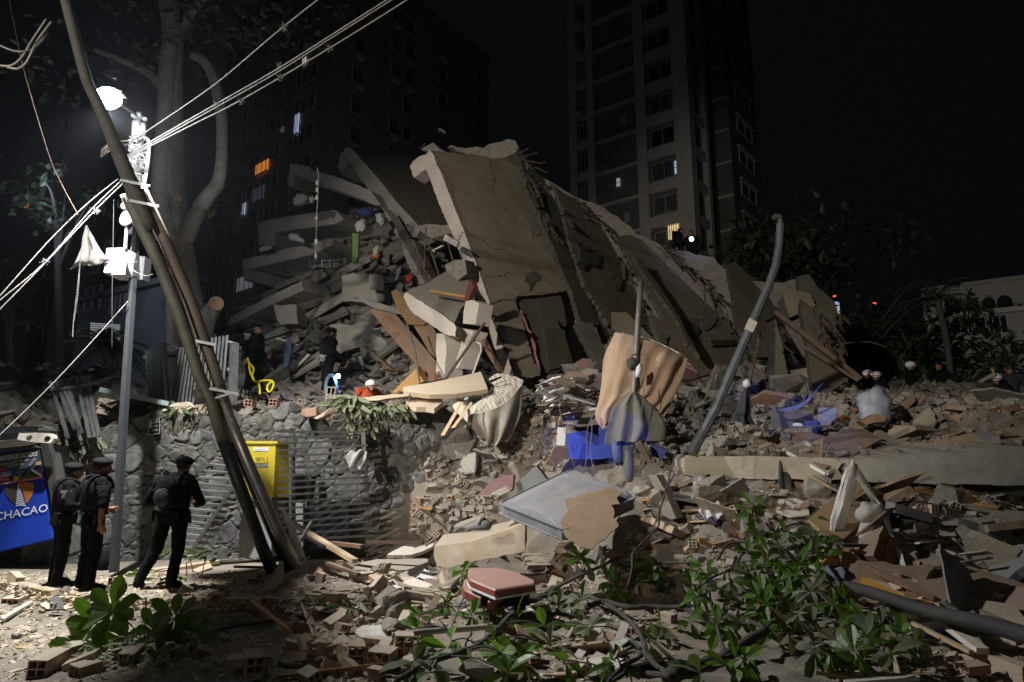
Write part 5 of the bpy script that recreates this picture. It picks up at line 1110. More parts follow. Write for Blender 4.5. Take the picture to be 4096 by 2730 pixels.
for me_, f_ in cp: q_ = me_.copy(); q_.materials[0] = MATS['shade_dark_rubble']; cp2.append((q_, f_))  # same chunks again, shade of the bank put into their colour
for k in range(170):
    a, b = spot(NEAR); p = hit(a, b); me, fl = rr.choice(cp); s = rr.choice((.06,.08,.1,.13,.18,.24)) if b > 2150 or a < 1500 else rr.choice((.12,.16,.22,.3,.42))
    if a < 1100 and b > 2280: s = min(s, .08)
    R = orient(p, .3); nm = 'small' if s < .09 else ('head sized' if s < .17 else 'large')
    place(me, 'concrete_chunk', p+V((0,0,s*.2)), R, '%s %s concrete chunk %s' % (nm, 'flat' if fl else 'rounded', zone(a, b)), 'chunk', 'concrete chunks in the rubble', s)
# boards and slats
for k in range(95):
    a, b = spot(NEAR[3:]+[(3350,1560,4096,1760,3)]); p = hit(a, b); mt, nm = rr.choice(((wood,'pale'),(woodd,'brown'),(ply,'drab'),(woodo,'orange brown'),(steel,'grey metal'),(wht,'white'))); L = rr.uniform(.3,1.1); w_ = rr.choice((.03,.05,.08,.14)); m = MB()
    m.box((0,0,0), (w_, L, .015 if w_ > .04 else .03), None, .004); R = Matrix.Rotation(rr.uniform(0,3.14),3,'Z') @ Matrix.Rotation(rr.gauss(0,.28),3,'X') @ Matrix.Rotation(rr.gauss(0,.4),3,'Y')
    o = m.build('board' if 'metal' not in nm else 'metal_strip', mt, None, '%s %s %s %s' % ('long' if L > .7 else 'short', nm, 'slat' if w_ < .06 else 'board', zone(a, b)), 'board', 'loose boards and slats', loc=(0,0,0)); o.matrix_world = Matrix.Translation(p+V((0,0,.05))) @ R.to_4x4()
# sheets and panels
BIG = [(2600,1560,3400,1800,2),(3350,1600,4096,1860,3),(3300,1960,4096,2200,2),(3450,2250,4096,2600,2),(2600,1980,3000,2250,1),(1900,1700,2300,2000,1)]
for k in range(58):
    a, b = spot(BIG); p = hit(a, b); s = rr.uniform(.3,.75); n = rr.randint(4,5); m = MB(); pts = [V((math.cos(t)*s, math.sin(t)*s*.62, 0)) for t in [i*6.28/n+rr.uniform(-.35,.35) for i in range(n)]]; pts = [V((a_,b_,0)) for a_, b_ in jag([(q.x,q.y) for q in pts], .02, .1, rr)]; m.prism(pts, (0,0,-rr.choice((.02,.04,.09,.12))))
    mt, nm = ((conc,'grey concrete'),(woodd,'brown wooden'),(plas,'tan plaster'),(pgrey,'dark grey'),(concr,'rough concrete'),(ply,'drab fibreboard'))[k % 6]
    o = m.build('flat_fragment', mt, None, 'big flat %s piece %s' % (nm, zone(a, b)), 'fragment', 'big flat broken pieces', loc=(0,0,0)); R = Matrix.Rotation(rr.uniform(0,3.14),3,'Z') @ Matrix.Rotation(rr.gauss(0,.4),3,'X') @ Matrix.Rotation(rr.gauss(0,.4),3,'Y'); o.matrix_world = Matrix.Translation(p+V((0,0,.12))) @ R.to_4x4()
for k in range(46):
    a, b = spot(NEAR[4:]); p = hit(a, b); n = rr.randint(4,6); s = rr.uniform(.12,.34)*(1.3 if b < 2000 else 1); m = MB(); an = sorted(rr.uniform(0,6.28) for _ in range(n))
    pts = [V((math.cos(t)*s, math.sin(t)*s*rr.uniform(.6,1), 0)) for t in [i*6.28/n+rr.uniform(-.4,.4) for i in range(n)]]; m.prism(pts, (0,0,-.02 if k % 2 else -.045))
    mt, nm = ((ply,'drab fibreboard'),(paint,'cream plaster'),(paper,'white sheet'),(wood,'pale board'),(conc,'grey mortar'),(plas,'tan plaster'))[k % 6]
    o = m.build('broken_sheet', mt, None, 'broken %s piece %s' % (nm, zone(a, b)), 'panel', 'flat broken pieces', loc=(0,0,0)); R = Matrix.Rotation(rr.uniform(0,3.14),3,'Z') @ Matrix.Rotation(rr.gauss(0,.3),3,'X') @ Matrix.Rotation(rr.gauss(0,.35),3,'Y'); o.matrix_world = Matrix.Translation(p+V((0,0,.06))) @ R.to_4x4()
# countless small bits
def bits(name, n, regs, s0, s1, mt, label, flat=.35, up=0):
    vs = []; fs = []
    pts = [spot(regs) for _ in range(n)]
    for a, b in pts:
        p = hit(a, b) if b > 1500 else bankpt(rr.random(), rr.random(), .05); s = rr.uniform(s0, s1)*(dist(p)/9)**.6; R = Matrix.Rotation(rr.uniform(0,6.28),3,'Z') @ Matrix.Rotation(rr.gauss(0,.35),3,'X') @ Matrix.Rotation(rr.gauss(0,.35),3,'Y')
        k = rr.randint(3,5); q = len(vs); h = s*flat*rr.uniform(.5,1.2)
        for z in (-h/2, h/2):
            for j in range(k):
                t = 6.28*(j+.3*math.sin(j*7+q))/k; vs.append(tuple(R @ V((math.cos(t)*s, math.sin(t)*s*.7, z))+p+V((0,0,h*.3+up))))
        fs.append([q+j for j in range(k)][::-1]); fs.append([q+k+j for j in range(k)])
        for j in range(k): fs.append([q+j, q+(j+1) % k, q+k+(j+1) % k, q+k+j])
    me = bpy.data.meshes.new(name); me.from_pydata(vs, [], fs); me.materials.append(mt); me.validate(); me.update()
    o = bpy.data.objects.new(name, me); COL.objects.link(o); tag(o, label, 'rubble', None, 'stuff')
ALLR = NEAR+[(0,2290,1500,2730,8)]
mC = M('clay_shards', (.46,.33,.22), (.36,.28,.20), 30, bump=.4, dust=.8, dustc=DC, rnd=0); mD = M('mortar_shards', (.40,.35,.27), (.28,.25,.20), 22, bump=.5, dust=.6, dustc=DC, rnd=0)
bits('brick_shards', 7500, ALLR, .015, .055, mC, 'broken brick shards strewn over the street and the rubble')
bits('mortar_crumbs', 8000, ALLR, .008, .035, mD, 'crumbs of mortar and plaster strewn over everything')
bits('red_clay_shards', 900, ALLR, .012, .04, brickr, 'scattered red clay splinters'); bits('paper_scraps', 380, NEAR[4:], .015, .05, paper, 'white scraps of paper and tile', .06)
bits('dark_scraps', 900, NEAR[4:], .02, .09, woodd, 'dark splinters of wood among the rubble', .2)
bits('stone_pile', 2600, [(3300,1580,4096,1860,2),(2650,1530,3400,1830,3),(2000,1500,2900,1860,2),(1700,1700,2300,2100,2),(2600,2000,4096,2450,2)], .04, .13, concr, 'coarse concrete debris covering the slope', .6)
bits('bank_debris', 1500, [(0,0,10,10,1)], .04, .2, MATS['shade_dark_rubble'], 'coarse debris lying on the bank under the pancaked slabs', .4)
# debris caught in the pancaked layers
for k in range(46):
    p = bankpt(rr.uniform(.02,.98), rr.uniform(.05,.85), .15); me, fl = rr.choice(cp2)
    place(me, 'concrete_chunk', p, orient(p), '%s chunk lying on the dark bank under the pancaked slabs' % ('flat' if fl else 'rounded'), 'chunk', 'chunks on the dark bank', rr.uniform(.12,.4))
for k in range(34):
    p = bankpt(rr.uniform(.02,.98), rr.uniform(.02,.8), .2); m = MB(); mt, nm = rr.choice(((woodd,'brown'),(steel,'grey'),(wht,'pale'),(conc,'dusty'))); m.box((0,0,0), (rr.uniform(.04,.16), rr.uniform(.5,1.7), .04), None, .01)
    o = m.build('board', mt, None, '%s batten sticking out of the dark bank under the pancaked slabs' % nm, 'board', 'battens on the dark bank', loc=(0,0,0)); o.matrix_world = Matrix.Translation(p) @ (Matrix.Rotation(rr.uniform(0,3.14),3,'Z') @ Matrix.Rotation(rr.gauss(0,.5),3,'X')).to_4x4()
# brickwork slabs
for k, (fr, x, y, a, b, c, nr, nc, lab) in enumerate((('O',1290,470,.9,.35,.25,7,5,'brickwork slab of offset bricks right of the torn fibreboard'),('O',310,700,.3,.5,0,5,3,'brickwork piece just right of the red suitcase'),('O',620,620,-.5,.3,.1,4,4,'brickwork piece under the torn fibreboard'),('O',480,690,1.2,.5,-.2,3,3,'small brickwork piece with a cream face right of the suitcase'),('N',1500,880,.4,.3,.2,3,3,'brickwork lump left of the red suitcase'),('O',1130,560,.7,.7,.2,3,2,'upright brickwork corner beside the offset brick slab'),('E',890,275,.5,.9,.3,6,3,'brickwork fragment on the wall top between the tilted and green fences'),('N',600,900,.2,.1,.1,2,2,'pair of mortared bricks right of the pole shadow'))):
    m = MB(); p = G(fr, x, y, .1); 
    if fr == 'E': p = at3('E', [(890,275)], 12.7)[0]
    brickwork(m, p, rotm(a,b,c), nr, nc, rr=rr); m.build('brickwork_piece', brick, None, lab, 'brickwork', 'mortared pieces of brickwork')
# big cream brick blocks in the lower left foreground
for fr, x, y, L, W_, Hh, a, mt, lab in (('M',420,1465,.38,.15,.14,.1,brick,'large dark faced brick block lying at the bottom left'),('M',740,1490,.21,.15,.09,-.5,brick,'pale two holed brick beside the large brick block at the bottom left'),('M',1480,1355,.15,.12,.10,-.3,brick,'tilted cream brick in the leaves of the sprig'),('N',590,1340,.24,.13,.11,.9,brick,'cream brick with two square holes at bottom centre'),('N',900,1390,.22,.14,.16,.3,brickr,'upright reddish brick at the bottom centre'),('N',1130,1460,.2,.2,.17,-.2,brick,'blocky cream brick with square holes at the bottom edge'),('N',1090,1270,.26,.12,.09,1.4,brick,'long pale brick below the white plaster disc'),('N',1310,1350,.16,.16,.2,.2,brick,'tall two holed brick left of the thick branch'),('N',960,690,.36,.10,.10,-1.1,brick,'long square tube brick above the yellow kerb'),('M',2160,1460,.26,.15,.14,.5,brick,'broken cream block at the bottom right of the sprig'),('M',130,880,.3,.2,.08,.2,brick,'flat cream block at the left edge in the street'),('O',270,590,.30,.16,.11,1.5,brick,'six holed brick lying behind the red suitcase'),('J',1290,530,.42,.22,.18,1.4,brick,'large mortared hollow block on the slope right of the brown door'),('J',1900,460,.42,.2,.13,1.5,brick,'row of hollow blocks behind the torn hanging fibreboard'),('J',130,620,.34,.22,.17,-1.2,brick,'three holed block on the left end of the long concrete slab'),('J',1480,910,.22,.14,.13,.8,brick,'tilted hollow brick in front of the lower slab'),('J',1530,1190,.22,.14,.12,.4,brick,'two holed brick above the lower slab'),('Q',2040,960,.28,.14,.10,1.0,brickr,'red hollow brick behind the big grey pipe'),('Q',2150,1230,.4,.12,.11,.3,brick,'long brick below the big grey pipe'),('Q',2130,1490,.6,.16,.14,.2,brick,'row of bricks in the bottom right corner'),('K',390,710,.3,.14,.13,.1,brickr,'reddish brick row on the wall top below the yellow strap'),('K',200,715,.34,.14,.13,.1,brickr,'reddish brick row on the wall top beside the fence post'),('K',600,705,.15,.15,.1,.3,brick,'small two holed brick on the wall top left of the torch officer'),('K',830,650,.16,.16,.3,.2,brick,'broken upright brick standing below the torch officer')):
    m = MB(); p = G(fr, x, y, Hh*.5)
    if fr == 'K': q = px('K', [(x,y)])[0]; p = at(q[0], q[1], 12.75)
    hollow_brick(m, p, rotm(a+1.57*0, .05, .06), L, W_, Hh, 3 if W_ > .18 else 2, 2 if Hh > .125 else 1, .12, rr); m.build('hollow_brick', mt, None, lab, 'brick')
def flat(fr, pts, lift, th, mat, name, label, cat, tilt=None, ja=2, js=25, group=None, bevel=0):
    """flat piece lying on the rubble: plane through the hit point of its lowest edge, tilted up towards the back"""
    q = px(fr, pts); cx_ = sum(p[0] for p in q)/len(q); yb = max(p[1] for p in q); cy_ = sum(p[1] for p in q)/len(q); b = hit(cx_, cy_); b.z += lift
    n = V(tilt or (0,-.35,1)).normalized(); pl = (b, n); qq = jag(q, ja, js) if ja else q
    m = MB(); m.prism([onp(p, pl) for p in qq], -n*th); return m.build(name, mat, None, label, cat, group, bevel=bevel)
flat('N', [(885,560),(1080,508),(1520,505),(1525,530),(1340,600),(900,600)], .12, .13, conc, 'flat_fragment', 'flat cream concrete piece in front of the fallen gate', 'slab', (0,-.12,1))
flat('N', [(1170,470),(1350,380),(1430,380),(1500,330),(1650,350),(1480,440),(1380,470)], .1, .06, paint, 'plaster_sheet', 'pair of cream plaster sheets below the stone wall', 'sheet', (.1,-.4,1))
flat('N', [(920,1100),(960,1075),(1240,1068),(1280,1110),(1150,1170),(960,1180),(900,1140)], .12, .10, M('white_plaster', (.70,.68,.62), (.5,.46,.40), 9, bump=.4), 'plaster_disc', 'white plastered block with a dark chip left of the grey branch', 'block', (0,-.2,1))
flat('O', [(610,1430),(690,1380),(800,1368),(940,1390),(930,1440),(760,1505),(650,1500)], .12, .1, M('white_plaster', (0,0,0)), 'plaster_disc', 'white plastered block at the bottom under the fallen branch', 'block', (0,-.15,1))
flat('N', [(1330,740),(1375,745),(1450,945),(1420,960)], .15, .02, wood, 'slat', 'pale slat standing out left of the red suitcase', 'slat', (.2,-.6,1), 0)
flat('M', [(5,1005),(30,1020),(285,870),(250,862)], .06, .03, wht, 'metal_profile', 'white metal strip lying in the street at the left edge', 'strip', (0,0,1), 0)
flat('M', [(345,900),(440,812),(680,850),(640,900),(560,960),(430,950)], .05, .05, brick, 'brick_block', 'cream block with a grey round face in the street below the officers', 'block', (0,-.2,1))
flat('M', [(420,880),(450,830),(490,820),(535,870),(540,930),(430,940)], .09, .02, pgrey, 'grey_disc', 'grey round faced chip leaning on the cream block', 'chip', (0,-1,.6))
for pts, lab in (([(1040,620),(1060,660),(1420,600),(1640,560),(1880,520),(1860,512),(1300,585)], 'long pale batten behind the feet of the single officer'), ([(1640,600),(1790,540),(1820,575),(1700,620)], 'short stacked planks right of the single officer')):
    flat('M', pts, .07, .05, wood, 'batten', lab, 'batten', (0,-.1,1), 1, 60)
m = MB()
for a_, b_ in (((20,490),(220,425)),((220,425),(440,430)),((20,490),(470,465)),((60,495),(480,480))): m.bar(*[G('M', x, y, .1) for x, y in (a_, b_)], .04, .03)
m.build('window_frame', steel, None, 'bent aluminium window frame lying below the blue kiosk', 'window frame')
for pts, r, lab in (([(1720,1225),(2000,1150),(2353,1100)], .018, 'black metal rod lying across the pole shadow right of the sprig'),([(2000,620),(2353,628)], .02, 'dark rod lying at the foot of the leaning poles')):
    m = MB(); m.tube([G('M', x, y, .08) for x, y in pts], r, 6); m.build('rod', dsteel, None, lab, 'rod')
m = MB(); m.bar(G('N', 420, 975, .1), G('N', 1030, 1010, .14), .06, .03); m.build('metal_profile', steel, None, 'grey metal profile lying right of the pole shadow', 'profile')
# stubs and planks around the pole foot
for a_, b_, w_, mt, lab in (((340,190,11.2),(900,525,9.6),.09,wood,'long pale plank leaning from the gate down to the rubble'),((285,95,10.2),(455,500,9.9),.07,dsteel,'dark steel bar standing right of the leaning poles'),((530,185,10.1),(425,360,10.0),.05,steel,'short steel bar crossing the dark bar beside the leaning poles'),((350,190,10.3),(440,520,10.0),.06,dsteel,'second dark bar standing beside the leaning poles'),((480,310,10.6),(900,520,9.7),.07,dsteel,'dark beam lying under the long pale plank'),((690,370,11.3),(960,400,11),.09,woodd,'brown beam lying along the base of the gate'),((1000,360,11.2),(1480,370,11),.07,rust,'dark ribbed pipe lying at the base of the stone wall'),((660,540,9.3),(930,640,8.8),.06,woodd,'dark beam in the rubble below the long pale plank')):
    m = MB(); P = at3('N', [a_, b_]); m.bar(P[0], P[1], w_, w_*.6); m.build('plank', mt, None, lab, 'plank')
# concrete beam by the wall
flatb = [(1575,400),(1640,390),(1900,360),(2353,205),(2353,440),(1680,580),(1600,560),(1570,480)]
lump('N', flatb, 10.3, (.05,.75,.1), M('tan_beam', (.40,.29,.18), (.30,.21,.13), 3, bump=.8, dust=.9, dustc=DC), 'long tan concrete beam lying from the stone wall to under the mattress', 'concrete_slab_beam', 'beam', 3, 40, .4)
# mattress
MT = empty('mattress', hit(2260,2090), 'grey single mattress lying tilted on the rubble, torn board on its corner', 'mattress')
mp = plane((2003,2011,9.4),(2288,1883,10.6),(2249,2100,8.9)); mq = px('O', [(5,212),(30,196),(430,5)])+[(2278,1884),(2300,1884)]+px('O', [(1000,140),(1022,155),(1018,180),(520,408),(470,415),(430,395),(100,260),(30,232)])
def rounded(m, top, n, th): m.prism(top, -n*th)
tp = [onp(p, mp) for p in mq]; m = MB(); m.prism(tp, -mp[1]*.03); m.build('top_panel', matt, MT)
rw = [[onp((a,b), mp) for a, b in px('O', r_)] for r_ in ([(60,205),(240,110),(430,14),(500,-15),(545,-22)],[(140,235),(330,150),(520,70),(640,40),(700,30)],[(230,265),(420,190),(620,120),(780,90),(850,85)],[(330,310),(520,240),(700,175),(880,135),(960,130)],[(440,395),(600,330),(760,260),(920,200),(1005,165)])]
pf_ = patch(rw, 8, 8, .01, lambda u, v: .035*min(1,8*u*(1-u))*min(1,8*v*(1-v))+.012*mn.noise(V((u*7,v*7,4)))); pf_.build('padded_top', matt, MT)
cen = sum(tp, V((0,0,0)))/len(tp); m = MB(); m.smooth = False; sd = [p+(cen-p)*.012-mp[1]*.032 for p in tp]; m.prism(sd, -mp[1]*.115); m.build('quilted_side', mattq, MT)
m = MB(); m.smooth = True; m.tube(tp+[tp[0]], .014, 6); m.tube([p-mp[1]*.145+(cen-p)*.01 for p in tp]+[tp[0]-mp[1]*.145], .014, 6); m.build('piping', mattq, MT)
slab('care_label', 'O', [(695,60),(720,48),(790,68),(770,82)], mp, .004, M('label_cloth', (.5,.4,.3), (.4,.3,.22), 20, bump=0, rnd=0), MT, off=.006)
def torn(fr, pts, pl, th, mat, label, off=.05, name='torn_fibreboard', curl=0, ja=4, js=9):
    q = jag(px(fr, pts), ja, js); cen = sum((onp(p, pl) for p in q), V((0,0,0)))/len(q); P = []
    for p in q:
        w_ = onp(p, pl, off); P.append(w_)
    m = MB(); m.prism(P, -pl[1]*th); return m.build(name, mat, None, label, 'board')
tpl = plane((2260,2010,9.5),(2440,1980,9.7),(2320,2190,8.6)); torn('O', [(490,192),(560,175),(592,160),(740,120),(830,95),(930,132),(880,175),(905,215),(840,232),(868,290),(850,320),(872,345),(898,385),(800,475),(690,562),(600,545),(520,482),(470,432),(458,345),(500,290),(525,262),(500,230)], tpl, .015, ply, 'torn brown fibreboard lying over the corner of the grey mattress', .08)
# red suitcase
SU = empty('suitcase', hit(1990,2370), 'dusty red hard suitcase lying open in the rubble behind the fallen branch', 'suitcase')
spz = plane((1870,2275,8.3),(2110,2300,8.0),(1990,2345,7.6)); sq = px('N', [(1870,590),(1890,582),(2130,580)])+px('O', [(130,735),(262,795),(268,820)])+px('N', [(2100,770),(2060,755),(1880,680),(1860,640)])
sp3 = [onp(p, spz) for p in sq]; m = MB(); m.prism(sp3, V((0,0,-.085))); m.build('lid', redc, SU, bevel=.015)
c0 = sum(sp3, V((0,0,0)))/len(sp3); m = MB(); m.prism([p+(p-c0)*.015+V((0,0,-.08)) for p in sp3], V((0,0,-.02))); m.build('metal_rim', white, SU)
m = MB(); m.prism([p+(p-c0)*.01+V((-.05,.10,-.13)) for p in sp3], V((-.03,.05,-.10))); m.build('base_shell', redc, SU, bevel=.015)
m = MB(); m.box(onp(px('N', [(2110,768)])[0], spz)+V((0,-.02,-.07)), (.03,.015,.02)); m.build('latch', steel, SU)
m = MB(); m.box(c0+V((.1,-.15,-.2)), (.5,.3,.1), rotm(.1)); m.build('lining', blackg, SU)
# ---------------- long slabs on the right ----------------
lump('P', [(3395,1842),(3512,1832),(3800,1812),(4200,1795),(4200,1945),(3838,1938),(3420,1930),(3380,1880)], 10.3, (0,2.0,.2), conc, 'right hand continuation of the long slab, behind the torn hanging fibreboard', 'concrete_slab_beam', 'beam', 3, 24, grad=-1.0)
lump('P', [(2727,1838),(2760,1824),(3000,1826),(3340,1834),(3372,1850),(3350,1880),(3385,1921),(3000,1916),(2790,1918),(2745,1900),(2730,1870)], 11.0, (0,2.2,.12), M('cream_concrete', (.42,.38,.30), (.32,.29,.23), 3, bump=.8, bs=30, dust=.9, dustc=DC), 'long cream concrete slab edge right of the bent pole foot', 'concrete_slab_beam', 'beam', 3, 20, grad=-.7)
lump('P', [(3540,2110),(3640,2080),(3750,2062),(3900,2078),(4050,2090),(4200,2100),(4200,2225),(4096,2215),(3850,2208),(3600,2212),(3560,2180)], 9.6, (.1,1.6,.25), conc, 'lower grey concrete slab at the right edge with a wide crack', 'concrete_slab_beam', 'beam', 3, 50, grad=-.8)
lump('J', [(370,905),(500,900),(780,915),(780,1000),(460,985),(380,960)], 11.3, (0,.8,0), concr, 'crumbling slab piece below the long cream slab', 'concrete_slab_beam', 'beam')
lump('O', [(1670,195),(1720,140),(2078,50),(2078,110),(1900,150),(1700,205)], 10.6, (.1,.5,.1), concr, 'rough slab with a wooden edge below the long cream slab', 'concrete_slab_beam', 'beam')
flat('O', [(1530,230),(1560,118),(1690,105),(1690,190),(1600,235)], .3, .03, pgrey, 'grey_sheet', 'grey sheet standing below the left end of the long slab', 'sheet', (-.2,-1,.5))
flat('O', [(1045,300),(1080,200),(1100,170),(1180,100),(1205,150),(1200,180),(1120,250)], .3, .02, wood, 'pale_board', 'pale angular board standing behind the brickwork slab', 'board', (0,-1,.5))
flat('O', [(875,350),(895,320),(972,318),(970,360)], .25, .02, wood, 'pale_board', 'small pale square board right of the torn fibreboard', 'board', (0,-.3,1), 0)
lump('O', [(1120,0),(1180,0),(1250,120),(1330,330),(1290,340),(1230,300),(1190,150)], 9.8, (.15,.2,0), conc, 'narrow concrete strip rising behind the thin upright branch', 'concrete_strip', 'strip', 2, 30, .5)
lump('Q', [(1500,590),(1530,520),(1590,480),(1700,470),(1870,470),(1935,530),(1900,660),(1830,720),(1700,690),(1560,640)], 8.9, (.1,.5,.1), concr, 'big rounded boulder of concrete under the lower grey slab', tilt=.3)
lump('Q', [(2000,470),(2100,480),(2353,540),(2353,630),(2200,600),(2010,520)], 9.1, (.1,.5,.1), concr, 'slanting concrete strip below the lower grey slab at the edge', tilt=.2)
lump('Q', [(2115,700),(2150,655),(2250,670),(2340,760),(2320,880),(2180,880),(2120,800)], 8.2, (.1,.4,.1), concr, 'tan rounded chunk at the right edge above the grey pipe', tilt=.3)
lump('Q', [(2170,930),(2210,885),(2310,900),(2353,960),(2340,1000),(2220,1000)], 7.8, (.1,.3,.1), concr, 'lower tan rounded chunk at the right edge above the grey pipe', tilt=.2)
# brown door panel with stick, frame
DP = empty('loose_door', at3('J', [(780,650)], 10.6)[0], 'dark brown door panel lying tilted on a window frame on the long slab', 'door')
dpl = plane((3190,1825,10.6),(3400,1710,11.7),(3305,1870,10.3)); slab('panel', 'J', [(412,690),(620,590),(640,550),(865,450),(1138,545),(1010,620),(880,690),(652,800)], dpl, .02, woodd, DP)
slab('board_below', 'J', [(470,640),(560,560),(870,470),(700,690)], dpl, .02, wood, DP, off=-.08)
m = MB(); a, b = onp(px('J', [(625,545)])[0], dpl, .16), onp(px('J', [(605,725)])[0], dpl, .02); m.bar(a, b, .025, .03); m.build('stick', woodd, DP)
m = MB()
for a_, b_ in (((290,650),(655,850)),((290,640),(480,580)),((655,850),(1030,640)),((480,580),(530,610))): m.bar(onp(px('J', [a_])[0], dpl, -.06), onp(px('J', [b_])[0], dpl, -.06), .06, .05)
m.build('window_frame', wht, None, 'dusty white window frame under the brown door panel', 'window frame')
torn('J', [(1550,545),(1600,560),(1870,510),(1930,500),(1940,530),(1990,545),(1975,575),(2010,650),(2060,740),(2085,800),(2095,900),(2092,1010),(1960,1025),(1950,1000),(1830,1018),(1815,940),(1800,880),(1730,800),(1740,745),(1650,680),(1640,640)], plane((3750,1760,10.95),(3900,1750,10.9),(3900,1960,10.45)), .02, M('tan_fibreboard', (.38,.28,.17), (.30,.22,.14), 4, bump=.5, rnd=.05), 'torn tan fibreboard hanging over the long cream slab at the right', 0)
# slatted panel, torn white boards, pillow bag
sp_ = plane((3240,2090,8.8),(3420,1920,9.9),(3390,2150,8.6)); slab('slatted_board', 'J', [(500,1240),(760,1020),(870,900),(920,890),(1090,1060),(1000,1180),(940,1290),(810,1400),(600,1330)], sp_, .03, M('slatted_wood', (.46,.32,.17), (.40,.27,.14), 5, bump=.2, rnd=0), None, label='tan slatted wooden panel behind the torn white boards', cat='panel')
for k in range(6):
    t = k/6; m = MB(); a = px('J', [(560+t*420, 1300-t*330)])[0]; b = px('J', [(720+t*380, 1400-t*330)])[0]
TW = empty('torn_white_board', at3('J', [(800,1390)], 8.7)[0], 'pair of torn white boards leaning together like a tent in front of the slatted panel', 'board')
lw = patch([at3('J', [(895,735,9.3),(885,738,9.3),(878,742,9.3)]), at3('J', [(895,870,9.15),(850,850,9.1),(800,850,9.1)]), at3('J', [(880,1010,9),(830,1030,8.9),(745,1080,8.95)]), at3('J', [(850,1180,8.85),(790,1200,8.75),(710,1220,8.85)]), at3('J', [(800,1440,8.65),(750,1420,8.65),(700,1380,8.7)])], 5, 6, .02, lambda u, v: .04*math.sin(u*3+v*4)); lw.build('left_sheet', wht, TW)
m = MB(); m.prism(at3('J', [(840,800,9.05),(845,805,9.05),(790,960,8.9),(745,1150,8.8),(722,1390,8.65),(695,1385,8.65),(700,1240,8.75),(760,1020,8.9)]), (.0,.03,0)); m.build('edge_strip', paper, TW)
lw = patch([at3('J', [(900,760,9.3),(910,762,9.3),(915,765,9.3)]), at3('J', [(905,880,9.1),(960,900,9.05),(1000,900,9.1)]), at3('J', [(1010,1030,9),(1060,1040,8.9),(1100,1060,8.95)]), at3('J', [(1120,1160,8.8),(1140,1150,8.75),(1160,1150,8.8)]), at3('J', [(1215,1392,8.5),(1225,1392,8.5),(1240,1390,8.5)])], 5, 6, .02); lw.build('right_sheet', wht, TW)
m = MB(); m.prism(at3('J', [(900,880,9.05),(930,905,9.02),(1080,1080,8.85),(1160,1200,8.7),(1240,1392,8.45),(1205,1390,8.45),(1110,1165,8.7),(1000,1020,8.9)]), (.01,.03,0)); m.bar(*at3('Q', [(1275,430,8.4),(1350,700,8.0)]), .05, .03); m.build('edge_strip', paper, TW)
PB = empty('stuffed_bag', at3('J', [(1070,1500)], 8.75)[0], 'dusty grey white stuffed cloth bag under the torn white boards', 'bag')
m = MB(); m.smooth = True; m.ball(at3('J', [(1042,1200)], 8.75)[0], (.175,.12,.150), Matrix.Rotation(.1,3,'Y'), 18, 12, .35, 2); m.build('top_half', M('dusty_white_cloth', (.50,.48,.44), (.40,.385,.35), 3, bump=.4, bs=20, rnd=0), PB)
m = MB(); m.smooth = True; m.ball(at3('J', [(1058,1390)], 8.72)[0], (.18,.12,.205), None, 18, 12, .25, 5); m.build('bottom_half', M('dusty_white_cloth', (0,0,0)), PB)
# wooden cabinet pieces
CA = empty('wooden_cabinet', at3('Q', [(1300,860)], 7.8)[0], 'varnished wooden cabinet broken open, above the big grey pipe', 'cabinet')
cpn = plane((3435,2265,8.3),(3630,2340,7.9),(3610,2385,7.6)); slab('back_panel', 'Q', [(930,555),(1200,640),(1350,720),(1320,830),(1060,720),(905,620)], cpn, .02, M('inner_board', (.62,.46,.28), (.5,.36,.22), 4, bump=.15, rnd=0), CA)
slab('side_panel', 'Q', [(1355,725),(1600,830),(1710,885),(1600,930),(1420,880),(1320,830)], plane((3632,2340,7.9),(3790,2410,7.6),(3615,2386,7.5)), .02, woodo, CA)
slab('drawer_front', 'Q', [(965,658),(1340,835),(1330,860),(1100,800),(930,745)], plane((3450,2306,7.9),(3624,2389,7.5),(3433,2347,7.8)), .02, M('amber_board', (.50,.25,.05), (.40,.20,.04), 4, rough=.4, bump=.1, rnd=0), CA)
slab('top_rail', 'Q', [(925,515),(1110,590),(1360,700),(1590,820),(1580,830),(1330,720),(930,535)], cpn, .05, woodd, CA, off=.1)
lump('Q', [(1205,320),(1288,330),(1265,500),(1215,640),(1165,600),(1180,480)], 8.2, (.1,.1,0), woodd, 'upright brown board end beside the broken cabinet', 'board', 'board', 1, tilt=.3); lump('Q', [(1180,360),(1215,320),(1180,590),(1118,600)], 8.15, (.03,.1,0), woodo, 'narrow upright orange brown plank beside the broken cabinet', 'board', 'board', 1, tilt=.3)
lump('Q', [(665,495),(705,442),(768,445),(760,510),(755,570),(640,560)], 8.3, (.03,.3,0), woodo, 'small box end of orange brown wood above the leaves', 'box', 'box', 1); lump('Q', [(790,440),(850,450),(920,520),(920,640),(780,560)], 8.2, (.1,.2,0), woodd, 'dark brown box side beside the small orange brown box', 'box', 'box', 1)
lump('Q', [(850,420),(900,422),(1140,475),(1140,500),(1010,490),(860,440)], 8.3, (0,.12,0), woodd, 'torn brown shelf strip above the broken cabinet', 'board', 'board', 2); lump('Q', [(800,380),(1140,385),(1140,410),(800,408)], 8.4, (0,.1,0), dsteel, 'dark flat bar in front of the stuffed bag', 'bar', 'bar', 0)
torn('Q', [(1480,750),(1560,715),(1620,735),(1665,690),(1700,730),(1865,785),(1800,830),(1715,882),(1600,830)], plane((3700,2345,8.3),(3860,2365,8.2),(3790,2410,7.9)), .015, M('tan_fibreboard', (0,0,0)), 'torn tan board right of the broken cabinet', 0, ja=2)
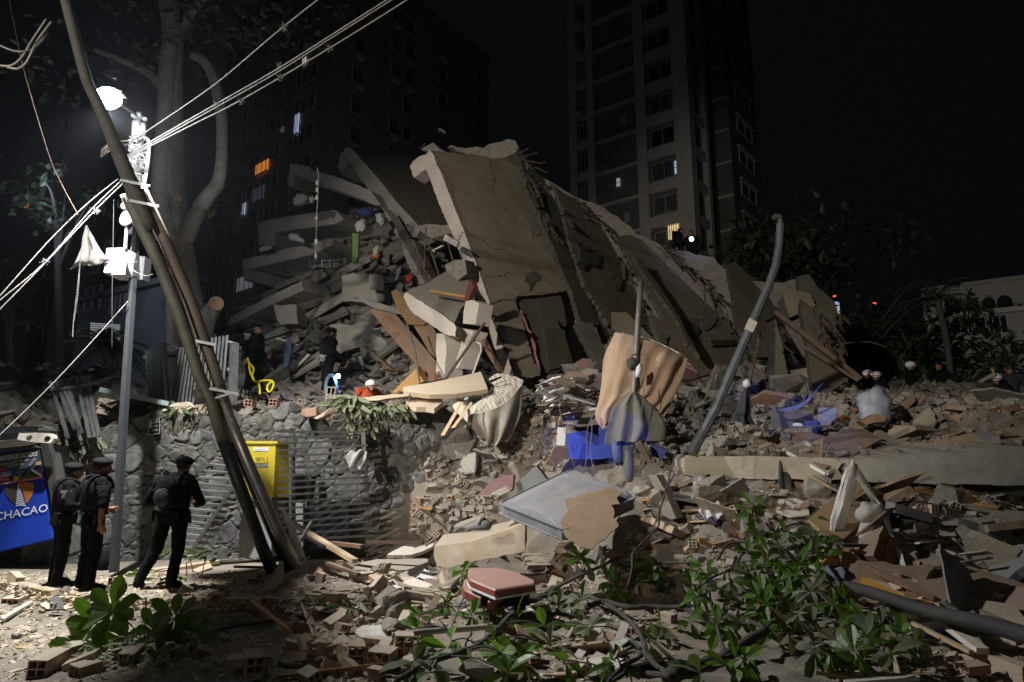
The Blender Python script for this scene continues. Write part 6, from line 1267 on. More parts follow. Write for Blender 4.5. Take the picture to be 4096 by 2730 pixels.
lw = patch([at3('Q', [(640,590,8.2),(720,570,8.2),(790,600,8.2)]), at3('Q', [(690,660,8.1),(760,640,8.1),(830,670,8.1)]), at3('Q', [(780,700,8.0),(830,720,8.0),(860,760,8.0)])], 6, 6, .01, lambda u, v: .04*math.sin(u*9)); lw.build('cloth', M('blue_grey_cloth', (.13,.14,.19), (.10,.11,.15), 4, bump=.2), None, 'blue grey cloth crumpled between leaves and the broken cabinet', 'cloth')
m = MB(); m.smooth = True; m.tube(spline(at3('Q', [(820,740,7.4),(1080,810,7.1),(1500,950,6.6),(2000,1060,6.0),(2353,1160,5.7),(2600,1230,5.5)]), 4), [.056+.001*i for i in range(21)], 16); PI_ = m.build('big_pipe', M('weathered_pipe', (.065,.06,.055), (.04,.038,.036), 6, rough=.7, bump=.5), None, 'big dark grey weathered pipe lying from the leaves to the right edge', 'pipe')
m = MB(); m.smooth = True; m.tube(at3('Q', [(1015,790,7.16),(1095,815,7.09)]), .104, 16); m.build('collar', MATS['weathered_pipe'], PI_) if 0 else None
m = MB(); m.bar(*at3('Q', [(1730,1100,6.5),(2000,1300,6.0)]), .10, .05); m.build('metal_profile', wht, None, 'white metal profile below the big grey pipe', 'profile'); m = MB(); m.bar(*at3('Q', [(1400,1060,6.8),(1900,1310,6.0)]), .04, .03); m.build('batten', wood, None, 'thin tan batten under the big grey pipe', 'batten')
flat('Q', [(560,1470),(720,1440),(1100,1480),(1450,1500),(1300,1530),(900,1530)], .1, .03, wood, 'pale_board', 'pale wide board under the leaves at the bottom right', 'board', (0,-.1,1)); flat('Q', [(800,1545),(1450,1505),(1460,1520),(820,1568)], .12, .03, wht, 'metal_profile', 'white strip lying at the bottom edge on the right', 'strip', (0,0,1), 0)
# bags, clothes and sheets
lw = patch([at3('O', [(1500,270,9.6),(1580,215,9.7),(1660,205,9.8)]), at3('O', [(1520,310,9.5),(1600,280,9.6),(1700,260,9.6)]), at3('O', [(1540,320,9.4),(1640,325,9.4),(1715,300,9.5)])], 6, 6, .01, lambda u, v: .03*math.sin(u*16+v*3)); lw.build('plastic_sheet', paper, None, 'crumpled white sheet right of the brickwork slab', 'sheet')
m = MB(); m.smooth = True
for a_, b_ in (((1520,350),(1660,410)),((1530,375),(1665,430)),((1535,400),(1640,440))): m.tube(spline([G('O', a_[0], a_[1], .12), G('O', (a_[0]+b_[0])/2, (a_[1]+b_[1])/2, .16), G('O', b_[0], b_[1], .1)], 4), .035, 8)
m.build('purple_cloth', M('purple_cloth', (.06,.025,.11), (.04,.02,.08), 5, rough=.5, bump=.2), None, 'rolled purple cloth under the crumpled white sheet', 'cloth')
for fr, x, y, s, d, mt, lab in (('J',1065,270,(.31,.22,.345),12.2,M('milky_bag', (.42,.46,.55), (.30,.33,.40), 2.5, rough=.3, bump=.8, bs=9, rnd=0),'big milky plastic bag of leaves standing on the rubble crest'),('L',1930,1460,(.14,.1,.12),10.7,clear,'clear plastic bundle hanging below the left end of the long slab'),('L',1400,500,(.05,.05,.11),10.45,paper,'small white plastic bag tied to the upright pipe')):
    m = MB(); m.smooth = True; m.ball(at3(fr, [(x,y)], d)[0], s, Matrix.Rotation(.25,3,'Y'), 26, 18, .30, 3); m.build('plastic_bag', mt, None, lab, 'bag')
lump('J', [(945,400),(1080,335),(1175,350),(1160,400),(1000,430)], 11.8, (0,.2,0), M('terracotta_shard', (.40,.24,.14), (.32,.2,.12), 5, bump=.3), 'terracotta coloured shard in front of the milky plastic bag', 'shard', 'shard')
bb = M('blue_light_colour', (.10,.14,.34), (.08,.10,.25), 4, rough=.5, bump=.1)  # blue of the police light put into the colour
lump('J', [(600,290),(745,285),(740,380),(640,430),(575,420)], 11.9, (.02,.05,.02), M('pale_board_lit_blue', (.42,.44,.55), (.36,.38,.5), 4, bump=.1), 'pale board lit blue, standing left of the milky plastic bag', 'board', 'board', 1, tilt=.3); lump('J', [(470,395),(580,390),(575,440),(472,440)], 11.8, (.02,.1,.02), bb, 'small board with blue light in its colour beside the pale blue lit board', 'board', 'board', 1)  # both boards carry the blue police light in their colour
lump('J', [(375,420),(400,412),(440,418),(455,438),(380,440)], 11.2, (0,.05,0), paper, 'small white foam piece on the long slab', 'foam piece', 'foam', 1); lump('L', [(705,985),(780,985),(768,1140),(698,1138)], 11.2, (.01,.02,0), paper, 'white card hanging below the paper pile left of the grey coat', 'card', 'card', 0)
m = MB()
for k in range(7): m.tube(spline(at3('J', [(150+k*6,300-k*3,11.8),(300,290+k*4,11.7),(430,250+k*5,11.6),(520,190+k*3,11.5),(590,110,11.5),(625,72,11.5)]), 5), .010, 4)
m.build('cable_bundle', M('blue_cable', (.10,.13,.36), (.08,.1,.25), 4, rough=.5, bump=.1), None, 'bundle of blue cables sweeping up to the right above the long slab', 'cable')
rr = random.Random(5)
for k, (P, lab) in enumerate((([(190,690,10.9),(195,760,10.8),(170,880,10.8),(120,950,10.7),(70,1010,10.7)],'thick grey cable hanging over the long slab at its left'),([(1265,970,10.2),(1235,880,10.3),(1250,820,10.4),(1300,830,10.4),(1360,900,10.3),(1420,1020,10.1),(1520,1120,9.9)],'looped grey cable arching over the lower slab'),([(490,100,12),(460,220,11.9),(370,250,11.8)],'grey cable end rising from the blue cable bundle'),([(430,700,10.8),(435,900,10.7),(450,1090,10.6)],'thin cord hanging below the brown door panel, left one'),([(440,740,10.8),(490,940,10.7),(520,1060,10.6)],'thin cord hanging below the brown door panel, right one'))):
    m = MB(); m.tube(spline(at3('J', P), 6), .022 if k < 3 else .008, 6); m.build('cable', steel if k < 3 else cablep, None, lab, 'cable')
for k, (P, lab) in enumerate((([(1315,470),(1280,600),(1230,750)],'thin cord hanging left of the upright pipe'),([(1440,560),(1445,680),(1420,880)],'thin cord hanging in front of the orange sheet'),([(740,700),(720,800),(760,980),(850,1330)],'thin white cord falling from the paper pile left of the orange sheet'),([(1030,850),(960,1000),(950,1280),(905,1380)],'thin white cord falling beside the blue lit rubble'),([(985,850),(1000,1000),(985,1200),(1035,1420)],'second thin white cord falling beside the blue lit rubble'),([(580,1130),(720,1390)],'thin straight rod above the mattress'))):
    m = MB(); m.tube(spline(at3('L', [(a, b, 10.35 if k < 2 else 10.6) for a, b in P]), 5), .007, 4); m.build('cord', cablep, None, lab, 'cord')
# two upright pipes
o = empty('upright_pipe', at(2515,1800,10.7), 'straight grey pipe standing in the rubble with the orange sheet tied round it', 'pipe')
m = MB(); m.smooth = True; m.tube(P3([(2564,1130,11.0),(2554,1260,10.9),(2536,1573,10.7),(2528,1800,10.6)]), .047, 14); m.build('tube', M('grey_pipe', (.22,.21,.20), (.14,.13,.125), 5, rough=.5, bump=.3, metal=.4, rnd=0), o)
m = MB()
for z in (-.03,.03): c = at(2541,1427+z*300,10.78); m.tube([c+V((math.cos(t)*.06,math.sin(t)*.06,0)) for t in [i*.524 for i in range(13)]], .010, 5)
m.build('clamp', steel, o); m = MB(); m.smooth = True; m.ball(at(2528,1455,10.7), (.09,.07,.10), None, 10, 8, .5, 1); m.build('knotted_cloth', M('dark_rag', (.06,.055,.05), bump=.4), o)
o = empty('bent_pole', at(2770,1800,10.95), 'tall octagonal steel pole bent to the right with a broken head', 'pole')
m = MB(); m.tube(P3([(2765,1815,10.9),(2860,1640,11.0),(3005,1303,11.2),(3075,1145,11.3),(3103,1065,11.35),(3117,980,11.4),(3121,896,11.45)]), [.082,.078,.072,.070,.068,.068,.066], 8); m.build('shaft', M('blue_grey_pole', (.17,.19,.21), (.11,.12,.13), 5, rough=.45, bump=.2, metal=.3, rnd=0), o)
m = MB(); m.tube(spline(P3([(3121,900,11.45),(3121,880,11.45),(3118,868,11.45),(3105,866,11.45)]), 3), .045, 8); m.box(at(3107,868,11.44), (.10,.1,.07), None, .02); m.build('broken_head', zinc, o); m = MB(); m.box(at(3003,1303,11.1), (.14,.06,.20), rotm(0,0,.45), .01); m.build('sticker', wht, o)
m = MB(); m.tube(spline(P3([(3035,1330,11.5),(3038,1345,11.4),(3020,1440,11.2),(2995,1540,11.0)]), 4), .026, 6); m.build('bent_rod', rust, None, 'thin rusty rod hanging beside the bent pole and holding the dark cloth', 'rod')
lw = patch([at3('L', [(2312,620,11),(2325,615,11),(2345,620,11)]), at3('L', [(2280,720,10.95),(2315,720,10.85),(2352,730,10.95)]), at3('L', [(2230,850,10.9),(2300,860,10.75),(2352,860,10.9)]), at3('U', [(95,1215,10.9),(200,1230,10.7),(290,1240,10.85),(375,1270,10.9)][:3]), at3('U', [(120,1270,10.9),(210,1310,10.7),(330,1320,10.9)])], 10, 8, .01, lambda u, v: .05*math.sin(u*15)*v); dk = lw.build('hanging_cloth', M('dark_navy_cloth', (.05,.05,.065), (.035,.035,.05), 4, bump=.2), None, 'dark knotted cloth hanging right of the bent pole foot', 'cloth')
m = MB(); m.smooth = True; m.ball(at3('L', [(2325,612)], 10.95)[0], .07, None, 8, 6, .4, 1); m.build('knot', clear, None, 'pale knot tied on top of the dark hanging cloth', 'knot')
# orange sheet and coat
rows = [at3('L', [(1195,172,11.15),(1270,178,11.0),(1400,212,10.95),(1560,272,10.95),(1700,330,11.0),(1808,395,11.1)]), at3('L', [(1130,330,11.1),(1230,330,10.85),(1380,370,10.82),(1520,400,10.82),(1680,420,10.85),(1815,412,11.1)]), at3('L', [(1085,540,11.05),(1200,540,10.8),(1360,540,10.8),(1500,560,10.8),(1640,570,10.85),(1775,560,11.05)]), at3('L', [(1052,740,11),(1180,720,10.8),(1340,660,10.8),(1470,690,10.8),(1600,720,10.85),(1712,710,11)]), at3('L', [(1040,900,10.95),(1120,850,10.8),(1300,720,10.82),(1440,740,10.82),(1560,810,10.85),(1660,810,10.95)]), at3('L', [(1105,1000,10.9),(1140,930,10.8),(1260,760,10.84),(1420,765,10.84),(1560,850,10.88),(1612,888,10.92)])]
def ofold(u, v): return (.035*math.sin((u*.8+.1*v)*46+v*4)*min(1, abs(u-.38)*4)*(.35+v*.8) + .03*mn.noise(V((u*6,v*5,2))))
OS = patch(rows, 16, 14, .01, ofold); OS.build('orange_sheet', orange, None, 'tan orange sheet stretched over boards behind the upright pipe', 'sheet')
rows = [at3('L', [(1325,690,10.7),(1345,685,10.62),(1365,683,10.62),(1395,690,10.7)]), at3('L', [(1200,790,10.7),(1290,780,10.6),(1400,770,10.6),(1480,770,10.7)]), at3('L', [(1160,900,10.7),(1280,900,10.55),(1430,890,10.55),(1560,850,10.7)]), at3('L', [(1140,1020,10.7),(1270,1020,10.5),(1450,1000,10.5),(1640,960,10.7)]), at3('L', [(1130,1140,10.65),(1270,1110,10.45),(1400,1110,10.5),(1660,1090,10.7)])]
lw = patch(rows, 16, 12, .012, lambda u, v: .07*math.sin(u*21+v*2)*v); CO = lw.build('grey_coat', greyc, None, 'dusty grey coat knotted to the upright pipe below the orange sheet', 'coat')
for pts, mt, lab in (([(1185,1100),(1255,1100),(1250,1270),(1215,1290),(1190,1250)], M('denim_blue', (.10,.13,.22), (.08,.1,.17), 5, bump=.3), 'blue grey trouser leg hanging under the grey coat'),([(1255,1110),(1350,1110),(1365,1300),(1350,1440),(1300,1450),(1270,1380)], greyc, 'dark trouser leg hanging lower under the grey coat')):
    q = px('L', pts); c_ = len(pts); m = MB(); m.smooth = True; xs2 = [p[0] for p in q]; y0, y1 = min(p[1] for p in q), max(p[1] for p in q); xm = sum(xs2)/len(xs2); m.tube(spline(P3([(xm-6,y0,10.7),(xm-2,(y0+y1)/2,10.65),(xm+4,y1,10.7)]), 5), [.085,.085,.085,.085,.08,.08,.08,.075,.07,.06,.04], 12); m.build('hanging_trousers', mt, None, lab, 'trousers')
lw = patch([at3('L', [(1420,210,11.1),(1440,205,11.1),(1460,215,11.1)]), at3('L', [(1560,262,11.1),(1580,262,11.1),(1600,275,11.1)]), at3('L', [(1700,330,11.1),(1720,330,11.1),(1750,345,11.1)]), at3('L', [(1800,385,11.1),(1810,390,11.1),(1812,400,11.1)])], 3, 5, .05); lw.build('padded_board', MATS['quilted_cloth'], None, 'grey edge of the board behind the orange sheet', 'board')
lump('L', [(1740,400),(1830,430),(1905,510),(1900,560),(1760,580),(1720,520)], 12.2, (.1,.3,0), M('mauve_panel', (.28,.15,.15), (.2,.12,.12), 4, bump=.2), 'mauve rounded panel right of the orange sheet', 'panel', 'panel', 2)
# paper and board pile left of the sheet
for k in range(54):
    x, y = rr.uniform(580,1010), rr.uniform(560,860); x += (y-560)*.1; m = MB(); L = rr.uniform(.1,.5); mt, nm = rr.choice(((paper,'white'),(paper,'white'),(wht,'dusty white'),(woodd,'brown'),(wood,'pale tan'),(dsteel,'dark'))); m.box((0,0,0), (rr.uniform(.06,.2), L, rr.choice((.006,.02))), None, .006)
    o = m.build('board' if mt is not paper else 'paper_sheet', mt, None, '%s sheet in the jumbled pile left of the orange sheet' % nm, 'sheet', 'sheets in the jumbled pile', loc=(0,0,0)); o.matrix_world = Matrix.Translation(at3('L', [(x,y)], 12.2+rr.uniform(-.5,.4))[0]) @ (Matrix.Rotation(rr.gauss(-.9,.4),3,'Z') @ Matrix.Rotation(rr.gauss(0,.3),3,'X') @ Matrix.Rotation(rr.gauss(0,.4),3,'Y')).to_4x4()
for k, (pts, d, mt, lab) in enumerate((([(680,620),(790,505),(1010,520),(1040,560),(900,600),(720,650)],12.6,woodd,'dark wooden lid tilted on the jumbled pile'),([(710,600),(800,565),(880,600),(840,650),(710,650)],12.4,M('russet_board',(.28,.12,.07),(.2,.09,.05),4),'russet board in the jumbled pile'),([(960,680),(1025,675),(1025,750),(965,755)],12.0,M('russet_board',(0,0,0)),'small russet box beside the orange sheet'),([(905,500),(960,480),(1050,490),(1060,520),(950,545)],12.7,concr,'crumbly chunk on top of the jumbled pile'),([(585,715),(690,655),(690,690),(590,750)],12.1,paper,'big white sheet at the left of the jumbled pile'),([(740,890),(1060,830),(1060,960),(900,980),(750,950)],12.1,concr,'concrete lump under the jumbled pile'),([(860,430),(920,395),(990,400),(1010,430),(980,480),(870,470)],13.4,M('mauve_panel',(0,0,0)),'mauve broken panel behind the jumbled pile'),([(780,1040),(940,1010),(1060,1060),(1130,1100),(1180,1240),(1020,1260),(800,1250)],11.9,M('blue_lit_concrete', (.05,.08,.42), (.03,.05,.30), 5, rough=.5, bump=.5),'concrete lump with blue light in its colour, below the jumbled pile'),([(1055,985),(1200,975),(1210,1100),(1190,1250),(1090,1240),(1060,1120)],11.5,MATS.get('blue_lit_concrete') or blueb,'second concrete lump with blue light in its colour, left of the hanging trousers'),([(1500,1130),(1640,1180),(1600,1260),(1520,1230)],11.4,bb,'small piece with blue light in its colour, right of the hanging trousers'),([(1370,1140),(1420,1100),(1510,1280),(1480,1300)],11.2,woodd,'brown board standing right of the hanging trousers'),([(350,1470),(525,1318),(620,1440),(400,1568)],10.9,pgrey,'grey square panel leaning left behind the mattress'),([(20,1568),(150,1440),(330,1400),(320,1530),(200,1568)],10.7,M('mauve_panel',(0,0,0)),'dull maroon panel lying left behind the mattress'),([(130,1560),(260,1500),(300,1530),(210,1568)],10.4,concr,'pale crumbly slab in front of the maroon panel'))):  # blue lumps are concrete, the police light put into their colour
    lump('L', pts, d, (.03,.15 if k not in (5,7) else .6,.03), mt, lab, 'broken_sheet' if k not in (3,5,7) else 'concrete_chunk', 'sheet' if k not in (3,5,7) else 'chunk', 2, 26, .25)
# hanging quilted mattress
HM = empty('hanging_mattress', at3('K', [(2080,1000)], 12.6)[0], 'stained quilted mattress folded over the wall end, with a veil of grey plastic', 'mattress')
lw = patch([at3('K', [(2070,520,13.2),(2130,480,13.3),(2230,490,13.3),(2340,530,13.2)]), at3('K', [(2110,600,13.0),(2180,580,13.0),(2250,580,13.0),(2330,600,13.0)]), at3('K', [(1900,760,12.5),(2000,720,12.5),(2150,680,12.6),(2290,620,12.9)]), at3('K', [(1890,800,12.4),(2000,790,12.4),(2160,740,12.5),(2280,650,12.8)])], 8, 8, .10, lambda u, v: .03*mn.noise(V((u*9,v*9,1)))); lw.build('quilted_top', quil, HM)
lw = patch([at3('K', [(1780,715,12.6),(1850,700,12.5),(1890,740,12.4)]), at3('K', [(1800,770,12.5),(1870,770,12.35),(1910,810,12.3)]), at3('K', [(1860,830,12.4),(1900,860,12.3),(1930,880,12.3)])], 6, 6, .08); lw.build('quilted_corner', quil, HM)
lw = patch([at3('K', [(1900,800,12.35),(2020,785,12.35),(2180,720,12.45),(2340,560,12.9)]), at3('K', [(1950,900,12.4),(2060,880,12.3),(2200,800,12.4),(2335,680,12.8)]), at3('K', [(2010,990,12.5),(2090,970,12.35),(2190,900,12.4),(2290,830,12.7)]), at3('K', [(2050,1040,12.55),(2090,1040,12.45),(2140,1030,12.45),(2200,1000,12.6)])], 12, 10, .02, lambda u, v: .06*math.sin(u*17+v*5)*(.3+v)); lw.build('plastic_veil', M('dusty_veil', (.33,.30,.25), (.24,.22,.18), 4, rough=.5, bump=.3, rnd=0), HM)
for pts, lab in (([(1840,710,12.2),(1870,705,12.2),(1720,965,11.9),(1690,968,11.9)],'left pale slat poking down in front of the hanging mattress'),([(1925,705,12.2),(1942,712,12.2),(1800,905,11.9),(1772,908,11.9)],'right pale slat poking down in front of the hanging mattress')):
    m = MB(); m.prism(at3('K', pts), (0,.02,.01)); m.build('slat', M('fresh_wood', (.62,.46,.28), (.52,.38,.22), 5, bump=.1), None, lab, 'slat')
# cream door panels on the wall top
DD = M('cream_door', (.58,.47,.35), (.52,.42,.31), 2, bump=.15, rnd=0)
d1 = plane((1615,1560,12.5),(1960,1490,13.2),(1950,1560,12.6)); slab('loose_door', 'K', [(1395,585),(1620,550),(1900,490),(2005,465),(2060,600),(1980,615),(1800,640),(1600,645),(1400,618)], d1, .09, DD, None, 1, 60, label='long cream door panel with small ink marks lying on the wall top', cat='door')
d2 = plane((1620,1620,12.3),(1770,1590,12.9),(1720,1640,12.1)); slab('cream_board', 'K', [(1410,725),(1470,660),(1520,600),(1700,680),(1710,700),(1640,755),(1500,745)], d2, .09, DD, None, 3, 30, label='broken cream board below the long door panel', cat='board')
lump('K', [(1015,675),(1250,650),(1440,635),(1445,655),(1200,690),(1020,700)], 12.4, (0,.3,0), DD, 'narrow cream board edge right of the torch officer', 'board', 'board', 2)
lump('K', [(695,830),(780,780),(905,700),(910,760),(800,800),(720,838)], 12.25, (0,.25,0), brick, 'sloping brick coloured block on the broken wall top', 'block', 'block', 3)
lump('K', [(600,755),(715,745),(712,810),(640,820),(600,800)], 12.35, (0,.2,0), M('pink_render', (.42,.26,.19), (.34,.22,.16), 5, bump=.6), 'pinkish rendered patch on the wall top below the torch officer', 'patch', 'patch', 3)
lump('K', [(2060,540),(2160,500),(2172,508),(2090,550)], 12.9, (0,.05,0), blackg, 'black stick lying on the hanging mattress', 'stick', 'stick', 1)
for k, (fr, pts, d, lab) in enumerate((('K',[(1010,1083),(1060,1090),(1115,1085),(1120,1120),(1080,1160),(1090,1200),(1060,1235),(1010,1200),(985,1180),(955,1205),(960,1140)],11.8,'pale grey shirt draped over the bars of the fallen gate'),)):
    lw = patch([at3('K', [(985,1090,11.85),(1040,1086,11.8),(1115,1085,11.85)]), at3('K', [(962,1140,11.85),(1030,1130,11.7),(1100,1140,11.8)]), at3('K', [(958,1205,11.85),(1020,1200,11.7),(1085,1200,11.8)]), at3('K', [(975,1200,11.85),(1040,1232,11.72),(1070,1235,11.8)])], 8, 6, .015, lambda u, v: .04*math.sin(u*12+v*6)); lw.build('grey_shirt', M('grey_shirt', (.34,.33,.31), (.26,.25,.24), 4, bump=.3), None, lab, 'shirt')
# clothes caught high in the pancaked slabs
for x, y, s, c, lab in ((1110,690,(.34,.2,.18),(.02,.03,.12),'navy bundle of cloth below the third hooked slab'),(1215,740,(.16,.1,.26),(.32,.33,.34),'pale grey plastic bundle beside the navy bundle'),(1185,990,(.12,.08,.28),(.35,.33,.28),'white and orange cloth hanging in the dark gap'),(1180,1030,(.16,.06,.10),(.40,.12,.02),'bright orange tip of cloth in the dark gap'),(1445,1200,(.14,.1,.2),(.22,.03,.02),'red clothing heap beside the landing'),(1360,1160,(.08,.06,.3),(.20,.19,.24),'lilac cloth strip hanging left of the red clothing'),(560,890,(.40,.12,.14),(.42,.38,.44),'pale mauve foam block in the pancaked slabs'),(320,970,(.26,.12,.10),(.38,.35,.38),'pale rumpled cloth at the end of a pancaked slab'),(680,590,(.12,.1,.15),(.4,.38,.36),'small white appliance in the pancaked slabs'),(1060,790,(.2,.06,.26),(.38,.36,.36),'white bent sheet below the navy bundle'),(600,590,(.34,.2,.3),(.24,.22,.21),'grey chunk behind the small white appliance')):
    m = MB(); m.smooth = True; m.ball(at3('D', [(x,y)], 17.2)[0], tuple(q*.62 for q in s), Matrix.Rotation(rr.uniform(-.4,.4),3,'Y'), 16, 12, .6, x); m.build('cloth_bundle', M('cloth_%d' % x, c, tuple(q*.7 for q in c), 5, bump=.5, bs=15), None, lab, 'cloth')
m = MB(); m.prism(at3('D', [(998,850,16.8),(1045,850,16.8),(1040,1080,16.7),(1000,1090,16.7)]), (.02,.05,0)); gt = m.build('green_tube', M('lime_green', (.16,.26,.05), (.12,.2,.05), 5, bump=.2), None, 'lime green box standing upright in the pancaked slabs', 'box')
m = MB()
for y0, y1 in ((1070,1060),(1105,1085),(1120,1100)): m.bar(*at3('D', [(665,y0,16.7),(900,y1,16.9)]), .015, .015)
for x in (667,700,760,820): m.bar(*at3('D', [(x,1058,16.7),(x,1120,16.7)]), .012, .012)
m.build('wire_rack', steel, None, 'thin steel wire rack hanging in the pancaked slabs', 'rack')
m = MB(); m.tube(spline(at3('D', [(722,335,16.5),(735,420,16.5),(728,560,16.5),(718,740,16.5),(712,960,16.5),(710,1050,16.5)]), 4), .008, 4)
for y in (455,510,570,730,915,1030): m.box(at3('D', [(724-(y-450)*.02,y)], 16.48)[0], (.06,.04,.12), None, .01)
m.build('wind_chime', wht, None, 'string of small pale tiles hanging over the pancaked slabs', 'hanging string')
lw = patch([at3('K', [(490,215,15.2),(505,205,15.2),(520,215,15.2)]), at3('K', [(465,320,15.1),(490,330,15.1),(515,300,15.1)]), at3('K', [(452,450,15.0),(470,440,15.0),(495,410,15.0)])], 5, 5, .03); lw.build('blue_cloth', M('dusty_blue_cloth', (.05,.08,.14), (.04,.06,.1), 5, bump=.3), None, 'dusty blue cloth hanging between the two officers on the rubble', 'cloth')
# yellow strap
m = MB(); m.smooth = True; m.tube(spline(at3('K', [(175,360,14.3),(190,400,14.2),(225,440,14.1),(215,500,14.1),(240,545,14.0),(300,535,13.8),(370,540,13.6),(380,580,13.5),(350,625,13.4),(330,600,13.4),(345,560,13.5),(375,545,13.55)]), 6), .022, 6); m.tube(spline(at3('K', [(188,390,14.25),(195,460,14.2),(225,530,14.05),(265,560,13.9),(275,640,13.5)]), 6), .022, 6)
m.build('yellow_strap', M('yellow_webbing', (.75,.66,.02), (.65,.55,.02), 8, rough=.5, bump=.2, rnd=0), None, 'bright yellow strap trailing from the hand of the left officer on the rubble', 'strap')
# wilted plants over the wall
def wiltplant(fr, x, y, d, n, spread, drop, label, mt=wilt, L=.25):
    c = at3(fr, [(x,y)], d)[0]; root = empty('wilted_plant', c, label, 'plant'); m = MB(); r_ = random.Random(int(x))
    for k in range(n):
        a = c+V((r_.uniform(-spread,spread), r_.uniform(-.1,.1), r_.uniform(-.05,.12))); leaf_geo(m, a, V((r_.gauss(0,.5),-.35,-r_.uniform(.2,1)*drop)), V((r_.gauss(0,.6),-1,.3)), L*r_.uniform(.6,1.5), L*.26, .1, .3)
    m.build('leaves', mt, root); m = MB()
    for k in range(int(n*.15)): a = c+V((r_.uniform(-spread,spread),0,.05)); m.tube([a, a+V((r_.gauss(0,.1),-.15,-.1)), a+V((r_.gauss(0,.15),-.22,-.45))], .008, 4)
    m.build('stems', rust, root)
wiltplant('K', 1200, 760, 12.3, 80, .55, 1, 'wilted grey green leaves hanging over the wall below the cream board'); wiltplant('K', 960, 700, 12.3, 46, .18, .3, 'tall wilted plant on the wall top below the white helmet', L=.3)
wiltplant('K', 1060, 900, 12.35, 40, .22, 1, 'dry strands hanging down the wall right of the fallen gate'); wiltplant('E', 620, 520, 11.9, 90, .35, 1, 'dry leaves drooping over the wall below the tilted fence'); wiltplant('E', 500, 560, 11.8, 40, .18, 1, 'dry leaves drooping beside the kiosk post')
wiltplant('E', 1090, 230, 12.6, 110, .4, .5, 'dusty green plant between the lamp post and the green fence', leafd, .22); wiltplant('E', 1330, 300, 12.5, 60, .5, .3, 'green leaves lying on the wall top above the street sign', leafd, .25); wiltplant('E', 1480, 260, 12.5, 50, .3, .8, 'dry pale leaves snagged in the grey fence', M('pale_dry_leaf', (.5,.44,.32), (.4,.35,.25), 9, bump=.3), .2); wiltplant('N', 700, 900, 7.6, 8, .3, .1, 'few green leaves at the kerb', leafd, .18)
wiltplant('M', 1640, 500, 10.6, 22, .3, .1, 'small green leaves lying behind the feet of the single officer', leafm, .16); wiltplant('M', 1400, 660, 9.6, 16, .35, .05, 'green leaves on the pavement at the feet of the single officer', leafm, .18)
# shoe
SH = empty('shoe', at3('N', [(1990,260)], 10.0)[0], 'single dusty grey trainer lying on the tan beam left of the mattress', 'shoe'); m = MB(); m.smooth = True; c = at3('N', [(1985,243)], 10.0)[0]; m.ball(c+V((-.06,0,0)), (.13,.05,.045), None, 12, 8); m.ball(c+V((.06,0,.04)), (.08,.05,.07), None, 12, 8); m.build('upper', M('grey_mesh_fabric', (.14,.14,.14), (.1,.1,.1), 30, bump=.5), SH)
m = MB(); m.box(c+V((0,0,-.04)), (.30,.09,.025), None, .006); m.build('sole', wht, SH)
# ---------------- fallen branch in front ----------------
FB = empty('fallen_branch', hit(2400,2700), 'large fallen tree branch with broad glossy green leaves across the lower right foreground', 'branch')
bk = [[('O',0,1150),('O',180,980),('O',420,900),('O',600,905),('O',760,960),('O',920,1050),('O',1020,1150),('O',1090,1270),('O',1100,1350),('O',1200,1450),('O',1290,1520)],
 [('O',1290,1520),('O',1500,1450),('O',1700,1380),('O',1850,1270),('O',1990,1180),('O',2078,1110)],
 [('O',180,960),('O',330,900),('O',560,780),('O',750,700),('O',880,640),('O',1000,680),('O',1200,665),('O',1430,670)],
 [('O',970,850),('O',1000,700),('O',1010,600),('O',1100,490),('O',1190,400),('O',1205,300),('O',1250,120),('O',1320,0),('L',1650,1450),('L',1720,1200)],
 [('O',130,1070),('O',400,1050),('O',570,1060),('O',750,1110),('O',950,1200),('O',1060,1320)],
 [('O',650,1000),('O',780,960),('O',960,1000),('O',1130,1000),('O',1370,1000),('O',1480,1060),('O',1640,1140)],
 [('O',1090,1350),('O',960,1430),('O',850,1520),('O',820,1568)], [('O',1290,1530),('O',1130,1500),('O',1000,1470),('O',850,1560)],
 [('O',1390,1000),('O',1450,900),('O',1540,810),('O',1650,750),('O',1760,700),('O',1870,540),('O',1900,430)],
 [('N',2353,880),('N',2200,1030),('N',2100,1120),('N',1900,1270),('N',1500,1400),('N',1250,1560)],
 [('N',2353,930),('N',2180,880),('N',2050,800),('N',1870,730),('N',1820,740)], [('N',1700,1150),('N',1780,950),('N',1860,760)],
 [('O',1640,640),('O',1740,520),('O',1960,510)], [('Q',150,300),('Q',300,240),('Q',440,190)],
 [('Q',300,470),('Q',400,520),('Q',470,640),('Q',560,760),('Q',700,900),('Q',760,960)], [('O',1700,1380),('O',1640,1140),('O',1600,1000),('O',1580,850)],
 [('Q',0,1050),('Q',260,1150),('Q',480,1240),('Q',640,1200)], [('Q',560,760),('Q',900,1000),('Q',1200,1180),('Q',1320,1170)], [('Q',480,1240),('Q',760,1150),('Q',830,1080)]]
rd = [.021,.040,.017,.010,.015,.024,.013,.016,.013,.022,.011,.006,.012,.012,.012,.012,.013,.010,.008]
def bd(q, lift=.0):
    x, y = q; p = hit(x, min(y, 2728)); d = p.y*.93 if y > 2250 else p.y*.95
    return at(x, y, min(d, 9.0)*(.96 if y > 2500 else 1))
bpts = []; m = MB(); m.smooth = True
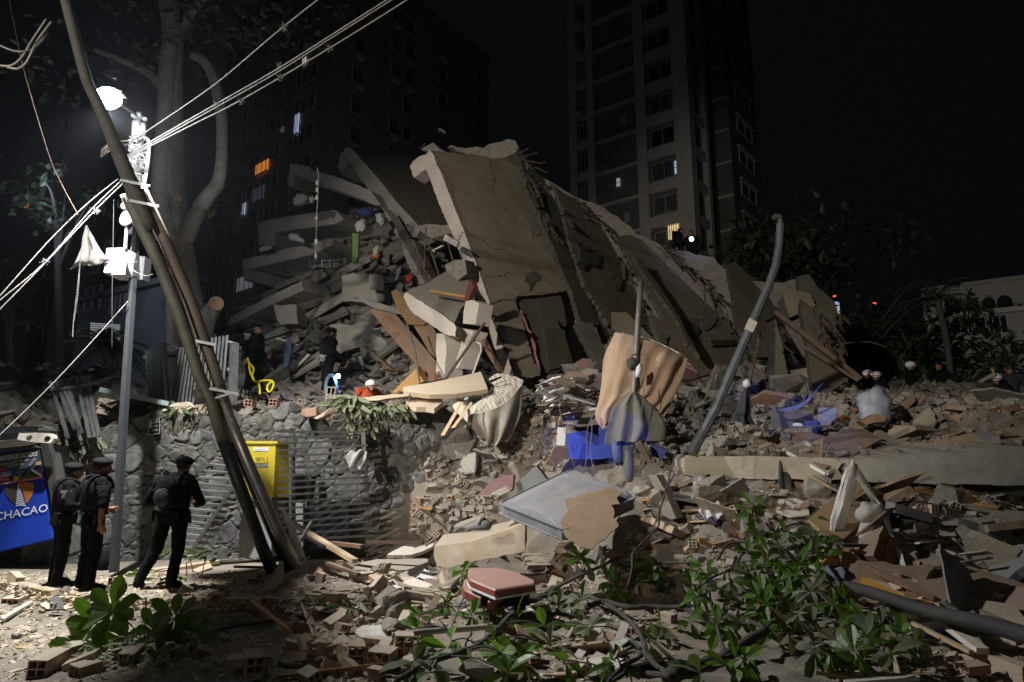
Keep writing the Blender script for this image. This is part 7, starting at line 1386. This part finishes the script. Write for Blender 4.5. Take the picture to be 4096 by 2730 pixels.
for k, b in enumerate(bk):
    q = [px(f, [(x, y)])[0] for f, x, y in b]
    if k == 3: P = [at(x, y, 7.6+i*.12) for i, (x, y) in enumerate(q)]
    else: P = [bd(c) for c in q]
    for i in range(1, len(P)): 
        lim = 1.0
        dy = P[i].y-P[i-1].y
        if abs(dy) > lim: s_ = (P[i-1].y+math.copysign(lim, dy)); P[i] = at(q[i][0], q[i][1], s_)
    S_ = spline(P, 6); r0 = rd[k]*1.3; m.tube([p+V((mn.noise(p*6),0,mn.noise(p*6+V((5,0,0)))))*.012 for p in S_], [r0*(1.15-.45*i/len(S_))*(1+.12*math.sin(i*1.7)) for i in range(len(S_))], 8)
    bpts.append(S_)
m.build('limb', barkd, FB)
m = MB(); m.smooth = True; m.tube(spline([bd(px('N', [c])[0]) for c in ((1220,1160),(1500,1130),(1900,1100),(2080,1075))], 6), .028, 10); m.build('limb', bark, FB)
lf = [MB() for _ in range(4)]; twigs = MB(); r_ = random.Random(12)
def whorl(p, d0, n, L, k=None):
    k = k if k is not None else r_.choice((0,0,0,1,1,2,2,3)); d0 = (V(d0)+V((r_.gauss(0,.5),r_.gauss(0,.3),r_.gauss(0,.5)))).normalized()
    for i in range(n):
        a = 6.28*i/n+r_.uniform(-.4,.4); s1 = d0.cross(V((.3,.2,1))).normalized(); s2 = d0.cross(s1); d = (d0*r_.uniform(.1,.7)+(s1*math.cos(a)+s2*math.sin(a))).normalized(); d.z -= r_.uniform(0,.45)
        if d.y < -.5: d.y *= .4
        leaf_geo(lf[k], p+d*.02, d, V((r_.gauss(0,.5),r_.gauss(-.6,.4),1)), L*r_.uniform(.45,1.25), L*r_.uniform(.34,.5), r_.uniform(-.1,.7), r_.uniform(.1,.6))
cents = [('O',660,690),('O',590,640),('O',820,830),('O',620,980),('O',880,900),('O',160,950),('O',430,1010),('O',340,1160),('O',600,1110),('O',680,1170),('O',1140,740),('O',1150,830),('O',1450,860),('O',1530,700),('O',1570,760),('O',1880,290),('O',1950,450),('O',1870,600),('O',1990,700),('O',1740,830),('O',1900,760),('O',1220,1190),('O',1180,1290),('O',1560,1150),('O',1500,950),('O',1680,880),('O',1440,1130),('O',1810,1150),('O',2000,920),('O',2010,990),('O',1900,1010),('O',1650,1200),('O',500,1450),('O',60,1500),('O',150,1450),('O',30,1350),('O',860,1450),('O',1520,1520),('O',1750,1500),('O',1850,1400),('O',390,1300),('O',1050,640),
 ('N',1820,630),('N',1880,760),('N',1660,900),('N',1450,1000),('N',1450,1120),('N',1850,830),('N',1900,1000),('N',2050,900),('N',2290,830),('N',2130,1000),('N',1700,1300),('N',1720,1240),('N',2080,1240),('N',2150,1350),('N',1400,1430),('N',1550,1470),('N',2250,1330),('N',2300,1050),
 ('Q',90,320),('Q',60,160),('Q',30,60),('Q',160,450),('Q',250,400),('Q',330,330),('Q',530,220),('Q',560,300),('Q',640,380),('Q',230,600),('Q',450,560),('Q',380,650),('Q',250,720),('Q',600,640),('Q',700,740),('Q',120,800),('Q',260,880),('Q',520,800),('Q',820,880),('Q',700,930),('Q',420,1000),('Q',540,1060),('Q',840,1140),('Q',1130,1130),('Q',1300,1170),('Q',1320,1000),('Q',900,1000),('Q',150,1130),('Q',330,1200),('Q',1150,1300),('Q',1210,1380),('Q',1440,1230),('Q',700,1350),('Q',560,1340),('Q',80,900),('Q',640,500),('Q',500,480),('Q',900,1330),('Q',1000,1220),('Q',760,1240),('Q',60,680),('Q',1180,1080),('Q',1000,1080),('Q',200,1000)]
allb = [p for s in bpts for p in s]
for f, x, y in cents:
    q = px(f, [(x, y)])[0]; p = bd(q); p = p+V((0,0,r_.uniform(0,.05))); near = min(allb, key=lambda b: (b-p).length); mid = near.lerp(p, .5)+V((0,0,.04)); twigs.tube(spline([near, mid, p], 4), [.008]*9 if 0 else .007, 5)
    L = .20*(1.05 if p.y < 6.5 else 1.0); whorl(p, (r_.gauss(0,.5), -.4, r_.uniform(.2,1)), r_.randint(5,8), L)
    if r_.random() < .3: whorl(near.lerp(p, .6), (r_.gauss(0,.7), -.2, r_.uniform(-.2,.8)), r_.randint(3,5), L*.9)
for k, mt in enumerate((leafm, M('young_leaf', (.10,.20,.03), (.07,.14,.02), 7, rough=.5, bump=.3, trans=.3, rnd=0), M('pale_leaf', (.13,.15,.09), (.08,.11,.055), 6, rough=.6, bump=.3, trans=.2, rnd=0), M('brown_wilted_leaf', (.16,.12,.06), (.10,.09,.04), 6, rough=.7, bump=.4, trans=.1, rnd=0))): lf[k].build('leaves', mt, FB)
twigs.build('twigs', barkd, FB)
# sprig in the left foreground
SGp = empty('leafy_sprig', hit(560,2560), 'broken leafy sprig with big oval leaves lying in the street at the left', 'sprig'); lf = [MB() for _ in range(3)]; m = MB()
stem = G('M', 1230, 1240, .03)
for x, y, n, L, dd in ((960,950,8,.30,.3),(1250,850,2,.10,.3),(1500,1010,9,.26,.2),(1050,1180,5,.22,.1),(700,1230,6,.28,.15),(1650,1150,6,.24,.2),(820,1060,6,.28,.25),(1330,1130,6,.24,.25)):
    p0 = at3('M', [(x, y)], G('M', 1230, 1240).y-dd)[0]; m.tube(spline([stem, stem.lerp(p0,.5)+V((0,0,.03)), p0], 4), .007, 5)
    for i in range(n):
        a = 3.0+6.28*i/n; d = V((math.cos(a)*1.0, r_.uniform(-.5,.1), math.sin(a)*.75)); leaf_geo(lf[0 if r_.random() < .8 else 2], p0+d*.03, d, V((r_.gauss(0,.3),-1,.5)), L*r_.uniform(.7,1.05), L*.42, r_.uniform(0,.2), .15)
p0 = at3('M', [(985,870)], G('M', 1230, 1240).y-.35)[0]; leaf_geo(lf[1], p0, V((.5,-.1,.85)), V((0,-1,.2)), .19, .085, .05, .1); lf[1].build('upper_leaf', leafm, SGp)
for k in range(90):
    q = G('M', r_.uniform(560,1900), r_.uniform(1180,1460), .09); leaf_geo(lf[r_.choice((0,2,2))], q, V((r_.gauss(0,1),r_.gauss(0,1),r_.gauss(0,.15))), V((r_.gauss(0,.3),r_.gauss(0,.3),1)), .14*r_.uniform(.6,1.2), .06, .2, .3)
lf[0].build('leaves', leafm, SGp); lf[2].build('fallen_leaves', MATS['dusty_leaf'], SGp); m.build('stems', leafd, SGp)
m = MB(); leaf_geo(m, G('M', 110, 1280, .02), V((1,.1,.05)), V((0,-.3,1)), .2, .07); m.build('yellow_leaf', leafy, None, 'dry yellow leaf lying in the street at the lower left', 'leaf')
# rubble lying on the long slab, and the crack through it
rr = random.Random(91)
for k in range(26):
    x = rr.uniform(2780, 4090); p = at(x, 1822-(x-3500)*.02*(x > 3500), 11.2-1.3*(x-2727)/1470); me, fl = rr.choice(cp); s = rr.uniform(.05,.16)
    place(me, 'concrete_chunk', p+V((0,.05,s*.4)), orient(p), '%s concrete chunk lying along the front edge of the long slab' % ('flat' if fl else 'rounded'), 'chunk', 'chunks along the long slab', s)
lw = patch([at3('J', [(225,665,10.75),(260,655,10.7),(300,665,10.75)]), at3('J', [(218,790,10.7),(280,790,10.55),(340,800,10.7)]), at3('J', [(232,930,10.65),(300,950,10.5),(380,960,10.65)]), at3('J', [(262,1060,10.6),(320,1070,10.5),(395,1080,10.6)]), at3('J', [(285,1125,10.6),(320,1110,10.55),(360,1100,10.6)])], 12, 8, .012, lambda u, v: .06*math.sin(u*17+v*5)*(.4+v)); lw.build('hanging_cloth', M('charcoal_cloth', (.075,.07,.065), (.045,.042,.04), 5, bump=.3), None, 'charcoal cloth draped down over the left part of the long slab', 'cloth')
# ---------------- people ----------------
def rotz(p, a): c, s = math.cos(a), math.sin(a); return V((p[0]*c-p[1]*s, p[0]*s+p[1]*c, p[2]))
def person(base, ang, h, label, J, skinparts=('head','hand'), vox=.013, cloth=black, extras=(), hat=None, bagpack=0, vest=True, hair=True, short=False, lookz=0, lookx=0):
    """J: joint positions in the body's own frame (x right, y forward, z up) for a 1.75 m figure"""
    S = h/1.75; root = empty('person', base, label, 'person')
    def T(p): return V(base)+rotz(V((p[0]*1.12, p[1]*1.08, p[2]))*S, ang)
    D_ = dict(pel=(0,0,.95), chest=(0,0,1.28), neck=(0,-.01,1.47), head=(0,.03,1.61), hl=(-.10,0,.92), hr=(.10,0,.92), kl=(-.12,.02,.50), kr=(.12,.02,.50), al=(-.13,-.02,.09), ar=(.13,-.02,.09), tl=(-.15,.15,.035), tr=(.15,.15,.035),
       sl=(-.19,-.01,1.41), sr=(.19,-.01,1.41), el=(-.27,-.02,1.13), er=(.27,-.02,1.13), wl=(-.27,.05,.88), wr=(.27,.05,.88), fl=(-.27,.08,.80), fr=(.27,.08,.80)); D_.update(J)
    D_ = {k: V(v) for k, v in D_.items()}; m = MB(); segs = []
    def cap(a, b, ra, rb, kind, sq=1.0, n=12):
        a, b = V(a), V(b); path = []; rs = []; t = (b-a); L = max(t.length, 1e-4); t = t/L
        for k in range(4): f = math.sin(math.pi/2*k/4); path.append(a-t*ra*math.cos(math.pi/2*k/4)); rs.append(max(.004, ra*f))
        for k in range(5): path.append(a.lerp(b, k/4)); rs.append(ra+(rb-ra)*k/4)
        for k in range(3, -1, -1): path.append(b+t*rb*math.cos(math.pi/2*k/4)); rs.append(max(.004, rb*math.sin(math.pi/2*k/4)))
        m.tube([T(p) for p in path], [r*S for r in rs], n); segs.append((T(a), T(b), max(ra, rb)*S, kind))
    def ell(c, r, kind, R=None): m.ball(T(c), tuple(x*S for x in r), Matrix.Rotation(ang,3,'Z') @ (R or Matrix.Identity(3)), 16, 12); segs.append((T(c), T(c)+V((0,0,.001)), max(r)*S, kind))
    c = D_; k = 'cloth'
    ell(c['chest']+V((0,0,.03)), (.185,.125,.21), k); ell(c['chest'].lerp(c['pel'],.5), (.150,.115,.2), k); ell(c['pel'], (.165,.125,.14), k)
    cap(c['sl']+V((.03,0,0)), c['sr']-V((.03,0,0)), .085, .085, k)
    cap(c['neck'], c['head']-V((0,.02,.06)), .058, .055, 'head')
    hd_ = c['head']; ell(hd_+V((0,-.008,.02)), (.077,.097,.105), 'head'); ell(hd_+V((0,.03,-.055)), (.052,.062,.06), 'head'); cap(hd_+V((0,.085,.0)), hd_+V((0,.108,-.025)), .012, .016, 'head')
    for s in (-1, 1): ell(hd_+V((s*.078,-.005,-.005)), (.012,.025,.034), 'head'); ell(hd_+V((s*.032,.078,.03)), (.028,.016,.012), 'head')
    cap(hd_+V((-.016,.088,-.058)), hd_+V((.016,.088,-.058)), .010, .010, 'head')
    for s, q in (('l',-1),('r',1)):
        cap(c['h'+s], c['k'+s], .108, .083, k); cap(c['k'+s], c['a'+s], .080, .068, k); cap(c['a'+s]+V((0,0,.0)), c['t'+s], .055, .045, 'boot')
        cap(c['s'+s], c['e'+s], .076, .060, k); sk = 'hand' if short else k
        cap(c['e'+s], c['w'+s], .056 if not short else .042, .040 if not short else .028, sk)
        w_, f_ = c['w'+s], c['f'+s]; d = (f_-w_).normalized(); sd = d.cross(V((1,0,0))); sd = sd.normalized() if sd.length > .1 else V((0,1,0))
        cap(w_+d*.02, w_+d*.07, .028, .034, 'hand'); nrm_ = d.cross(sd).normalized()
        for i, (o_, L) in enumerate(((-.030,.072),(-.010,.082),(.011,.078),(.030,.062))):
            a_ = w_+d*.085+sd*o_; b_ = a_+d*L*.5+nrm_*(-q)*.004; e_ = b_+d*L*.4+nrm_*(-q)*(-.022); cap(a_, b_, .0105, .0098, 'hand', n=8); cap(b_, e_, .0098, .0088, 'hand', n=8)
        cap(w_+d*.035+sd*.03, w_+d*.075+sd*.055, .0125, .011, 'hand', n=8); cap(w_+d*.075+sd*.055, w_+d*.105+sd*.058, .011, .009, 'hand', n=8)
    tmp = bpy.data.meshes.new('t'); tmp.from_pydata([tuple(v) for v in m.v], [], m.f); to = bpy.data.objects.new('t', tmp); COL.objects.link(to)
    md = to.modifiers.new('r', 'REMESH'); md.mode = 'VOXEL'; md.voxel_size = vox; ms = to.modifiers.new('s', 'SMOOTH'); ms.iterations = 3; ms.factor = .5
    dg = bpy.context.evaluated_depsgraph_get(); me = bpy.data.meshes.new_from_object(to.evaluated_get(dg)); bpy.data.objects.remove(to); bpy.data.meshes.remove(tmp)
    n = len(me.vertices); co = np.zeros(n*3); me.vertices.foreach_get('co', co); co = co.reshape(-1,3)
    best = np.full(n, 1e9); lab = np.zeros(n, int); kinds = {'cloth':0,'head':1,'hand':1,'boot':2}
    for a, b, r, kd in segs:
        A_, B_ = np.array(a), np.array(b); t = B_-A_; L2 = max((t*t).sum(), 1e-9); u = np.clip(((co-A_)@t)/L2, 0, 1); dd = np.linalg.norm(co-(A_+u[:,None]*t), axis=1)-r; w_ = dd < best; best[w_] = dd[w_]; lab[w_] = kinds[kd]
    # cloth folds
    nn = np.array([mn.noise(V(p)*11)+.5*mn.noise(V(p)*23) for p in co]); ctr = co-np.array(tuple(T((0,0,1))))
    nr = np.zeros(n*3); me.vertices.foreach_get('normal', nr); nr = nr.reshape(-1,3); co = co+nr*(nn*.012*(lab == 0))[:,None]
    co = co-np.array(V(base)); me.vertices.foreach_set('co', co.ravel())
    for m_ in (cloth, skin, blackg): me.materials.append(m_)
    mi = []; 
    for p in me.polygons: mi.append(int(np.bincount(lab[list(p.vertices)], minlength=3).argmax()))
    me.polygons.foreach_set('material_index', mi); me.polygons.foreach_set('use_smooth', [True]*len(mi)); me.update()
    ob = bpy.data.objects.new('body', me); COL.objects.link(ob); ob.parent = root; WL[ob] = V(base)
    def part(nm, mb, mt): return mb.build(nm, mt, root)
    RZ = Matrix.Rotation(ang,3,'Z')
    if hat == 'beret':
        b = MB(); b.smooth = True; b.ball(T(hd_+V((.01,-.015,.085))), (.120*S,.128*S,.058*S), RZ @ Matrix.Rotation(.2,3,'Y'), 18, 10, .1, 1); b.tube([T(hd_+V((math.cos(t)*.083,-.008+math.sin(t)*.103,.062))) for t in [i*.349 for i in range(19)]], .012*S, 6); part('beret', b, blackg)
    elif hat == 'helmet':
        b = MB(); b.smooth = True; vs_ = []
        b.ball(T(hd_+V((0,-.005,.055))), (.115*S,.135*S,.10*S), RZ, 18, 12); hm = part('helmet', b, M('helmet_white', (.75,.76,.78), (.7,.7,.72), 3, rough=.3, bump=0, rnd=0)); b = MB(); b.smooth = True; b.ball(T(hd_+V((0,.02,.02))), (.122*S,.15*S,.015*S), RZ, 18, 6); b.build('rim', M('helmet_rim', (.5,.25,.3), bump=0), hm)
        b = MB(); b.tube([T(hd_+V((s*.08,.02,.03))) for s in (-1,)]+[T(hd_+V((-.06,.05,-.1))), T(hd_+V((.06,.05,-.1))), T(hd_+V((.08,.02,.03)))], .008, 4); b.build('chin_strap', blackg, hm)
    elif hair:
        b = MB(); b.smooth = True; b.ball(T(hd_+V((0,-.025,.045))), (.084*S,.098*S,.092*S), RZ, 16, 12, .15, 2); part('hair', b, hairm)
    if hat == 'beret':
        b = MB(); b.smooth = True; b.ball(T(hd_+V((0,-.035,.02))), (.081*S,.085*S,.07*S), RZ, 16, 10); part('hair', b, hairm)
    for s in (-1, 1):
        b = MB(); b.smooth = True; b.ball(T(hd_+V((s*.030,.083,.012))), .011*S, None, 8, 6); part('eye', b, hairm)
    if vest:
        b = MB(); b.smooth = True; ch = c['chest']; rows = []
        for z, rx, ry in ((.17,.15,.13),(.12,.20,.158),(0,.205,.162),(-.12,.195,.158),(-.24,.185,.150)): rows.append([T(ch+V((math.cos(t)*rx, math.sin(t)*ry+.0, z))) for t in [i*6.2832/20 for i in range(20)]])
        vs_ = [p for r in rows for p in r]; fs = [(i*20+j, i*20+(j+1) % 20, (i+1)*20+(j+1) % 20, (i+1)*20+j) for i in range(4) for j in range(20)]; b.add(vs_, [f[::-1] for f in fs]+[list(range(20)), list(range(80,100))[::-1]]); vt = part('vest', b, blackg)
        b = MB()
        for s in (-1, 1): b.tube(spline([T(ch+V((s*.10,-.15,.06))), T(ch+V((s*.11,-.10,.19))), T(ch+V((s*.11,0,.225))), T(ch+V((s*.10,.12,.17))), T(ch+V((s*.09,.155,.05)))], 4), .024*S, 6)
        part('shoulder_straps', b, blackg); b = MB(); pe_ = c['pel']; b.smooth = True; b.tube([T(pe_+V((math.cos(t)*.178, math.sin(t)*.137, .06))) for t in [i*.3142 for i in range(21)]], .024*S, 6); bl_ = part('belt', b, blackg)
        for x_, y_ in ((.19,-.02),(-.19,-.02),(-.12,.13),(.12,-.13)): b = MB(); b.box(T(pe_+V((x_,y_,-.02))), (.075*S,.09*S,.15*S), RZ, .01); part('pouch', b, blackg)
    if bagpack:
        b = MB(); ch = c['chest']; b.smooth = True; b.ball(T(ch+V((0,-.20,-.02))), (.155*S,.10*S,.235*S), RZ, 18, 14, .06, 3); bp = part('backpack', b, blackg); b = MB(); b.smooth = True; b.ball(T(ch+V((0,-.285,-.09))), (.115*S,.045*S,.12*S), RZ, 14, 10, .06, 3); b.build('front_pocket', M('gear_grey', (.03,.03,.034), (.02,.02,.024), 20, rough=.6, bump=.5, rnd=0), bp)
        b = MB(); b.tube(spline([T(ch+V((-.1,-.33,.0))), T(ch+V((0,-.345,.03))), T(ch+V((.1,-.33,.0)))], 4), .006, 4); b.tube(spline([T(ch+V((-.12,-.27,.1))), T(ch+V((0,-.31,.14))), T(ch+V((.12,-.27,.1)))], 4), .006, 4); b.build('zip', zinc, bp); b = MB(); b.tube(spline([T(ch+V((-.03,-.22,.21))), T(ch+V((0,-.24,.25))), T(ch+V((.03,-.22,.21)))], 4), .01, 5); b.build('handle', blackg, bp)
    return root, T, D_
def badge(root, p, r=.045):
    """cloth name patch and round badge at point p, facing the camera"""
    to_c = (V((0,0,CH))-p); to_c.z = 0; to_c.normalize(); rt = to_c.cross(V((0,0,1))); rt = -rt; up = V((0,0,1)); p = p+to_c*.004; pl = (p, to_c)
    m = MB(); m.prism([p+rt*a*r*1.3+up*(b*r*.42+r*1.35) for a, b in ((-1,-1),(1,-1),(1,1),(-1,1))], to_c*.01); m.build('name_patch', M('patch_grey', (.42,.42,.40), rnd=0, bump=.1), root)
    m = MB(); m.prism([p+rt*math.cos(t)*r*.9+up*math.sin(t)*r*.9 for t in [i*.349 for i in range(18)]], to_c*.01); b = m.build('round_badge', M('patch_grey', (0,0,0)), root); m = MB(); m.prism([p+to_c*.011+rt*math.cos(t)*r*.7+up*math.sin(t)*r*.7 for t in [i*.349 for i in range(18)]], to_c*.003); m.build('badge_field', M('badge_dark', (.10,.10,.09), rnd=0, bump=0), b); m = MB(); m.prism([p+to_c*.015+rt*a*r+up*b_*r for a, b_ in ((-.5,-.1),(0,.1),(.5,-.1),(.2,.25),(-.2,.25))], to_c*.002); m.build('badge_emblem', M('patch_grey', (0,0,0)), b)
    cu = bpy.data.curves.new('lettering', 'FONT'); cu.body = 'DGCIM'; cu.resolution_u = 1; t = bpy.data.objects.new('lettering', cu); COL.objects.link(t); dg = bpy.context.evaluated_depsgraph_get(); me = bpy.data.meshes.new_from_object(t.evaluated_get(dg)); bpy.data.objects.remove(t)
    xs_ = [v.co.x for v in me.vertices]; x0, x1 = min(xs_), max(xs_); vs_ = [p+to_c*.0115+rt*((v.co.x-(x0+x1)/2)/(x1-x0)*r*2.3)+up*(r*1.1+v.co.y/.7*r*.5) for v in me.vertices]
    mb = MB(); mb.add(vs_, [list(f.vertices) for f in me.polygons]); mb.build('lettering', ink, root)
def faceang(dirx, diry): return math.atan2(-dirx, diry)
def foot(a, b): return gz(a, b, SW)
PA = foot(222,2345); PB = foot(340,2365); PC = foot(665,2358)
ra, TA, _ = person(PA, faceang(.75,.65), 1.63, 'person in black uniform and beret, left of the pair beside the blue kiosk', dict(head=(.02,.06,1.60), er=(.30,.0,1.14), wr=(.20,.22,1.08), fr=(.12,.29,1.08), el=(-.27,.02,1.14), wl=(-.15,.22,1.10), fl=(-.08,.28,1.1)), hat='beret')
badge(ra, at(262,1988,PA.y-.24), .047)
rb, TB, _ = person(PB, faceang(.65,.75), 1.68, 'person in black uniform and beret, right of the pair beside the lamp post, hand hanging', dict(head=(.02,.04,1.61), er=(.30,-.02,1.14), wr=(.30,-.02,.90), fr=(.30,.02,.80), el=(-.27,.02,1.14), wl=(-.15,.2,1.05), fl=(-.08,.26,1.05)), hat='beret', short=True, vox=.009)
badge(rb, at(409,1972,PB.y-.22), .05)
rc, TC, _ = person(PC, faceang(.10,1), 1.72, 'lone person in black uniform, beret and black backpack facing the stone wall', dict(head=(.06,.05,1.59), neck=(.02,0,1.47), hl=(-.10,0,.93), hr=(.09,0,.93), kl=(-.19,.02,.50), kr=(.09,.02,.50), al=(-.33,-.05,.09), ar=(.05,0,.09), tl=(-.36,.08,.04), tr=(.07,.15,.04), el=(-.34,.02,1.13), wl=(-.16,.20,1.10), fl=(-.09,.26,1.12), er=(.33,.02,1.12), wr=(.17,.2,1.08), fr=(.1,.27,1.1)), hat='beret', bagpack=1)
m = MB(); m.smooth = True; m.ball(G('M', 860, 600, .16), (.17,.13,.20), None, 12, 9, .3, 2); bgp = m.build('black_bag', blackg, None, 'black bag standing on the pavement against the lamp post', 'bag'); 
pd = at(1003,1600,15.0); rd_, TD, _ = person(pd, faceang(.95,-.35), 1.72, 'person in black uniform on the rubble holding the end of the yellow strap', dict(er=(.26,-.02,1.14), wr=(.28,.02,.90), fr=(.29,.05,.82), el=(-.25,-.02,1.14), wl=(-.22,.15,1.0), fl=(-.2,.22,1.0)), hat='beret')
badge(rd_, at(988,1352,14.72), .055)
pe2 = at(1300,1625,14.6); re_, TE, _ = person(pe2, faceang(.75,.45), 1.74, 'person in black uniform on the rubble pointing a bright white torch downwards', dict(er=(.27,.06,1.14), wr=(.22,.28,.98), fr=(.2,.36,.96), head=(0,.06,1.59)), hat='beret')
badge(re_, at(1290,1438,14.36), .055)
tq = at(1352,1505,14.25); m = MB(); m.smooth = True; m.tube([at(1346,1488,14.3), at(1352,1500,14.26)], .03, 10); tr_ = m.build('torch', blackg, None, 'bright white torch in the hand of the officer on the rubble', 'torch'); m = MB(); m.smooth = True; m.ball(tq, .045, None, 10, 8); m.build('torch_lens', torch, tr_)
light('torch_light', 'SPOT', tq+V((0,-.03,-.03)), 45, (.45,.55,1.0), .04, at(1300,1600,14.1), 120, .6)
m = MB(); rr = random.Random(8)
for k in range(9): m.tube([at(1325+math.cos(t)*(22+k*1.5)*.8, 1555+math.sin(t)*(48+k*1.5), 14.2+k*.02) for t in [i*.3927 for i in range(17)]], .010, 5)
m.build('hose_coil', M('blue_hose', (.08,.16,.24), (.06,.12,.2), 4, rough=.4, bump=.1), None, 'coil of blue green hose hanging from the torch officer', 'hose')
pf = at(1470,1605,13.6); pf.z -= 1.12; rf, TF, _ = person(pf, faceang(.6,-.75), 1.62, 'person in orange overalls and white helmet crouching behind the wall top', dict(head=(.02,.16,1.50), chest=(0,.05,1.22), neck=(0,.08,1.38)), hat='helmet', vest=False, cloth=M('orange_overall', (.42,.07,.02), (.34,.06,.02), 5, bump=.3))
# people on the ridge and beyond the rubble
pg = at(2764,930,23)-V((0,0,1.60)); rg, TG, _ = person(pg, faceang(-.3,-.9), 1.7, 'silhouetted person on the ridge in front of the lit curtained window', dict(head=(0,.06,1.59)), vox=.03)
m = MB(); m.smooth = True; q = at(2766,957,21.6); m.ball(q, .075, None, 8, 6); m.build('head_torch', M('ridge_torch_glow', (1,1,1), emit=(.6,.7,1), es=14), None, 'bright bluish torch held by the person on the ridge', 'torch'); light('ridge_torch_light', 'POINT', q+V((.2,-.2,-.3)), 4, (.35,.4,1.0), .05)
ph = at(2700,930,23)-V((0,0,1.5)); person(ph, faceang(.8,-.3), 1.75, 'dark person bending beside the lit curtained window on the ridge', dict(head=(0,.2,1.50), chest=(0,.08,1.25), neck=(0,.13,1.4)), vox=.03)
def hx(fr, x, y, d): q = at3(fr, [(x,y)], d)[0]; return q
pi2 = hx('I', 2230, 1480, 15.5); ri, TI, _ = person(pi2, faceang(.35,.95), 1.72, 'person in a dark T-shirt seen from behind at the far right edge of the rubble', dict(el=(-.30,.0,1.14), wl=(-.32,.05,.92), er=(.3,0,1.13), wr=(.33,.04,.9), fr=(.34,.06,.82)), vest=False, short=True, vox=.018, cloth=M('dark_shirt', (.025,.025,.03), (.02,.02,.025), 10, bump=.2)); 
q0 = hx('I', 2230, 1180+40, 15.5); ri.location.z += (q0.z-(pi2.z+1.62)); 
for fr, x, y, d, nm, ht, lab in (('I',2080,1340,15.0,1.7,'helmet','person with a white helmet stooping left of the T-shirt person'),('I',1258,1215,18.5,1.75,'helmet','dark clothed person with a white helmet in front of the dark palms'),('I',955,1310,17.0,1.65,'helmet','person with a white helmet half hidden behind the fallen beams'),('I',860,1295,17.2,1.65,'helmet','person with a helmet carrying red lamps behind the fallen beams'),('I',1540,1215,19,1.72,None,'dark clothed person standing right of the white helmeted person by the palms')):
    hp = hx(fr, x, y, d); b0 = V((hp.x, hp.y, hp.z-1.60*nm/1.75)); rt_, T_, _ = person(b0, faceang(rr.uniform(-1,1), -.3), nm, lab, dict(), vox=.03, hat=ht, vest=False)
m = MB(); q = hx('I', 848, 1282, 16.9); m.smooth = True; m.ball(q, .012, None, 6, 5); m.ball(q+V((.14,0,0)), .012, None, 6, 5); m.build('helmet_lamp', M('red_warning_glow', (0,0,0)), None, 'pair of tiny red lamps on the yellow helmet', 'lamp')
m = MB(); m.bar(*at3('I', [(1920,1350,14.8),(2055,1275,14.8)]), .06, .05); m.bar(*at3('I', [(2030,1225,14.8),(2055,1285,14.8)]), .02, .04); m.build('pickaxe', wood, None, 'pickaxe raised beside the stooping helmeted person', 'pickaxe')
# ---------------- night air ----------------
m = MB(); m.box((0, 330, 28.5), (830, 800, 71)); hz = m.build('haze', None or bpy.data.materials.new('night_haze'), None, None, None, None, 'stuff', loc=(0,0,0))
hm_ = bpy.data.materials['night_haze']; hm_.use_nodes = True; nt = hm_.node_tree; nt.nodes.clear(); ou = nt.nodes.new('ShaderNodeOutputMaterial'); pv = nt.nodes.new('ShaderNodeVolumePrincipled'); pv.inputs['Density'].default_value = HAZE; pv.inputs['Color'].default_value = (.8,.86,1,1); pv.inputs['Anisotropy'].default_value = .75; nt.links.new(pv.outputs[0], ou.inputs[1])
# ---------------- every repeat gets a label of its own ----------------
from collections import defaultdict
bpy.context.view_layer.update(); gl = defaultdict(list)
for o in SC.objects:
    if o.parent is None and 'label' in o and o.get('kind') is None: gl[o['label']].append(o)
def pix(o):
    if o.type == 'MESH': c = o.matrix_world @ (sum((V(b) for b in o.bound_box), V((0,0,0)))/8)
    else: c = o.matrix_world.translation
    c = c-V((0,0,CH)); y = c.y*math.cos(PITCH)+c.z*math.sin(PITCH); z = -c.y*math.sin(PITCH)+c.z*math.cos(PITCH); return c.x/max(y,.1), z/max(y,.1)
ORD = 'leftmost second third fourth fifth sixth seventh eighth ninth tenth eleventh twelfth'.split()
NUM = 'zero one two three four five six seven eight nine ten eleven twelve'.split()
def order(L, suf=''):
    n = len(L); L = sorted(L, key=lambda o: pix(o)[0])
    if n == 2: ws = ['left one of two', 'right one of two']
    else: ws = [('leftmost' if i == 0 else 'rightmost' if i == n-1 else ORD[i]+' from left')+' of '+(NUM[n] if n < 13 else str(n)) for i in range(n)]
    for o, w_ in zip(L, ws):
        t = o['label']+', '+suf+w_
        if len(t.split()) > 16: t = o['label']+', '+suf+w_.split(' of ')[0]
        if len(t.split()) > 16: t = ' '.join(q for q in t.split() if q not in ('the','a','dusty','very'))
        o['label'] = t
for lb, L in gl.items():
    if len(L) < 2: continue
    if len(L) > 11:
        L = sorted(L, key=lambda o: pix(o)[1]); k = -(-len(L)//11); rows_ = [L[i*len(L)//k:(i+1)*len(L)//k] for i in range(k)]
        nm = ['lowest row ', 'upper row '] if k == 2 else ['lowest row ', 'middle row ', 'top row '] if k == 3 else ['row %s up ' % NUM[i+1] for i in range(k)]
        for r_, n_ in zip(rows_, nm): order(r_, n_) if len(r_) > 1 else None
    else: order(L)
